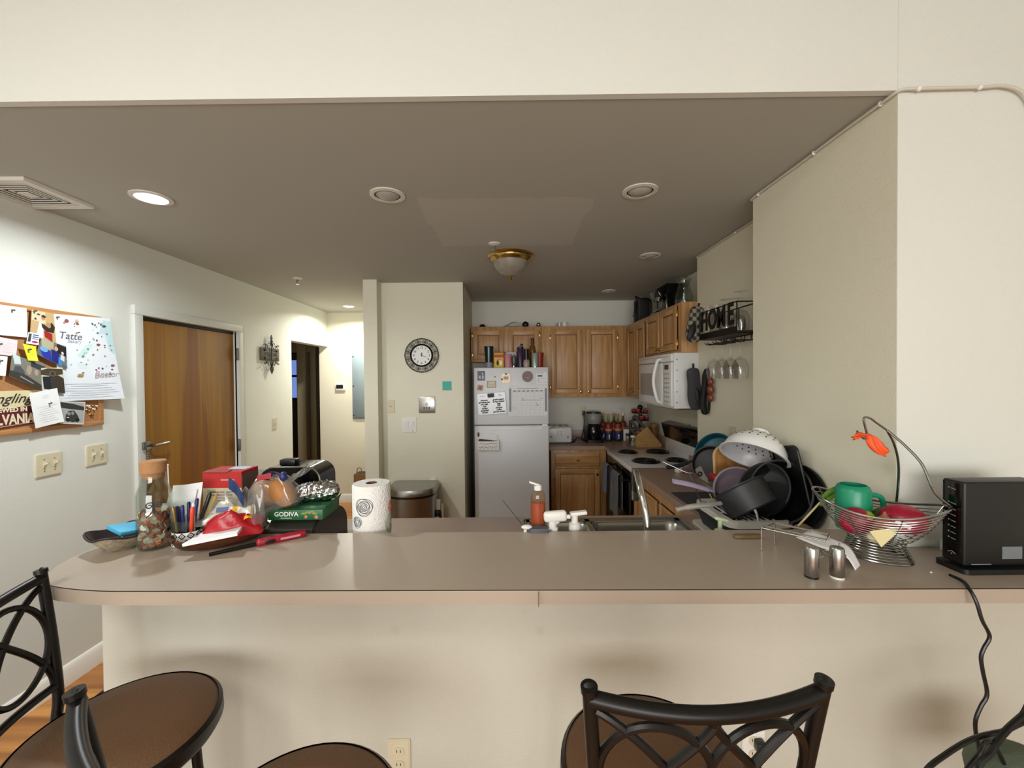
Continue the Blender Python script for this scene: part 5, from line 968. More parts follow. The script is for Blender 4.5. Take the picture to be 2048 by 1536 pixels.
# coin jar
J = ab(310, 1094); m_cork = mat('cork_lid', 'A87B52', .85, var=.2, scale=90); m_jg = glass('jar_clear', 'F0F4F0', .015)
t = T('coin_jar', 'tall glass jar of coins with a cork lid', 'jar', J); R = .047
b = B(m_jg); b.lathe([(0, .002), (R - .006, .002), (R, .008), (R, .175), (R - .004, .19), (.034, .215), (.032, .23), (.032, .247), (.029, .247), (.029, .23), (.031, .214), (R - .007, .19), (R - .003, .175), (R - .003, .010), (0, .007)], n=48); b.obj('glass', t)
b = B(m_cork); b.lathe([(0, .228), (.0285, .228), (.031, .248), (.0345, .2485), (.0355, .283), (.033, .286), (0, .286)], n=36); b.obj('cork_stopper', t)
b = B(mat('decal_black', '303034', .6)); Mj = RZ(40)
for s in (-1, 1):
    pts = []
    for i in range(30):
        a = i / 29 * 8.2; r = .0115 * (1 - i / 36); pts.append((s * .011 + s * r * math.cos(a + .6) * -1, .148 + r * math.sin(a + .6)))
    pts = [(s * .020, .112), (s * .010, .120), (s * .002, .134)] + pts[::1]
    b.tube([Mj @ Vector(((R + .0008) * math.sin(x / R), -(R + .0008) * math.cos(x / R), z)) for x, z in pts], .0017, 5)
b.obj('scroll_decal', t)
rc = random.Random(11); coin_c = [mat('coin_copper', 'BA7452', .35, .5, var=.15), mat('coin_silver', 'C9C6BC', .3, .5, var=.1), mat('coin_dark', '84543A', .4, .5, var=.15)]
def coin(m, r):
    b = B(m); b.lathe([(0, 0), (r, 0), (r, .0016), (r * .88, .0016), (r * .86, .0012), (0, .0012)], n=20); return b
protos = []
for k, (m, r, nm, lb) in enumerate(((coin_c[0], .0095, 'coin', 'copper coin among those heaped in the glass jar'), (coin_c[1], .0115, 'coin', 'silver coloured coin among those heaped in the jar'), (coin_c[2], .0095, 'coin', 'tarnished brown coin among those heaped in the jar'))):
    o = coin(m, r).obj('coin', at=(0, 0, 0)); tag(o, lb, 'coin', ['copper coins in the jar', 'silver coins in the jar', 'tarnished coins in the jar'][k]); protos.append(o)
n = 0
for lev in range(12):
    z = .016 + lev * .0088
    for j in range(14):
        k = rc.choice((0, 0, 1, 2)); o = protos[k] if n < 3 and k == n else None
        if n < 3: k = n; o = protos[k]
        else: o = protos[k].copy(); COL.objects.link(o)
        n += 1; a = j / 12 * 6.283 + lev * .37; rr = .036 if j < 12 else .014
        o.location = J + Vector((rr * math.cos(a), rr * math.sin(a), z + rc.uniform(0, .004)))
        o.rotation_euler = (1.57 + rc.uniform(-.5, .5), rc.uniform(-.3, .3), a + 1.57 + rc.uniform(-.35, .35)) if j < 12 else (rc.uniform(-.5, .5), rc.uniform(-.5, .5), 0)
# fabric bowl with a blue pad
Q = ab(243, 1094); t = T('fabric_bowl', 'low dark-rimmed bowl with patterned cream outside', 'bowl', Q, 20)
def bowl(u, v, s=1):
    a = u * 2 * math.pi; f = 1 + .16 * abs(math.cos(2 * a)) ** 3; r = (.036 + .042 * v) * f; z = .002 + .045 * v ** 1.3 + .012 * v * v * abs(math.cos(2 * a)) ** 3
    return (r * math.cos(a), r * math.sin(a), z)
m_pat = mat('bowl_pattern', '9C9078', .8, var=.7, scale=70)
b = B(m_pat); b.grid(bowl, 40, 8, .003, cu=True); b.prism([(.036 * math.cos(a * .314) * 1.05, .036 * math.sin(a * .314) * 1.05) for a in range(20)], .004); b.obj('bowl_shell', t); b = B(mat('bowl_lining', '2A1418', .6)); b.grid(lambda u, v: (bowl(u, v)[0] * .955, bowl(u, v)[1] * .955, bowl(u, v)[2] + .0035), 40, 8, 0, cu=True); b.prism([(.034 * math.cos(a * .314), .034 * math.sin(a * .314)) for a in range(20)], .001, None, .0055); b.obj('lining', t)
b = B(mat('bowl_rim', '241318', .6)); b.tube([Vector(bowl(i / 40, 1)) for i in range(40)], .0035, 6, True); b.obj('rim', t)
t = T('foil_packet', 'crinkled silver packet inside the dark-rimmed bowl', 'packet', Q + Vector((-.01, 0, .012))); b = B(mat('foil_soft', 'B4B4B4', .3, .8, var=.3, scale=60)); b.grid(lambda u, v: ((u - .5) * .07, (v - .5) * .05, .022 * math.sin(u * 3.1) * math.sin(v * 3.1) + .004 * math.sin(u * 25 + v * 13)), 14, 10, .001); b.obj('packet', t)
b = B(mat('pad_blue', '3FA6CC', .6)); b.box((0, 0, 0), (.078, .075, .012), RZ(-20) @ RX(-8) @ RY(10), bev=.001); tag(b.obj('note_pad', at=(0, 0, 0)), 'bright blue sticky pad resting on the bowl rim', 'note pad').location = Q + Vector((.012, .01, .058))
# glass pen cup
Q = Vector((onY(377, 1050, 1.385)[0], 1.385, BAR)); t = T('pen_cup', 'glass pen cup with black and white diamond pattern', 'cup', Q); r0 = .045
b = B(m_jg); b.lathe([(0, .002), (.043, .002), (.045, .008), (.045, .085), (.042, .085), (.042, .01), (0, .006)], n=40); b.obj('glass', t)
b = B(m_white); b.lathe([(.0455, .002), (.0455, .048)], n=48); b.use(m_black)
for k in range(12):
    for j in range(2):
        a0 = (k + .5 * j) / 12 * 6.283; z0 = .014 + j * .022
        for s, m in ((1, m_black), (.62, m_white), (.34, m_black), (.16, m_white)):
            b.use(m); rr = .0457 + .0001 * (2 - s * 1.5) + .0001; V = []
            for da, dz in ((-.24, 0), (-.12, -.0055), (0, -.011), (.12, -.0055), (.24, 0), (.12, .0055), (0, .011), (-.12, .0055)): a = a0 + da * s; V.append((rr * math.cos(a), rr * math.sin(a), z0 + dz * s + .001))
            b.add(V, [tuple(range(8))])
b.obj('diamond_band', t)
def pen(label, m, dx, dy, tx, ty, l, r=.0045, cap=None, name='pen', capl=.03):
    o = T(name, label, 'pen', Q + Vector((dx, dy, .009)), 0, 'pens in the cup'); d = Vector((tx, ty, 1)).normalized()
    b = B(m); b.tube([d * 0, d * (l - capl)], r, 10); b.obj('barrel', o)
    b = B(cap or m); b.tube([d * (l - capl), d * (l - .004), d * l], [r * 1.12, r * 1.12, r * .6], 10); b.obj('cap', o)
m_bl = mat('pen_blue', '16225E', .3); m_or = mat('pen_orange', 'D8482A', .35); m_ye = mat('pencil_yellow', 'D8B428', .4)
pen('orange marker leaning at the front of the pen cup', m_or, .022, -.02, .16, -.12, .125, .006)
pen('yellow pencil leaning right in the pen cup', m_ye, .015, .01, .42, .12, .165, .0038, mat('eraser_pink', 'C88A78', .6), 'pencil', .012)
pen('black marker pointing right out of the pen cup', m_black, .02, -.005, .38, -.02, .172, .0058, m_black, capl=.06)
pen('slim white pen beside the orange marker in cup', m_white, .028, -.012, .07, -.1, .135, .004)
for k, (dx, dy, tx, ty, l) in enumerate(((-.02, -.01, -.08, -.02, .12), (0, -.02, .02, -.06, .128), (.005, .012, .1, .03, .138), (-.012, .015, .0, .03, .125), (-.025, .005, -.12, 0, .115))): pen('dark blue pen standing among others in the cup', m_bl, dx, dy, tx, ty, l, .0048)
pen('gold topped pen at left side of the pen cup', mat('pen_gold', '8A7440', .35, .5), -.018, -.02, -.05, -.1, .125, .0045)
# paper napkins standing behind the cup, and a thin white stick
N = Vector((onY(356, 1062, 1.437)[0], 1.437, BAR)); t = T('paper_napkins', 'white folded paper napkins standing behind jar and pen cup', 'napkin', N)
def nap(dx, y, w, h, sk, wob):
    b = B(m_paper); b.grid(lambda u, v: (dx + (u - .5) * w + sk * v, y + .006 * math.sin(u * 6 + wob) + .006 * v, .001 + v * (h + (.012 * (u - .3)))), 12, 10, .0012); return b
for k, a in enumerate(((-.02, .008, .10, .155, .03, 0), (.0, .012, .105, .178, .02, 1.5), (-.015, -.004, .09, .12, .0, 2.4))): nap(*a).obj('napkin_sheet', t)
t = T('white_stick', 'thin white plastic stick upright beside the cork lid', 'stick', ab(342, 1068)); b = B(m_white); b.tube([(0, 0, .001), (-.006, 0, .245)], .0022, 6); b.ball((-.006, 0, .247), .004, n=8, k=6); b.obj('stick', t)
# wooden tray
Q = ab(436, 1083); t = T('wooden_tray', 'oval dark brown wooden tray full of small things', 'tray', Q + Vector((.012, -.006, 0)), 28)
m_tray = wood('tray_wood', '3A1D12', '5C3220', (.6, 5, 5), 8, .3)
b = B(m_tray); b.lathe([(0, .004), (.098, .004), (.108, .012), (.118, .034), (.115, .037), (.104, .016), (.096, .009), (0, .009)], n=56, sx=1.12, sy=.62); b.obj('tray_dish', t)
for s in (-1, 1):
    b = B(m_tray); b.tube(spline([(s * .118, -.03, .034), (s * .138, 0, .040), (s * .118, .03, .034)], 6), .006, 8); b.obj('handle', t)
q = [(364, 1088, 1.262), (474, 1066, 1.30), (491, 1043, 1.405), (424, 1054, 1.385)]
V = [atY(x, y, Y) for x, y, Y in q]
b = B(m_paper); b.slab(V, -.009); b.use(m_lt)
t = tag(b.obj('notepad'), 'white notepad lying across the wooden tray', 'notepad')
m_red = mat('bag_red', 'A80E1C', .3, var=.1); m_yel = mat('bag_yellow', 'E4B012', .35)
def crumple(w, d, h, seed, nu=16, nv=12):
    rr = random.Random(seed); ph = [rr.uniform(0, 6.28) for _ in range(8)]
    def f(u, v):
        e = (math.sin(math.pi * u) * math.sin(math.pi * v)) ** .5
        n = .16 * math.sin(7 * u + ph[0] + 3 * v) + .13 * math.sin(11 * v + ph[1] - 4 * u) + .09 * math.sin(19 * u + 13 * v + ph[2])
        return ((u - .5) * w * (1 + .05 * math.sin(9 * v + ph[3])), (v - .5) * d * (1 + .06 * math.sin(8 * u + ph[4])), h * (e * (1 + n) if e > 0 else 0))
    return f
def bag(b, w, d, h, seed, M=None):
    f = crumple(w, d, h, seed); g = crumple(w, d, h * .12, seed)
    b.grid(f, 18, 14, 0, M); b.grid(lambda u, v: (f(u, v)[0], f(u, v)[1], -g(u, v)[2]), 18, 14, 0, M); return b
Q2 = ab(462, 1072); t = T('snack_bag', 'red and yellow snack bag on back of wooden tray', 'snack bag', atY(468, 1058, 1.385) + Vector((0, 0, .0)), 24)
b = B(m_red); bag(b, .17, .085, .062, 5, RX(22)); b.obj('bag', t, sharp=0)
b = B(m_yel); b.grid(lambda u, v: ((u - .5) * .07 + .02, -.03 + .05 * v, .036 + .03 * v + .006 * math.sin(9 * u + 5 * v)), 8, 8, .001); b.use(m_white).grid(lambda u, v: ((u - .5) * .04 + .03, -.02 + .028 * v, .050 + .018 * v + .004 * math.sin(9 * u)), 5, 5, .001); b.obj('yellow_print', t)
m_film = glass('clear_film', 'F2F2F0', .12, .10, 'E0E0DC')
t = T('plastic_bag', 'clear plastic bag of white food behind the snack bag', 'plastic bag', atY(452, 1040, 1.425), 15)
b = B(mat('flour_white', 'D8D4C6', .8, var=.1)); bag(b, .12, .07, .055, 9); b.obj('contents', t, sharp=0); b = B(m_film); bag(b, .16, .085, .075, 12, TR(0, 0, -.002)); b.obj('film', t, sharp=0); b = B(mat('bag_print_blue', '5A648C', .6)); b.box((.0, -.030, .045), (.035, .003, .016), RX(-35)); b.obj('print', t)
t = T('bread_bag_label', 'blue labelled plastic bag rising behind the snack bag', 'plastic bag', atY(496, 1042, 1.425), -20)
b = B(mat('label_navy', '1B3464', .4)); b.grid(lambda u, v: (-.050 + .075 * u, -.03 + .005 * math.sin(5 * u), .115 - .05 * u + .04 * v), 8, 4, .002); b.obj('blue_label', t); b = B(m_film); bag(b, .13, .05, .13, 21, RY(14)); b.obj('film', t, sharp=0)
# red box
t = T('cracker_box', 'upright red-topped food box behind the tray', 'box', (-1.066, 1.572, CT), 0); tb = t
b = B(mat('box_cream', 'C4B79C', .6, var=.1)); b.box((0, 0, .155), (.143, .10, .31)); b.use(mat('box_red', 'B0201C', .45, var=.08)); b.box((0, 0, .34), (.1435, .1005, .060)); b.obj('carton', t)
b = B(mat('box_grey', '6E5C58', .5, var=.2)); b.box((.0724, 0, .18), (.001, .098, .355)); b.obj('side_print', t)
b = B(mat('box_ink', '5A5446', .7), TR(0, -.0505, .14) @ FC)
for k in range(12): b.box((-.004 + .004 * (k % 3), .155 - k * .011, 0), (.085 - .012 * (k % 4), .003, .0006))
b.use(mat('box_green', '8FA060', .6)).box((-.04, .158, 0), (.03, .012, .0006)); b.obj('printed_text', t)
b = B(mat('box_pink', 'CE8A84', .5), TR(0, -.0505, .135) @ FC); b.box((.02, .205, 0), (.05, .005, .0008)); b.obj('bar_print', t)
b = B(mat('box_pale_blue', 'A8C4D0', .5)); b.box((.025, .018, .3706), (.07, .045, .001)); b.obj('top_sticker', t); b = B(mat('box_red2', '8A1614', .45)); b.box((-.02, -.045, .372), (.09, .03, .0015), RX(6)); b.obj('flap', t)
# bread box (on the lower counter) with the chocolate box, foil loaf and buns on it
t = T('bread_box', 'steel roll-top bread box with dark rounded end panel', 'bread box', (-.832, 1.615, CT)); prof = [(-.14, 0), (.14, 0), (.14, .10)] + [(.14 - .14 * (1 - math.cos(a * math.pi / 16)) , .10 + .10 * math.sin(a * math.pi / 16)) for a in range(1, 9)] + [(-.10, .20), (-.14, .17)]
Mx = _m3((0, 1, 0), (0, 0, 1), (1, 0, 0)); m_bb = mat('bread_box_steel', '8E8A82', .28, .9, var=.08)
b = B(m_bb); b.prism(prof, .245, Mx, -.125); b.obj('roll_cover', t)
m_bbs = mat('smoked_side', '2A2624', .25, .3, var=.1)
b = B(m_bbs); b.prism([(x * 1.03, z * 1.015) for x, z in prof], .012, Mx, .120); b.use(m_black).cyl((.131, .03, .06), (.135, .03, .06), .016); b.obj('side_panel', t)
b = B(m_bbs); b.prism([(x * 1.03, z * 1.015) for x, z in prof], .012, Mx, -.137); b.obj('side_panel', t)
b = B(m_black); b.box((0, -.145, .03), (.22, .012, .03), bev=.004); b.obj('handle_strip', t)
zt = CT + .2035; t = T('chocolate_box', 'green gift box lettered in white on the bread box', 'box', (-.772, 1.545, zt)); m_green = mat('gift_green', '1E5A32', .4, var=.35, scale=26)
b = B(m_green); b.box((0, 0, .019), (.195, .145, .036), bev=.001); b.obj('carton', t)
b = B(m_green); b.slab([(.097, -.07, .036), (.097, .07, .036), (.108, .07, .058), (.108, -.07, .050)], .0015); b.obj('flap', t)
text(t, 'GODIVA', .0225, TR(-.032, -.0735, .022) @ FC, m_white, bold=.0004); b = B(m_white, TR(-.032, -.0735, .0085) @ FC); b.box((0, 0, 0), (.04, .0016, .0006)); b.obj('small_print', t)
b = B(mat('gift_pink', 'B87466', .5), TR(0, -.0733, 0) @ FC)
for x, z, r in ((.038, .012, .006), (.075, .011, .007), (.052, .026, .004)): b.ball((x, z, 0), (r, r, .0006), n=10, k=4)
b.use(mat('gift_lime', '7A9438', .5))
for x, z in ((.045, .028), (.06, .030), (.07, .024), (.03, .024)): b.ball((x, z, 0), (.010, .004, .0005), n=8, k=4)
b.obj('floral_print', t)
m_foil = mat('foil', 'CACACA', .16, 1, var=.06, bump=.9, bscale=55)
t = T('foil_loaf', 'foil-wrapped loaf on the green gift box', 'foil parcel', (-.745, 1.585, zt + .0375), 20); b = B(m_foil)
def loaf(u, v):
    a = u * 2 * math.pi; s = (v - .5) * 2; f = max(0, 1 - abs(s) ** 3.2) ** .42; w = 1 + .07 * math.sin(9 * a + 4 * s) + .06 * math.sin(23 * s + 3 * a) + .05 * math.sin(17 * a - 11 * s)
    return (s * .082, .040 * f * w * math.cos(a), .036 + .036 * f * w * math.sin(a))
b.grid(loaf, 40, 30, 0, cu=True); b.obj('wrapped_loaf', t, sharp=0)
m_bun = mat('bun_crust', 'B0753C', .6, var=.22, scale=18)
t = T('bread_bag', 'clear bag of two golden buns with blue tie', 'bread bag', (-.855, 1.515, zt + .0375))
for x, y, z, rx, tl in ((-.045, 0, .052, .052, 40), (.022, -.012, .055, .060, 55)):
    b = B(m_bun); b.ball((x, y, z), (rx, .040, .040), RY(tl) , n=24, k=14); b.obj('bun', t)
b = B(m_film); bag(b, .19, .11, .125, 31, RY(-18)); b.obj('film', t, sharp=0)
b = B(m_film); b.grid(lambda u, v: (.04 + .075 * u, .01 + (v - .5) * .10 * (.3 + u), .095 + .055 * u + .012 * math.sin(9 * v + 5 * u)), 8, 10, .001); b.obj('bag_neck', t)
b = B(mat('tie_blue', '1F2A66', .4)); b.ball((.03, -.02, .115), (.014, .014, .018), n=12, k=8); b.grid(lambda u, v: (-.035 + .06 * u, -.03 + .015 * v, .125 + .012 * math.sin(3 * u) - .012 * v), 8, 4, .002); b.obj('blue_tie', t)
b = B(mat('tag_red', 'A8303A', .5)); b.grid(lambda u, v: (-.05 + .05 * u, -.045, .105 + .02 * v + .01 * u), 4, 3, .001); b.obj('red_print', t)
t = T('black_appliance', 'black rounded kitchen appliance behind the bread bag', 'appliance', (-.955, 1.86, CT)); b = B(m_bgl); pr = rrect(.26, .33, .06, 6); b.prism([(x, y + .165) for x, y in pr], .16, TR(0, .08, 0) @ FC); b.obj('body', t)
b = B(m_chrome); b.tube([(x * 1.0, -.08, y + .165) for x, y in pr if y > -.02], .0035, 6); b.obj('chrome_trim', t); b = B(m_black); b.box((-.03, -.02, .343), (.07, .05, .026), bev=.006); b.obj('lid_knob', t)
# grill lighter
a, c = ab(418, 1113), ab(612, 1072); d = (c - a).normalized(); L = (c - a).length; t = T('grill_lighter', 'long red stick lighter lying on the bar', 'lighter', a, math.degrees(math.atan2(d.y, d.x)))
m_lred2 = mat('lighter_red', 'A0142C', .3)
b = B(m_dark); b.tube([(0, 0, .006), (L * .48, 0, .009)], [.0055, .006], 10); b.obj('barrel', t)
b = B(m_lred2); b.box((L * .73, 0, .0115), (L * .54, .024, .022), bev=.007, seg=3); b.tube([(L * .46, 0, .010), (L * .52, 0, .011)], [.008, .012], 10); b.obj('handle', t)
b = B(m_black); b.box((L * .60, -.0125, .012), (.03, .003, .012), bev=.001); b.obj('trigger', t); b = B(mat('lighter_print', 'D08A94', .5)); b.box((L * .82, -.0122, .012), (.06, .001, .007)); b.obj('print', t)
# paper towel roll
t = T('paper_towel_roll', 'upright paper towel roll printed with colourful circles', 'paper towels', (-.522, 1.545, CT)); r = .069; h = .318
b = B(mat('towel_paper', 'E8E5E0', .9, var=.02, bump=.5, bscale=130)); b.lathe([(.021, .004), (r, .004), (r, h - .004), (r - .003, h), (.021, h)], n=56); b.obj('roll', t)
b = B(mat('cardboard', '7A5240', .9)); b.lathe([(.021, .003), (.0212, h - .001), (.019, h - .001), (.019, .003)], n=28); b.obj('core', t)
def circ(px, py, rr, m, seeds, w=.0011):
    b = B(m); p = onY(px, py, 1.545 - r); th = math.asin(max(-1, min(1, (p[0] + .522) / r * .96))); z = p[2] - CT
    for k, q in enumerate(seeds):
        pts = []
        for i in range(40):
            a = 6.283 * i / 40; e = 1 + .05 * math.sin(3 * a + k * 2); x = rr * q * e * math.cos(a); y = rr * q * e * math.sin(a); f = th + x / r; pts.append(((r + .0004) * math.sin(f), -(r + .0004) * math.cos(f), max(.004, z + y)))
        b.tube(pts, w, 4, True)
    b.obj('printed_circle', t)
circ(727, 1015, .032, mat('print_grey', '5A5A62', .8), (1, .9, .72, .64, .5, .38, .26, .12)); circ(712, 1046, .02, mat('print_slate', '6A7078', .8), (1, .8, .7, .5, .3)); circ(771, 1023, .021, mat('print_coral', 'D08A78', .8), (1, .88, .7, .55, .4, .2)); circ(785, 1056, .036, mat('print_sage', '9AA088', .8), (1, .85, .7, .5, .35, .2))
# sink-side bottles
def cx(px, Y): return onY(px, 1000, Y)[0]
t = T('dish_soap', 'clear bottle of amber dish soap with white flip cap', 'soap bottle', (cx(1076, 1.50), 1.50, CT)); m_ab = glass('soap_bottle', 'F8E4C8', .03, .015)
b = B(m_ab); b.lathe([(0, .002), (.024, .002), (.026, .01), (.027, .265), (.023, .285), (.014, .298), (.012, .302)], n=28, sx=1, sy=.7); b.obj('bottle', t)
b = B(mat('amber_soap', 'A24A08', .2, var=.15)); b.lathe([(0, .004), (.0235, .004), (.0255, .01), (.0262, .25), (0, .25)], n=28, sx=1, sy=.7); b.obj('soap', t)
b = B(m_white); b.cyl((0, 0, .296), (0, 0, .314), .014); b.box((-.012, 0, .320), (.042, .018, .007), RY(18), bev=.003); b.obj('flip_cap', t)
t = T('spray_bottle', 'spray bottle with a white trigger head by the sink', 'spray bottle', (cx(1108, 1.475), 1.475, CT)); b = B(m_white); b.lathe([(0, 0), (.03, 0), (.032, .02), (.030, .11), (.014, .15), (.013, .17)], n=24); b.obj('bottle', t)
b = B(m_white); b.box((.004, 0, .207), (.084, .03, .040), RY(-4), bev=.012, seg=3); b.cyl((-.006, 0, .165), (-.006, 0, .19), .015); b.box((.052, 0, .205), (.014, .014, .014), bev=.003); b.obj('spray_head', t); b = B(m_white); b.tube(spline([(.018, 0, .188), (.004, 0, .178), (-.014, 0, .165), (-.028, 0, .135)], 5), .005, 8, flat=1.6); b.obj('trigger', t)
t = T('foam_pump', 'clear foaming soap pump bottle beside the sink', 'soap bottle', (cx(1149, 1.49), 1.49, CT)); b = B(glass('frosted_bottle', 'ECECE8', .2, .35, 'D6D6D0')); b.lathe([(0, .002), (.028, .002), (.028, .13), (.02, .155), (.014, .16)], n=24); b.obj('bottle', t); b = B(m_white); b.lathe([(.016, .15), (.022, .153), (.021, .175), (.012, .18), (.012, .205), (0, .206)], n=24); b.box((.014, 0, .212), (.062, .026, .014), RY(-6), bev=.005); b.obj('pump_head', t)
t = T('sponge_caddy', 'dark grey sponge caddy with a white clip by the sink', 'caddy', (cx(1076, 1.455), 1.458, CT)); b = B(mat('caddy_grey', '45474E', .5)); b.box((.002, 0, .088), (.066, .045, .176), bev=.004); b.obj('caddy', t)
t = T('dish_wand', 'white dish brush hooked over the grey sponge caddy', 'brush', (cx(1053, 1.45), 1.452, CT)); b = B(m_white); b.tube(spline([(-.004, 0, .002), (-.006, 0, .10), (-.004, 0, .17), (.012, 0, .178)], 5), .006, 8); b.ball((.0, 0, .177), (.020, .012, .008), n=14, k=8); b.obj('handle', t)
b = B(m_dark); a, c = atY(1005, 1000, 1.60), atY(1050, 1056, 1.46); b.tube([(c.x, c.y, CT + .001), tuple(c), tuple(a)], .0009, 5); tag(b.obj('thin_wire'), 'thin dark wire rising beside the amber soap', 'wire')
t = T('hand_soap', 'green hand soap pump bottle in front of dish rack', 'soap bottle', (cx(1440, 1.50), 1.50, CT)); b = B(glass('green_bottle', 'B8D8A8', .04, .25, '5E8A50')); b.lathe([(0, .002), (.055, .002), (.056, .02), (.03, .085), (.018, .115), (.017, .122)], n=28); b.obj('bottle', t); b = B(mat('green_soap', '4E8A3A', .3)); b.lathe([(0, .004), (.053, .004), (.053, .02), (.04, .055), (0, .055)], n=24); b.obj('soap', t)
b = B(mat('pump_pale', 'B8C8A4', .4)); b.lathe([(.019, .118), (.019, .14), (.008, .145), (.008, .178), (0, .178)], n=20); b.box((.004, 0, .18), (.05, .018, .012), RY(14), bev=.004); b.obj('pump_head', t)
# pocket knife
a, c = ab(1468, 1077), ab(1522, 1076); t = T('pocket_knife', 'camouflage pocket knife lying near edge of bar', 'knife', mid(a, c)); L = (c - a).length
b = B(mat('camo', '6A5636', .5, var=.6, scale=60)); b.box((0, 0, .0065), (L, .020, .013), bev=.005, seg=3); b.obj('handle', t); b = B(m_steel); b.box((-.004, .004, .0132), (L * .8, .004, .002)); b.obj('blade_spine', t)
# salt and pepper set
S1, S2 = ab(1623, 1154), ab(1674, 1155)
for k, (q, bt) in enumerate(((S1, m_black), (S2, m_white))):
    t = T('steel_shaker', ['brushed steel shaker with a black base, left of pair', 'brushed steel shaker with white base ring, right of pair'][k], 'shaker', q); b = B(m_steel); b.lathe([(.0155, .004), (.017, .006), (.017, .078), (.015, .082), (0, .083)], n=32); b.obj('body', t); b = B(bt); b.lathe([(0, 0), (.0165, 0), (.0165, .006), (0, .006)], n=32); b.obj('base_ring', t)
t = T('wire_stand', 'chrome wire condiment stand behind the two shakers', 'stand', (.87, 1.22, BAR)); zt_ = BAR + .070
A_, B_, C2, D_ = Vector((.787, 1.272, zt_)), Vector((.905, 1.165, zt_ - .002)), Vector((.955, 1.215, zt_)), Vector((.855, 1.312, zt_)); W = .0022
b = B(m_chrome); b.tube([A_, B_, C2, D_], W, 8, True); b.tube([A_.lerp(D_, .3), B_.lerp(C2, .3)], W, 8); b.tube(ring((S1.x + .012, S1.y + .012, zt_ - .012), .024, 24), W * .9, 8, True); b.tube(ring((S2.x + .004, S2.y + .014, zt_ - .012), .024, 24), W * .9, 8, True)
b.obj('wire_top', t, world=True)
for q in (A_, B_ + Vector((.03, -.012, 0)), C2, D_):
    b = B(m_chrome); b.tube([Vector((q.x, q.y, BAR + .002)), Vector((q.x, q.y, zt_ - .002))], W, 8); b.obj('leg', t, world=True)
nr = [atY(1592, 1076, 1.22), atY(1640, 1096, 1.185), atY(1690, 1113, 1.15), atY(1716, 1150, 1.13), atY(1731, 1166, 1.125)]; fa = [atY(1623, 1060, 1.27), atY(1665, 1077, 1.235), atY(1698, 1094, 1.20), atY(1720, 1130, 1.165), atY(1736, 1166, 1.145)]
nr = spline(nr, 4); fa = spline(fa, 4)
b = B(m_paper); b.grid(lambda u, v: nr[round(u * 16)].lerp(fa[round(u * 16)], v) + Vector((0, 0, .003)), 16, 6, .0015); tag(b.obj('paper_napkin', sharp=0), 'white paper napkin draped over the wire stand', 'napkin')
# wire fruit basket
t = T('fruit_basket', 'oval chrome wire fruit basket with a tall banana hook', 'fruit basket', (1.105, 1.225, BAR), -44); m_wb = mat('basket_wire', '9A9A98', .22, 1, var=.05)
RXo, RYo = .156, .106
def rim(k, n=48):
    f = k; rx, ry = RXo * (.36 + .64 * f ** .62), RYo * (.42 + .58 * f ** .62); z = .052 + .108 * f; return [(rx * math.cos(6.283 * i / n), ry * math.sin(6.283 * i / n), z + .018 * f * math.cos(12.566 * i / n)) for i in range(n)]
b = B(m_wb); b.tube(rim(1), .0036, 8, True); b.obj('rim', t)
for k in range(11): b = B(m_wb); b.tube(rim(.04 + .9 * k / 10.6), .0014, 6, True); b.obj('wire_hoop', t)
for i in (3, 9, 15, 21, 27, 33, 39, 45): b = B(m_wb); b.tube([rim(f)[i] for f in (.0, .1, .25, .45, .7, 1)], .0016, 6); b.obj('upright', t)
for k in range(7): b = B(m_wb); f = k / 6; b.tube(ring((0, 0, .0035 + .045 * f), .082 - .016 * f, 40, ry=.068 - .012 * f), .0017 if k else .003, 6, True); b.obj('base_hoop', t)
Ti = T_i = t.matrix_basis.inverted()
def lo(px, py, Y): return Ti @ atY(px, py, Y)
apex = lo(1774, 860, 1.20)
b = B(m_wb); b.tube(spline([Vector(rim(1)[1]), lo(1870, 985, 1.12), lo(1845, 930, 1.14), lo(1812, 893, 1.17), apex], 8), .0036, 8); b.tube(spline([lo(1786, 1052, 1.31), lo(1795, 985, 1.27), lo(1797, 930, 1.24), lo(1789, 890, 1.215), apex], 8), .0034, 8)
b.tube(spline([apex, lo(1757, 848, 1.20), lo(1740, 836, 1.20), lo(1730, 835, 1.20), lo(1728, 842, 1.20), lo(1734, 866, 1.20), lo(1736, 874, 1.20), lo(1728, 877, 1.20), lo(1718, 868, 1.20), lo(1714, 862, 1.20)], 6), .0032, 8); b.obj('banana_hook', t)
# orange ribbon tied on the hook
m_ora = mat('orange_ribbon', 'E4541A', .55, var=.1)
q = atY(1735, 872, 1.20); t = T('orange_ribbon', 'bright orange tied scrap hanging from the banana hook', 'ribbon', q)
def rib(pts, ws, name):
    P_ = [atY(x, y, Y) - q for x, y, Y in pts]; sp = spline(P_, 5); n = len(sp) - 1
    def f(u, v):
        i = min(n, round(u * n)); d = (sp[min(i + 1, n)] - sp[max(i - 1, 0)]).normalized(); nn = Vector((-d.z, 0, d.x)); k = u * (len(ws) - 1); j = min(int(k), len(ws) - 2); w = ws[j] + (ws[j + 1] - ws[j]) * (k - j)
        return sp[i] + nn * (v - .5) * w + Vector((0, .005 * math.sin(v * 9 + u * 5), 0))
    b = B(m_ora); b.grid(f, n, 8, .003); b.obj(name, t, sharp=0)
rib([(1735, 869, 1.20), (1745, 882, 1.195), (1757, 897, 1.19), (1773, 906, 1.185)], [.012, .030, .034, .030, .026], 'tail'); rib([(1735, 870, 1.20), (1722, 870, 1.195), (1712, 872, 1.19), (1705, 876, 1.19)], [.010, .011, .013, .013], 'tail'); b = B(m_ora); b.ball((0, 0, .0), (.008, .007, .008)); b.obj('knot', t)
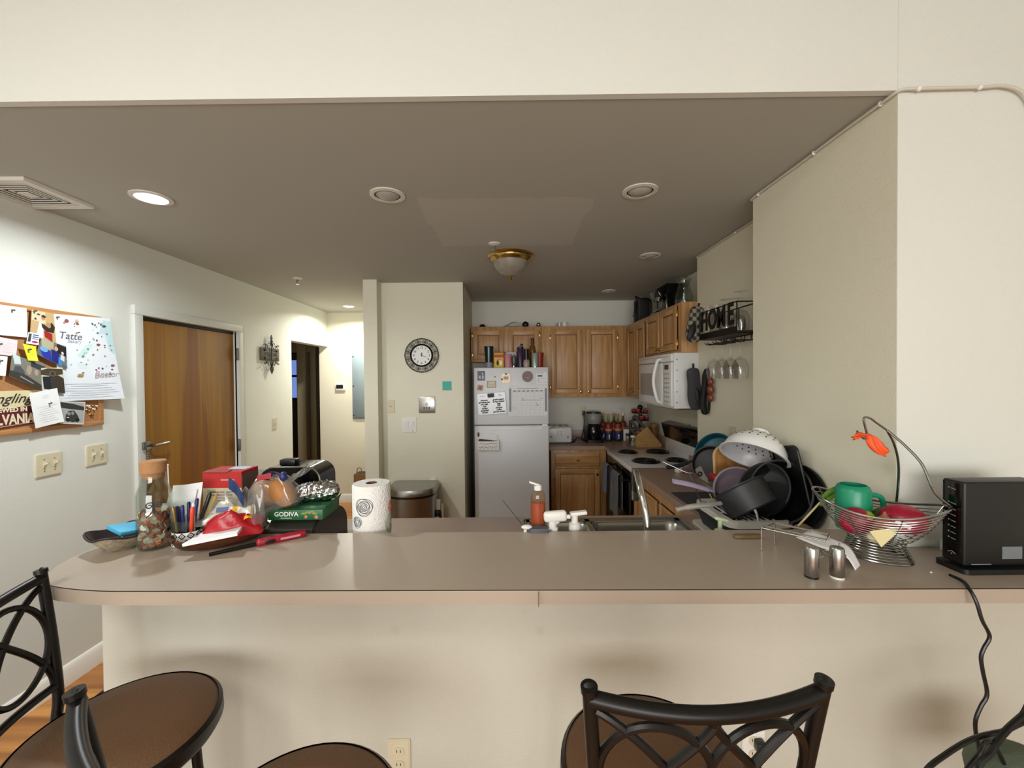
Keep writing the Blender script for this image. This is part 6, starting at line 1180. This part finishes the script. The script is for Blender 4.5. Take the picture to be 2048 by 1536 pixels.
# what is in the basket
bc = Vector((1.105, 1.225, BAR))
t = T('green_mug', 'large green plastic mug standing in the wire basket', 'mug', (1.075, 1.272, BAR + .066)); b = B(mat('mug_green', '178A66', .35, var=.05)); b.lathe([(0, 0), (.043, 0), (.046, .012), (.046, .122), (.040, .135), (.034, .138), (.034, .132), (.038, .012), (0, .008)], n=36); b.obj('cup', t); b = B(mat('mug_green', '', .3)); b.tube(spline([(.044, -.01, .11), (.078, -.012, .098), (.082, -.012, .055), (.046, -.01, .03)], 8), .0075, 10); b.obj('handle', t)
m_bagr = mat('crimson_bag', '9C1030', .35, var=.12)
t = T('red_bag', 'crimson produce bag filling right end of the basket', 'produce bag', (1.148, 1.184, BAR + .080), -44); b = B(m_bagr); b.ball((0, 0, .044), (.056, .048, .042), n=24, k=12); b.obj('bag', t); b = B(m_white); b.box((.0, -.047, .04), (.035, .003, .010), RX(-8) @ RY(20)); b.obj('sticker', t)
t = T('red_bag', 'crimson packet near the left end of the basket', 'produce bag', (1.045, 1.225, BAR + .068), -30); b = B(m_bagr); b.ball((0, 0, .038), (.045, .030, .040), n=20, k=10); b.obj('bag', t)
for lb, p_, m, r in (('yellow-green lime at front of the green mug', (1.065, 1.215, BAR + .118), mat('lime_yellow', '9AA02C', .45, var=.15), (.026, .022, .022)), ('dark green lime to the right of the mug', (1.135, 1.235, BAR + .118), mat('lime_green', '3E5A1E', .4, var=.15), (.031, .024, .024))):
    t = T('lime', lb, 'lime', p_, 20); b = B(m); b.ball((0, 0, 0), r, n=22, k=12); b.ball((r[0] * .95, 0, 0), (.006, .005, .005), n=10, k=6); b.obj('fruit', t)
t = T('onion', 'pinkish brown onion in front of green mug', 'onion', (1.088, 1.178, BAR + .078)); b = B(mat('onion_skin', 'A8604A', .5, var=.2, scale=30)); b.lathe([(0, 0), (.014, .002), (.029, .016), (.031, .03), (.02, .048), (.007, .06), (.003, .07), (0, .071)], n=26); b.obj('bulb', t)
t = T('garlic', 'cream garlic head at the bottom of the basket', 'garlic', (1.062, 1.178, BAR + .060)); b = B(mat('garlic_skin', 'D8CCA8', .7, var=.1)); b.lathe([(0, 0), (.012, .001), (.022, .012), (.017, .024), (.005, .032), (.003, .042), (0, .042)], n=20); b.obj('head', t)
b = B(mat('cream_wrapper', 'D8CC98', .6)); V = [atY(1738, 1062, 1.155), atY(1762, 1094, 1.15), atY(1808, 1052, 1.135)]; b.slab(V, .002); tag(b.obj('paper_wrapper'), 'cream paper corner beside onion in the basket', 'wrapper')
t = T('leek', 'pale stalk with green leaves poking through the basket side', 'vegetable', (.99, 1.33, BAR + .02)); A1, A2, A3 = atY(1596, 1052, 1.36), atY(1640, 1005, 1.34), atY(1690, 972, 1.33)
b = B(mat('leek_pale', 'B8A878', .6)); b.tube(spline([A1, A1.lerp(A2, .5), A2], 5), .0032, 7); b.obj('stalk', t, world=True)
for dz in (-.008, .008):
    b = B(mat('leaf_green', '6E9A3C', .5, var=.15)); b.grid(lambda u, v: A2.lerp(A3, u) + Vector((0, 0, dz + (v - .5) * .026 * math.sin(math.pi * min(1, u + .12)))) + Vector((0, .004 * math.sin(6 * u), .006 * u)), 8, 4, .0012); b.obj('leaf', t, world=True)
p = ab(1862, 1146); b = B(m_white); b.ball((0, 0, .002), (.003, .003, .002), n=8, k=6); tag(b.obj('crumb', at=(0, 0, 0)), 'tiny white crumb on the bar beside the basket', 'crumb').location = p
# paper card standing against the wall behind the router
b = B(m_paper); b.slab([(1.335, 1.258, BAR + .001), (1.45, 1.254, BAR + .001), (1.45, 1.262, BAR + .034), (1.345, 1.266, BAR + .034)], .002); tag(b.obj('folded_card'), 'white folded card on bar behind the black router', 'card')
# router
t = T('wifi_router', 'upright black internet router at right end of the bar', 'router', (1.36, 1.14, BAR)); m_rt = mat('router_black', '0A0B0A', .45, var=.15)
b = B(m_rt); b.box((1.355, 1.137, BAR + .134), (.225, .058, .232), bev=.006, seg=3); b.obj('case', t, world=True)
b = B(m_rt); b.prism([(x + 1.355, y + 1.137) for x, y in rrect(.245, .085, .012, 3)], .014, TR(0, 0, BAR)); b.obj('foot', t, world=True)
b = B(mat('router_gloss', '050505', .12)); b.box((1.2415, 1.137, BAR + .134), (.003, .050, .222), bev=.001); b.obj('front_panel', t, world=True)
m_ic = mat('router_icon', '8A8E90', .5)
for k in range(8):
    b = B(m_ic); z = BAR + .085 + k * .0165 if k < 7 else BAR + .225; b.tube([(1.2395, 1.137 - .010, z), (1.2395, 1.137 + .002, z + .002)], .0011, 5); b.ball((1.2395, 1.137 + .008, z + .003), (.0006, .0022, .0022), n=8, k=6); b.obj('status_icon', t, world=True)
b = B(m_ic); b.tube(spline([(1.2395, 1.127, BAR + .045), (1.2395, 1.137, BAR + .05), (1.2395, 1.147, BAR + .045)], 4), .001, 5); b.ball((1.2395, 1.137, BAR + .043), (.0006, .002, .002), n=8, k=6); b.obj('wireless_icon', t, world=True)
b = B(mat('router_label', '6E7478', .5)); b.box((1.375, 1.1076, BAR + .055), (.055, .001, .034)); b.obj('label', t, world=True); b = B(m_ic); b.box((1.29, 1.1076, BAR + .024), (.055, .001, .0016)); b.obj('trim_line', t, world=True)
q = [(1900, 1150, 1.095), (1925, 1162, 1.06), (1940, 1180, 1.02), (1953, 1205, 1.005), (1964, 1240, 1.0), (1979, 1272, 1.0), (1968, 1296, 1.0), (1962, 1315, 1.0), (1966, 1345, 1.0), (1974, 1388, 1.0), (1962, 1412, 1.0), (1951, 1440, 1.0), (1952, 1470, 1.0), (1958, 1500, 1.0), (1962, 1560, 1.0), (1980, 1700, 1.03)]
b = B(m_black); b.tube(spline([atY(*v) for v in q], 5), .0042, 8); tag(b.obj('router_cord'), 'black cord hanging from router over the bar edge', 'cord')
# ---------------------------------------------------------------- dish rack and the pile of washing up
m_rack = mat('rack_white', 'D2CFC6', .45, var=.03); m_nb = mat('pan_black', '0D0D0E', .4, var=.2); m_pg = mat('pan_grey', '2E2E30', .45, var=.12, scale=60); m_lil = mat('lilac_enamel', '8A7A86', .15, var=.06, coat=.4); m_lilh = mat('lilac_handle', '9A90A8', .45)
x0, x1, y0, y1, zr = .893, 1.175, 1.655, 1.985, CT + .112
t = T('dish_rack', 'white plastic dish rack heaped with pans beside the sink', 'dish rack', ((x0 + x1) / 2, (y0 + y1) / 2, CT)); c0 = Vector(((x0 + x1) / 2, (y0 + y1) / 2, 0))
O = [(x + c0.x, y + c0.y) for x, y in rrect(x1 - x0, y1 - y0, .045, 6)]; I = [(x + c0.x, y + c0.y) for x, y in rrect(x1 - x0 - .04, y1 - y0 - .04, .03, 6)]; n = len(O)
def loop(b, R): b.add([(x, y, z) for pts, z in R for x, y in pts], [(k * n + i, k * n + (i + 1) % n, (k + 1) * n + (i + 1) % n, (k + 1) * n + i) for k in range(len(R) - 1) for i in range(n)])
b = B(m_rack); loop(b, [(O, zr - .028), (O, zr), (I, zr), (I, zr - .02), (O, zr - .028)]); b.obj('rim', t, world=True)
b = B(mat('rack_inner', '26272A', .6)); J_ = [((x - c0.x) * .86 + c0.x, (y - c0.y) * .86 + c0.y) for x, y in O]; loop(b, [(O, zr - .03), (J_, CT + .012)]); b.add([(x, y, CT + .012) for x, y in J_], [tuple(range(n))]); b.obj('basin', t, world=True)
b = B(m_rack); b.prism(rrect(x1 - x0 + .02, y1 - y0 + .02, .03, 4), .008, TR(c0.x, c0.y, CT)); b.obj('drip_tray', t, world=True)
for k in range(9): b = B(m_rack); x = x0 + .04 + k * (x1 - x0 - .08) / 8; b.tube([(x, y0 + .02, zr - .012), (x, y1 - .02, zr - .012)], .004, 6); b.obj('rack_bar', t, world=True)
b = B(m_rack); b.tube([(x0 + .02, c0.y, zr - .014), (x1 - .02, c0.y, zr - .014)], .004, 6); b.obj('rack_bar', t, world=True)
b = B(mat('drying_mat', '35343A', .9, var=.1)); b.box((1.09, 2.28, CT + .003), (.22, .40, .006), bev=.002); tag(b.obj('drying_mat'), 'dark grey drying mat on the counter behind dish rack', 'mat')
def orient(n, roll=0): return to(n) @ RZ(roll)
def pan(name, label, cat, c, nrm, r, d, m_out, m_in, r2=None, lip=.004):
    """open pan: c = centre of its mouth, nrm = where the mouth faces"""
    t = T(name, label, cat, c); M = orient(nrm); r2 = r2 or r * .8
    b = B(m_out, M); b.lathe([(0, -d), (r2, -d), (r2 + .01, -d + .004), (r - .002, -.006), (r + lip, 0), (r + lip, .003), (r - .004, .003)], n=48); b.obj('outer', t)
    b = B(m_in, M); b.lathe([(r - .004, .003), (r - .007, -.006), (r2 + .004, -d + .010), (r2 - .006, -d + .006), (0, -d + .006)], n=48); b.obj('inner', t); return t, M
def handle(t, pts, r, m, flat=.6, name='handle'):
    b = B(m); P_ = [Vector(p) - t.location for p in pts]; k = len(P_); sp = spline(P_, 6); N = len(sp); rr = [r[min(len(r) - 1, int(i / N * len(r)))] for i in range(N)] if hasattr(r, '__len__') else r
    b.tube(sp, rr, 10, flat=flat); b.obj(name, t)
# front pot
c = atY(1486, 995, 1.745)
t, M = pan('saucepan', 'dark grey saucepan with a steel handle, front of rack', 'saucepan', atY(1478, 975, 1.77), (-.30, .45, .70), .108, .105, m_pg, m_nb, .092)
handle(t, [atY(1442, 1006, 1.70), atY(1420, 1010, 1.66), atY(1385, 1013, 1.62), atY(1354, 1019, 1.58)], [.009, .011, .012, .009], mat('pot_handle_steel', 'D2D0CA', .3, .6))
# lilac frying pan
t, M = pan('frying_pan', 'lilac frying pan with a long lilac handle', 'frying pan', atY(1480, 985, 1.83), (-.10, -.78, .35), .112, .045, m_lil, m_lil, .085)
handle(t, [atY(1428, 983, 1.80), atY(1412, 978, 1.78), atY(1380, 969, 1.76), atY(1346, 962, 1.75)], [.008, .012, .013, .013], m_lilh, .55)
# dark lids and pans at right
t, M = pan('frying_pan', 'black frying pan on edge right of the lilac pan', 'frying pan', atY(1527, 978, 1.755), (-.86, -.30, .40), .115, .04, m_nb, m_pg, .09)
t, M = pan('wok', 'large dark grey wok leaning behind the black pan', 'wok', atY(1560, 982, 1.715), (-.88, -.42, .22), .128, .045, m_pg, m_nb, .09)
t, M = pan('frying_pan', 'big black skillet leaning on the pier wall, rightmost', 'frying pan', atY(1597, 992, 1.665), (-.97, -.2, .12), .125, .02, m_nb, m_nb, .11)
# baking sheet
t = T('baking_sheet', 'black baking sheet standing upright behind the colander', 'baking sheet', atY(1583, 955, 1.715)); b = B(m_nb, _m3((0, -.97, 0.2), (-.1, .2, .97), (-.99, 0, -.1))); P_ = rrect(.17, .26, .02, 4); b.prism(P_, .004); b.tube([(x, y, .008) for x, y in P_], .005, 6, True); b.obj('tray', t)
# colander
t = T('colander', 'white enamel colander tipped over on top of the pile', 'colander', atY(1507, 913, 1.79)); nr = Vector((-.45, -.32, -.83)).normalized(); M = orient(nr); m_en = mat('white_enamel', 'E2E2E0', .2, coat=.3, var=.02); R = .128
pr = [(R + .012, .0), (R + .012, .004), (R, .003)] + [(R * math.cos(a), -.115 * math.sin(a)) for a in [k * .13 for k in range(1, 11)]] + [(.036, -.113), (.036, -.124), (.030, -.124), (.028, -.110), (0, -.110)]
b = B(m_en, M); b.lathe(pr, n=56); b.obj('shell', t)
b = B(mat('enamel_inner', 'B4B0B2', .3), M); b.lathe([(R - .001, .002)] + [((R - .004) * math.cos(a), -.110 * math.sin(a)) for a in [k * .13 for k in range(1, 12)]] + [(0, -.1075)], n=56); b.obj('inner', t)
b = B(m_black, M)
for a, nn in ((.55, 22), (.72, 20), (.9, 18), (1.08, 14)):
    for k in range(nn):
        f = 6.283 * k / nn + a * 2
        for s_, rr, hh in ((1.0, R, .1155), (.955, R - .004, .109)): p_ = Vector((rr * math.cos(a) * math.cos(f), rr * math.cos(a) * math.sin(f), -hh * math.sin(a))); nv = Vector((p_.x / R ** 2, p_.y / R ** 2, p_.z / .115 ** 2)).normalized(); sgn_ = 1 if s_ == 1 else -1; b.cyl(p_ - nv * .0004, p_ + nv * .0007 * sgn_, .0036, n=8)
b.obj('drain_hole', t)
# cutting board
t = T('cutting_board', 'wooden cutting board standing behind the lilac pan', 'cutting board', (atY(1466, 930, 2.0).x, 2.005, CT + .09)); b = B(wood('board_wood', '8A5C2E', 'A8763F', (6, 6, .6), 7, .5), RX(-6)); P_ = rrect(.165, .27, .05, 6); b.prism([(x, y + .135) for x, y in P_], .016, FC); b.obj('board', t); b = B(mat('board_edge_pale', 'B89A6C', .6), RX(-6)); b.tube([(x, -.008, y + .135) for x, y in P_], .0086, 6, True); b.obj('edge', t)
# teal pan over a dark pan at the back
t, M = pan('frying_pan', 'teal frying pan leaning on the wall behind cutting board', 'frying pan', atY(1428, 906, 2.54), (-.75, -.45, .40), .128, .045, mat('teal_enamel', '0E5A6E', .3, var=.08), mat('teal_inner', '14586A', .35), .11)
t, M = pan('frying_pan', 'dark grey frying pan with a dark teal handle', 'frying pan', atY(1422, 928, 2.43), (-.55, -.70, .35), .108, .045, m_pg, m_pg, .095)
handle(t, [atY(1384, 922, 2.38), atY(1372, 926, 2.35), atY(1355, 932, 2.32), atY(1334, 935, 2.30)], [.009, .013, .014, .013], mat('handle_teal', '0E1C24', .4), .7)
b = B(m_pg); b.tube(spline([atY(1326, 943, 3.08), atY(1345, 944, 3.06), atY(1372, 940, 3.12)], 5), .0075, 8, flat=.5); b.use(m_black)
tag(b.obj('black_spatula'), 'thin dark spatula handle lying behind the steel tongs', 'utensil')
def tool(name, label, pts, r, m, cat='utensil', flat=.6, extra=None):
    P_ = [atY(*p) for p in pts]; t = T(name, label, cat, mid(*P_)); handle(t, P_, r, m, flat, 'shaft')
    if extra: extra(t)
    return t
tool('steel_skewer', 'thin steel utensil handle pointing up left over the stove', [(1325, 923, 2.12), (1345, 932, 2.09), (1372, 944, 2.05), (1385, 946, 2.03)], .0035, m_chrome)
t = T('measuring_glass', 'small clear square cup on counter between stove and pans', 'cup', atY(1373, 945, 3.02)); t.location.z = CT; b = B(glass('pink_glass', 'E8DADC', .04, .2, 'B8A0A4')); b.box((0, 0, .034), (.075, .075, .066), RZ(20), bev=.008); b.obj('cup', t); b = B(m_white); b.box((-.06, 0, .025), (.035, .045, .05), RZ(20), bev=.004); b.obj('white_lid', t)
def ring_(t): b = B(m_black); q_ = atY(1400, 948, 2.0) - t.location; b.tube(ring(q_, .009, 20, FC), .0035, 6, True); b.obj('hanging_hole', t)
tool('grey_turner', 'grey plastic turner with a black hanging hole', [(1396, 936, 2.04), (1404, 952, 2.0), (1418, 972, 1.95), (1436, 990, 1.88)], [.018, .017, .010, .007], mat('turner_grey', '6E6A5E', .5), flat=.25, extra=ring_)
tool('red_spatula', 'red silicone spatula head below the cutting board', [(1434, 962, 1.98), (1428, 955, 2.0), (1420, 948, 2.02)], [.014, .018, .014], mat('spatula_red', 'A01420', .45), flat=.4)
tool('steel_spoon', 'thin steel spoon standing in white rim corner', [(1391, 975, 1.90), (1396, 990, 1.90), (1402, 1004, 1.90)], .0042, m_steel)
tool('blue_grey_stem', 'blue-grey plastic utensil stem under the clear cup', [(1379, 946, 2.96), (1384, 956, 2.84), (1388, 966, 2.72)], .008, mat('stem_blue', '7A8894', .4))
tool('wooden_stick', 'pale wooden stick beside steel pot handle', [(1419, 988, 1.80), (1426, 1000, 1.78), (1435, 1011, 1.76)], .004, mat('stick_wood', 'A8905C', .7))
tool('black_ladle', 'black ladle handle crossing below the lilac handle', [(1392, 968, 1.93), (1412, 979, 1.88), (1440, 993, 1.83), (1462, 1003, 1.80)], [.005, .007, .010, .008], m_black)
tool('tan_tongs', 'thin brown tongs lying along the grey turner', [(1386, 950, 2.03), (1405, 962, 1.98), (1428, 975, 1.92)], .004, mat('tong_brown', '4A3828', .5))
tool('white_spatula', 'white spatula handle standing at front of the rack', [(1503, 1001, 1.655), (1508, 1015, 1.66), (1514, 1030, 1.665), (1516, 1044, 1.67)], [.010, .0095, .009, .009], m_white, flat=.35)
for k, (a, c2) in enumerate((((1470, 1045, 1.69), (1486, 1036, 1.72)), ((1478, 1047, 1.685), (1470, 1035, 1.74)))): tool('table_knife', ['steel knife lying flat in front of the rack', 'second steel knife crossing it at rack front'][k], [a, tuple((a[i] + c2[i]) / 2 for i in range(3)), c2], .003, m_chrome, 'knife', .5)
p = atY(1607, 1043, 1.58); t = T('scrubber', 'round pinkish brown scrubber on counter beside dish rack', 'scrubber', (p.x, 1.58, CT)); b = B(mat('scrub_brown', '7A6458', .9, var=.2)); b.lathe([(0, 0), (.03, 0), (.035, .03), (.036, .09), (.03, .118), (.012, .128), (0, .129)], n=24); b.obj('body', t); b = B(m_black); b.lathe([(.0365, .03), (.038, .035), (.038, .06), (.0365, .065)], n=24); b.obj('dark_band', t)
# ---------------------------------------------------------------- bar stools
m_iron = mat('stool_iron', '14110F', .38, .35, var=.15); m_seat = mat('seat_vinyl', '65482F', .55, var=.08, scale=20, bump=.15, bscale=160)
def stool(label):
    t = T('bar_stool', label, 'bar stool', (0, 0, 0), 0, 'iron bar stools along the bar')
    b = B(m_seat); b.lathe([(0, .782), (.12, .780), (.18, .774), (.196, .764), (.198, .750), (0, .748)], n=56); b.obj('seat', t)
    b = B(m_iron); b.lathe([(.196, .768), (.205, .760), (.207, .735), (.200, .722), (0, .722), (0, .749), (.196, .750)], n=56); b.obj('seat_rim', t)
    for a in (45, 135, 225, 315):
        c, s = math.cos(math.radians(a)), math.sin(math.radians(a)); b = B(m_iron); b.tube(spline([(.155 * c, .155 * s, .728), (.175 * c, .175 * s, .45), (.215 * c, .215 * s, .004)], 6), .0125, 10); b.obj('leg', t)
    b = B(m_iron); b.tube(ring((0, 0, .25), .192, 40), .009, 8, True); b.obj('foot_ring', t)
    def bp(u, w):    # back plane: u across (-1..1), w up (0..1), bowed and leaning out
        lean = .190 + .040 * w ** 1.3; return Vector((u * (.165 + .026 * w), -lean - .030 * (1 - u * u), .77 + .332 * w))
    for s in (-1, 1):
        b = B(m_iron); b.tube(spline([(s * .160, -.196, .70), (s * .163, -.193, .74), bp(s, .06), bp(s, .4), bp(s, .7), bp(s, 1.0), bp(s, 1.03)], 6), .0118, 12); b.cyl(bp(s, 1.02), bp(s, 1.05), .0138, .0138); b.tube([(s * .13, -.15, .735), (s * .162, -.193, .735)], .010, 10); b.obj('back_post', t)
    b = B(m_iron); b.tube([bp(-1 + 2 * i / 24, .985 - .03 * math.sin(math.pi * i / 24)) for i in range(25)], .0128, 12); b.obj('top_rail', t)
    b = B(m_iron); b.tube([bp(-1 + 2 * i / 24, .14) for i in range(25)], .010, 10); b.obj('lower_rail', t)
    def path(f, r, name, n=40, cl=False): b = B(m_iron); b.tube([f(i / n) for i in range(n if cl else n + 1)], r, 8, cl); b.obj(name, t)
    for s in (-1, 1):
        path(lambda q: bp(s * (.46 + .50 * math.cos(6.283 * q)), .55 + .33 * math.sin(6.283 * q)), .0075, 'scroll_ring', 44, True)
        path(lambda q: bp(s * (-.02 + .98 * math.sin(math.pi * q * .5) ** 1.4), .93 - .78 * q if q < 2 else 0), .0075, 'scroll_arc')
        path(lambda q: bp(s * (1 - .98 * math.sin(math.pi * q * .5) ** .75), .93 - .78 * q), .0075, 'scroll_arc')
    return t
s1 = stool('black iron bar stool at the left end of bar, turned sideways'); s1.location = (-.955, .995, .008); s1.rotation_euler = (0, 0, math.radians(-68))
dup(s1, (-.415, .752, .008), -31.6, 'black iron bar stool left of centre, mostly below the frame')
dup(s1, (.312, .885, .008), 1, 'black iron bar stool right of centre with back facing viewer')
# cushioned wire chair in the right foreground
t = T('wire_chair', 'dark wire-framed chair with grey-green cushion, bottom right corner', 'chair', (1.27, .93, 0))
def aw(px, py, Y): return atY(px, py, Y)
for k_, (pts, r) in enumerate((([(1850, 1545, .92), (1890, 1510, .93), (1945, 1478, .95), (2005, 1463, .97), (2075, 1455, .98)], .0055), ([(2075, 1410, .97), (2045, 1432, .96), (2010, 1464, .95), (1985, 1500, .94), (1962, 1560, .93)], .0068), ([(1930, 1545, .93), (1955, 1512, .94), (1985, 1485, .95)], .0045))):
    sp_ = [aw(*p) for p in pts]; zq = aw(2062, 1575, .99).z - .075; sp_ = [Vector((1.27 + (-.11 if k_ == 0 else .10 if k_ == 1 else -.09), .95 + (-.03, .06, -.06)[k_], zq))] + [[aw(1838, 1600, .92)], [], [aw(1915, 1590, .93)]][k_] + sp_ + [Vector((1.27 + (.10, -.08, .05)[k_], .95 + (.05, -.07, .10)[k_], zq))]; b = B(m_iron); b.tube(spline(sp_, 6), r, 8); b.obj('wire_frame', t, world=True)
b = B(mat('cushion_green', '5E6A58', .95, var=.25, scale=30, bump=.3, bscale=60)); q = aw(2062, 1575, .99); b.ball(q, (.11, .12, .075), n=28, k=14); b.obj('cushion', t, world=True)
for x, y in ((1.14, .85), (1.40, .85), (1.14, 1.05), (1.40, 1.05)): b = B(m_iron); b.tube([(x, y, .005), (1.27 + (x - 1.27) * .7, .95 + (y - .95) * .7, q.z - .07)], .009, 8); b.obj('leg', t, world=True)
b = B(m_iron); b.tube(ring((1.27, .95, q.z - .075), .115, 32), .008, 8, True); b.obj('seat_ring', t, world=True)
# outlets on the bar wall, rug
for px, py, lb in ((799, 1512, 'ivory duplex outlet on bar wall behind the middle stool'), (1505, 1490, 'white outlet with a dark plug on bar wall behind stool back')):
    yw = 1.30 - .018 * (onY(px, py, 1.29)[0] + 1.297) / 2.517; p = Vector(onY(px, py, yw)); t = plate(lb, 'outlet', FC, p, .072, .118, m_ivory if px < 1000 else m_white, 'wall_outlet')
    for s in (-1, 1):
        b = B(m_ivory, FC); b.prism(rrect(.034, .028, .012, 4), .003, TR(0, s * .021, .007)); b.use(m_black)
        for dx in (-.006, .006): b.box((dx, s * .021 + .003, .0102), (.002, .008, .001))
        b.obj('receptacle', t)
    if px > 1000: b = B(m_black, FC); b.box((.012, .015, .022), (.028, .034, .028), bev=.005); b.obj('plug', t)
b = B(mat('navy_rug', '20242F', .95, var=.2, bump=.5, bscale=200)); b.box((-1.72, .35, .006), (.84, 3.9, .010), bev=.003); tag(b.obj('area_rug'), 'dark navy runner rug on the floor left of the bar', 'rug')
# ---------------------------------------------------------------- light
wd = bpy.data.worlds.new('world'); SC.world = wd; wd.use_nodes = True
wd.node_tree.nodes['Background'].inputs[0].default_value = (.55, .6, .7, 1); wd.node_tree.nodes['Background'].inputs[1].default_value = .05
def lamp(name, kind, loc, energy, color, size=.1, sy=None, rot=(0, 0, 0), spread=None):
    l = bpy.data.lights.new(name, kind); l.energy = energy; l.color = color
    if kind == 'AREA':
        l.size = size; l.shape = 'DISK' if sy is None else 'RECTANGLE'
        if sy: l.size_y = sy
        if spread: l.spread = math.radians(spread)
    else: l.shadow_soft_size = size
    o = bpy.data.objects.new(name, l); COL.objects.link(o); o.location = loc; o.rotation_euler = [math.radians(r) for r in rot]; return o
x, y, _ = onZ(303, 395, CE); lamp('downlight_lamp', 'AREA', (x, y, CE - .03), 15.5, (.90, .98, 1), .10, spread=168)
x, y, _ = onZ(697, 612, CE); lamp('downlight_lamp', 'AREA', (x, y, CE - .03), 19, (1, .97, .87), .10, spread=160)
lamp('window_light', 'AREA', (-.3, -3.6, 1.5), 135, (1, 1, .985), 3.5, 1.45, (90, 0, 0))
lamp('living_room_lamp', 'AREA', (-1.35, -.75, 2.88), 34, (1, 1, .975), 1.1, None, (0, 0, 0))
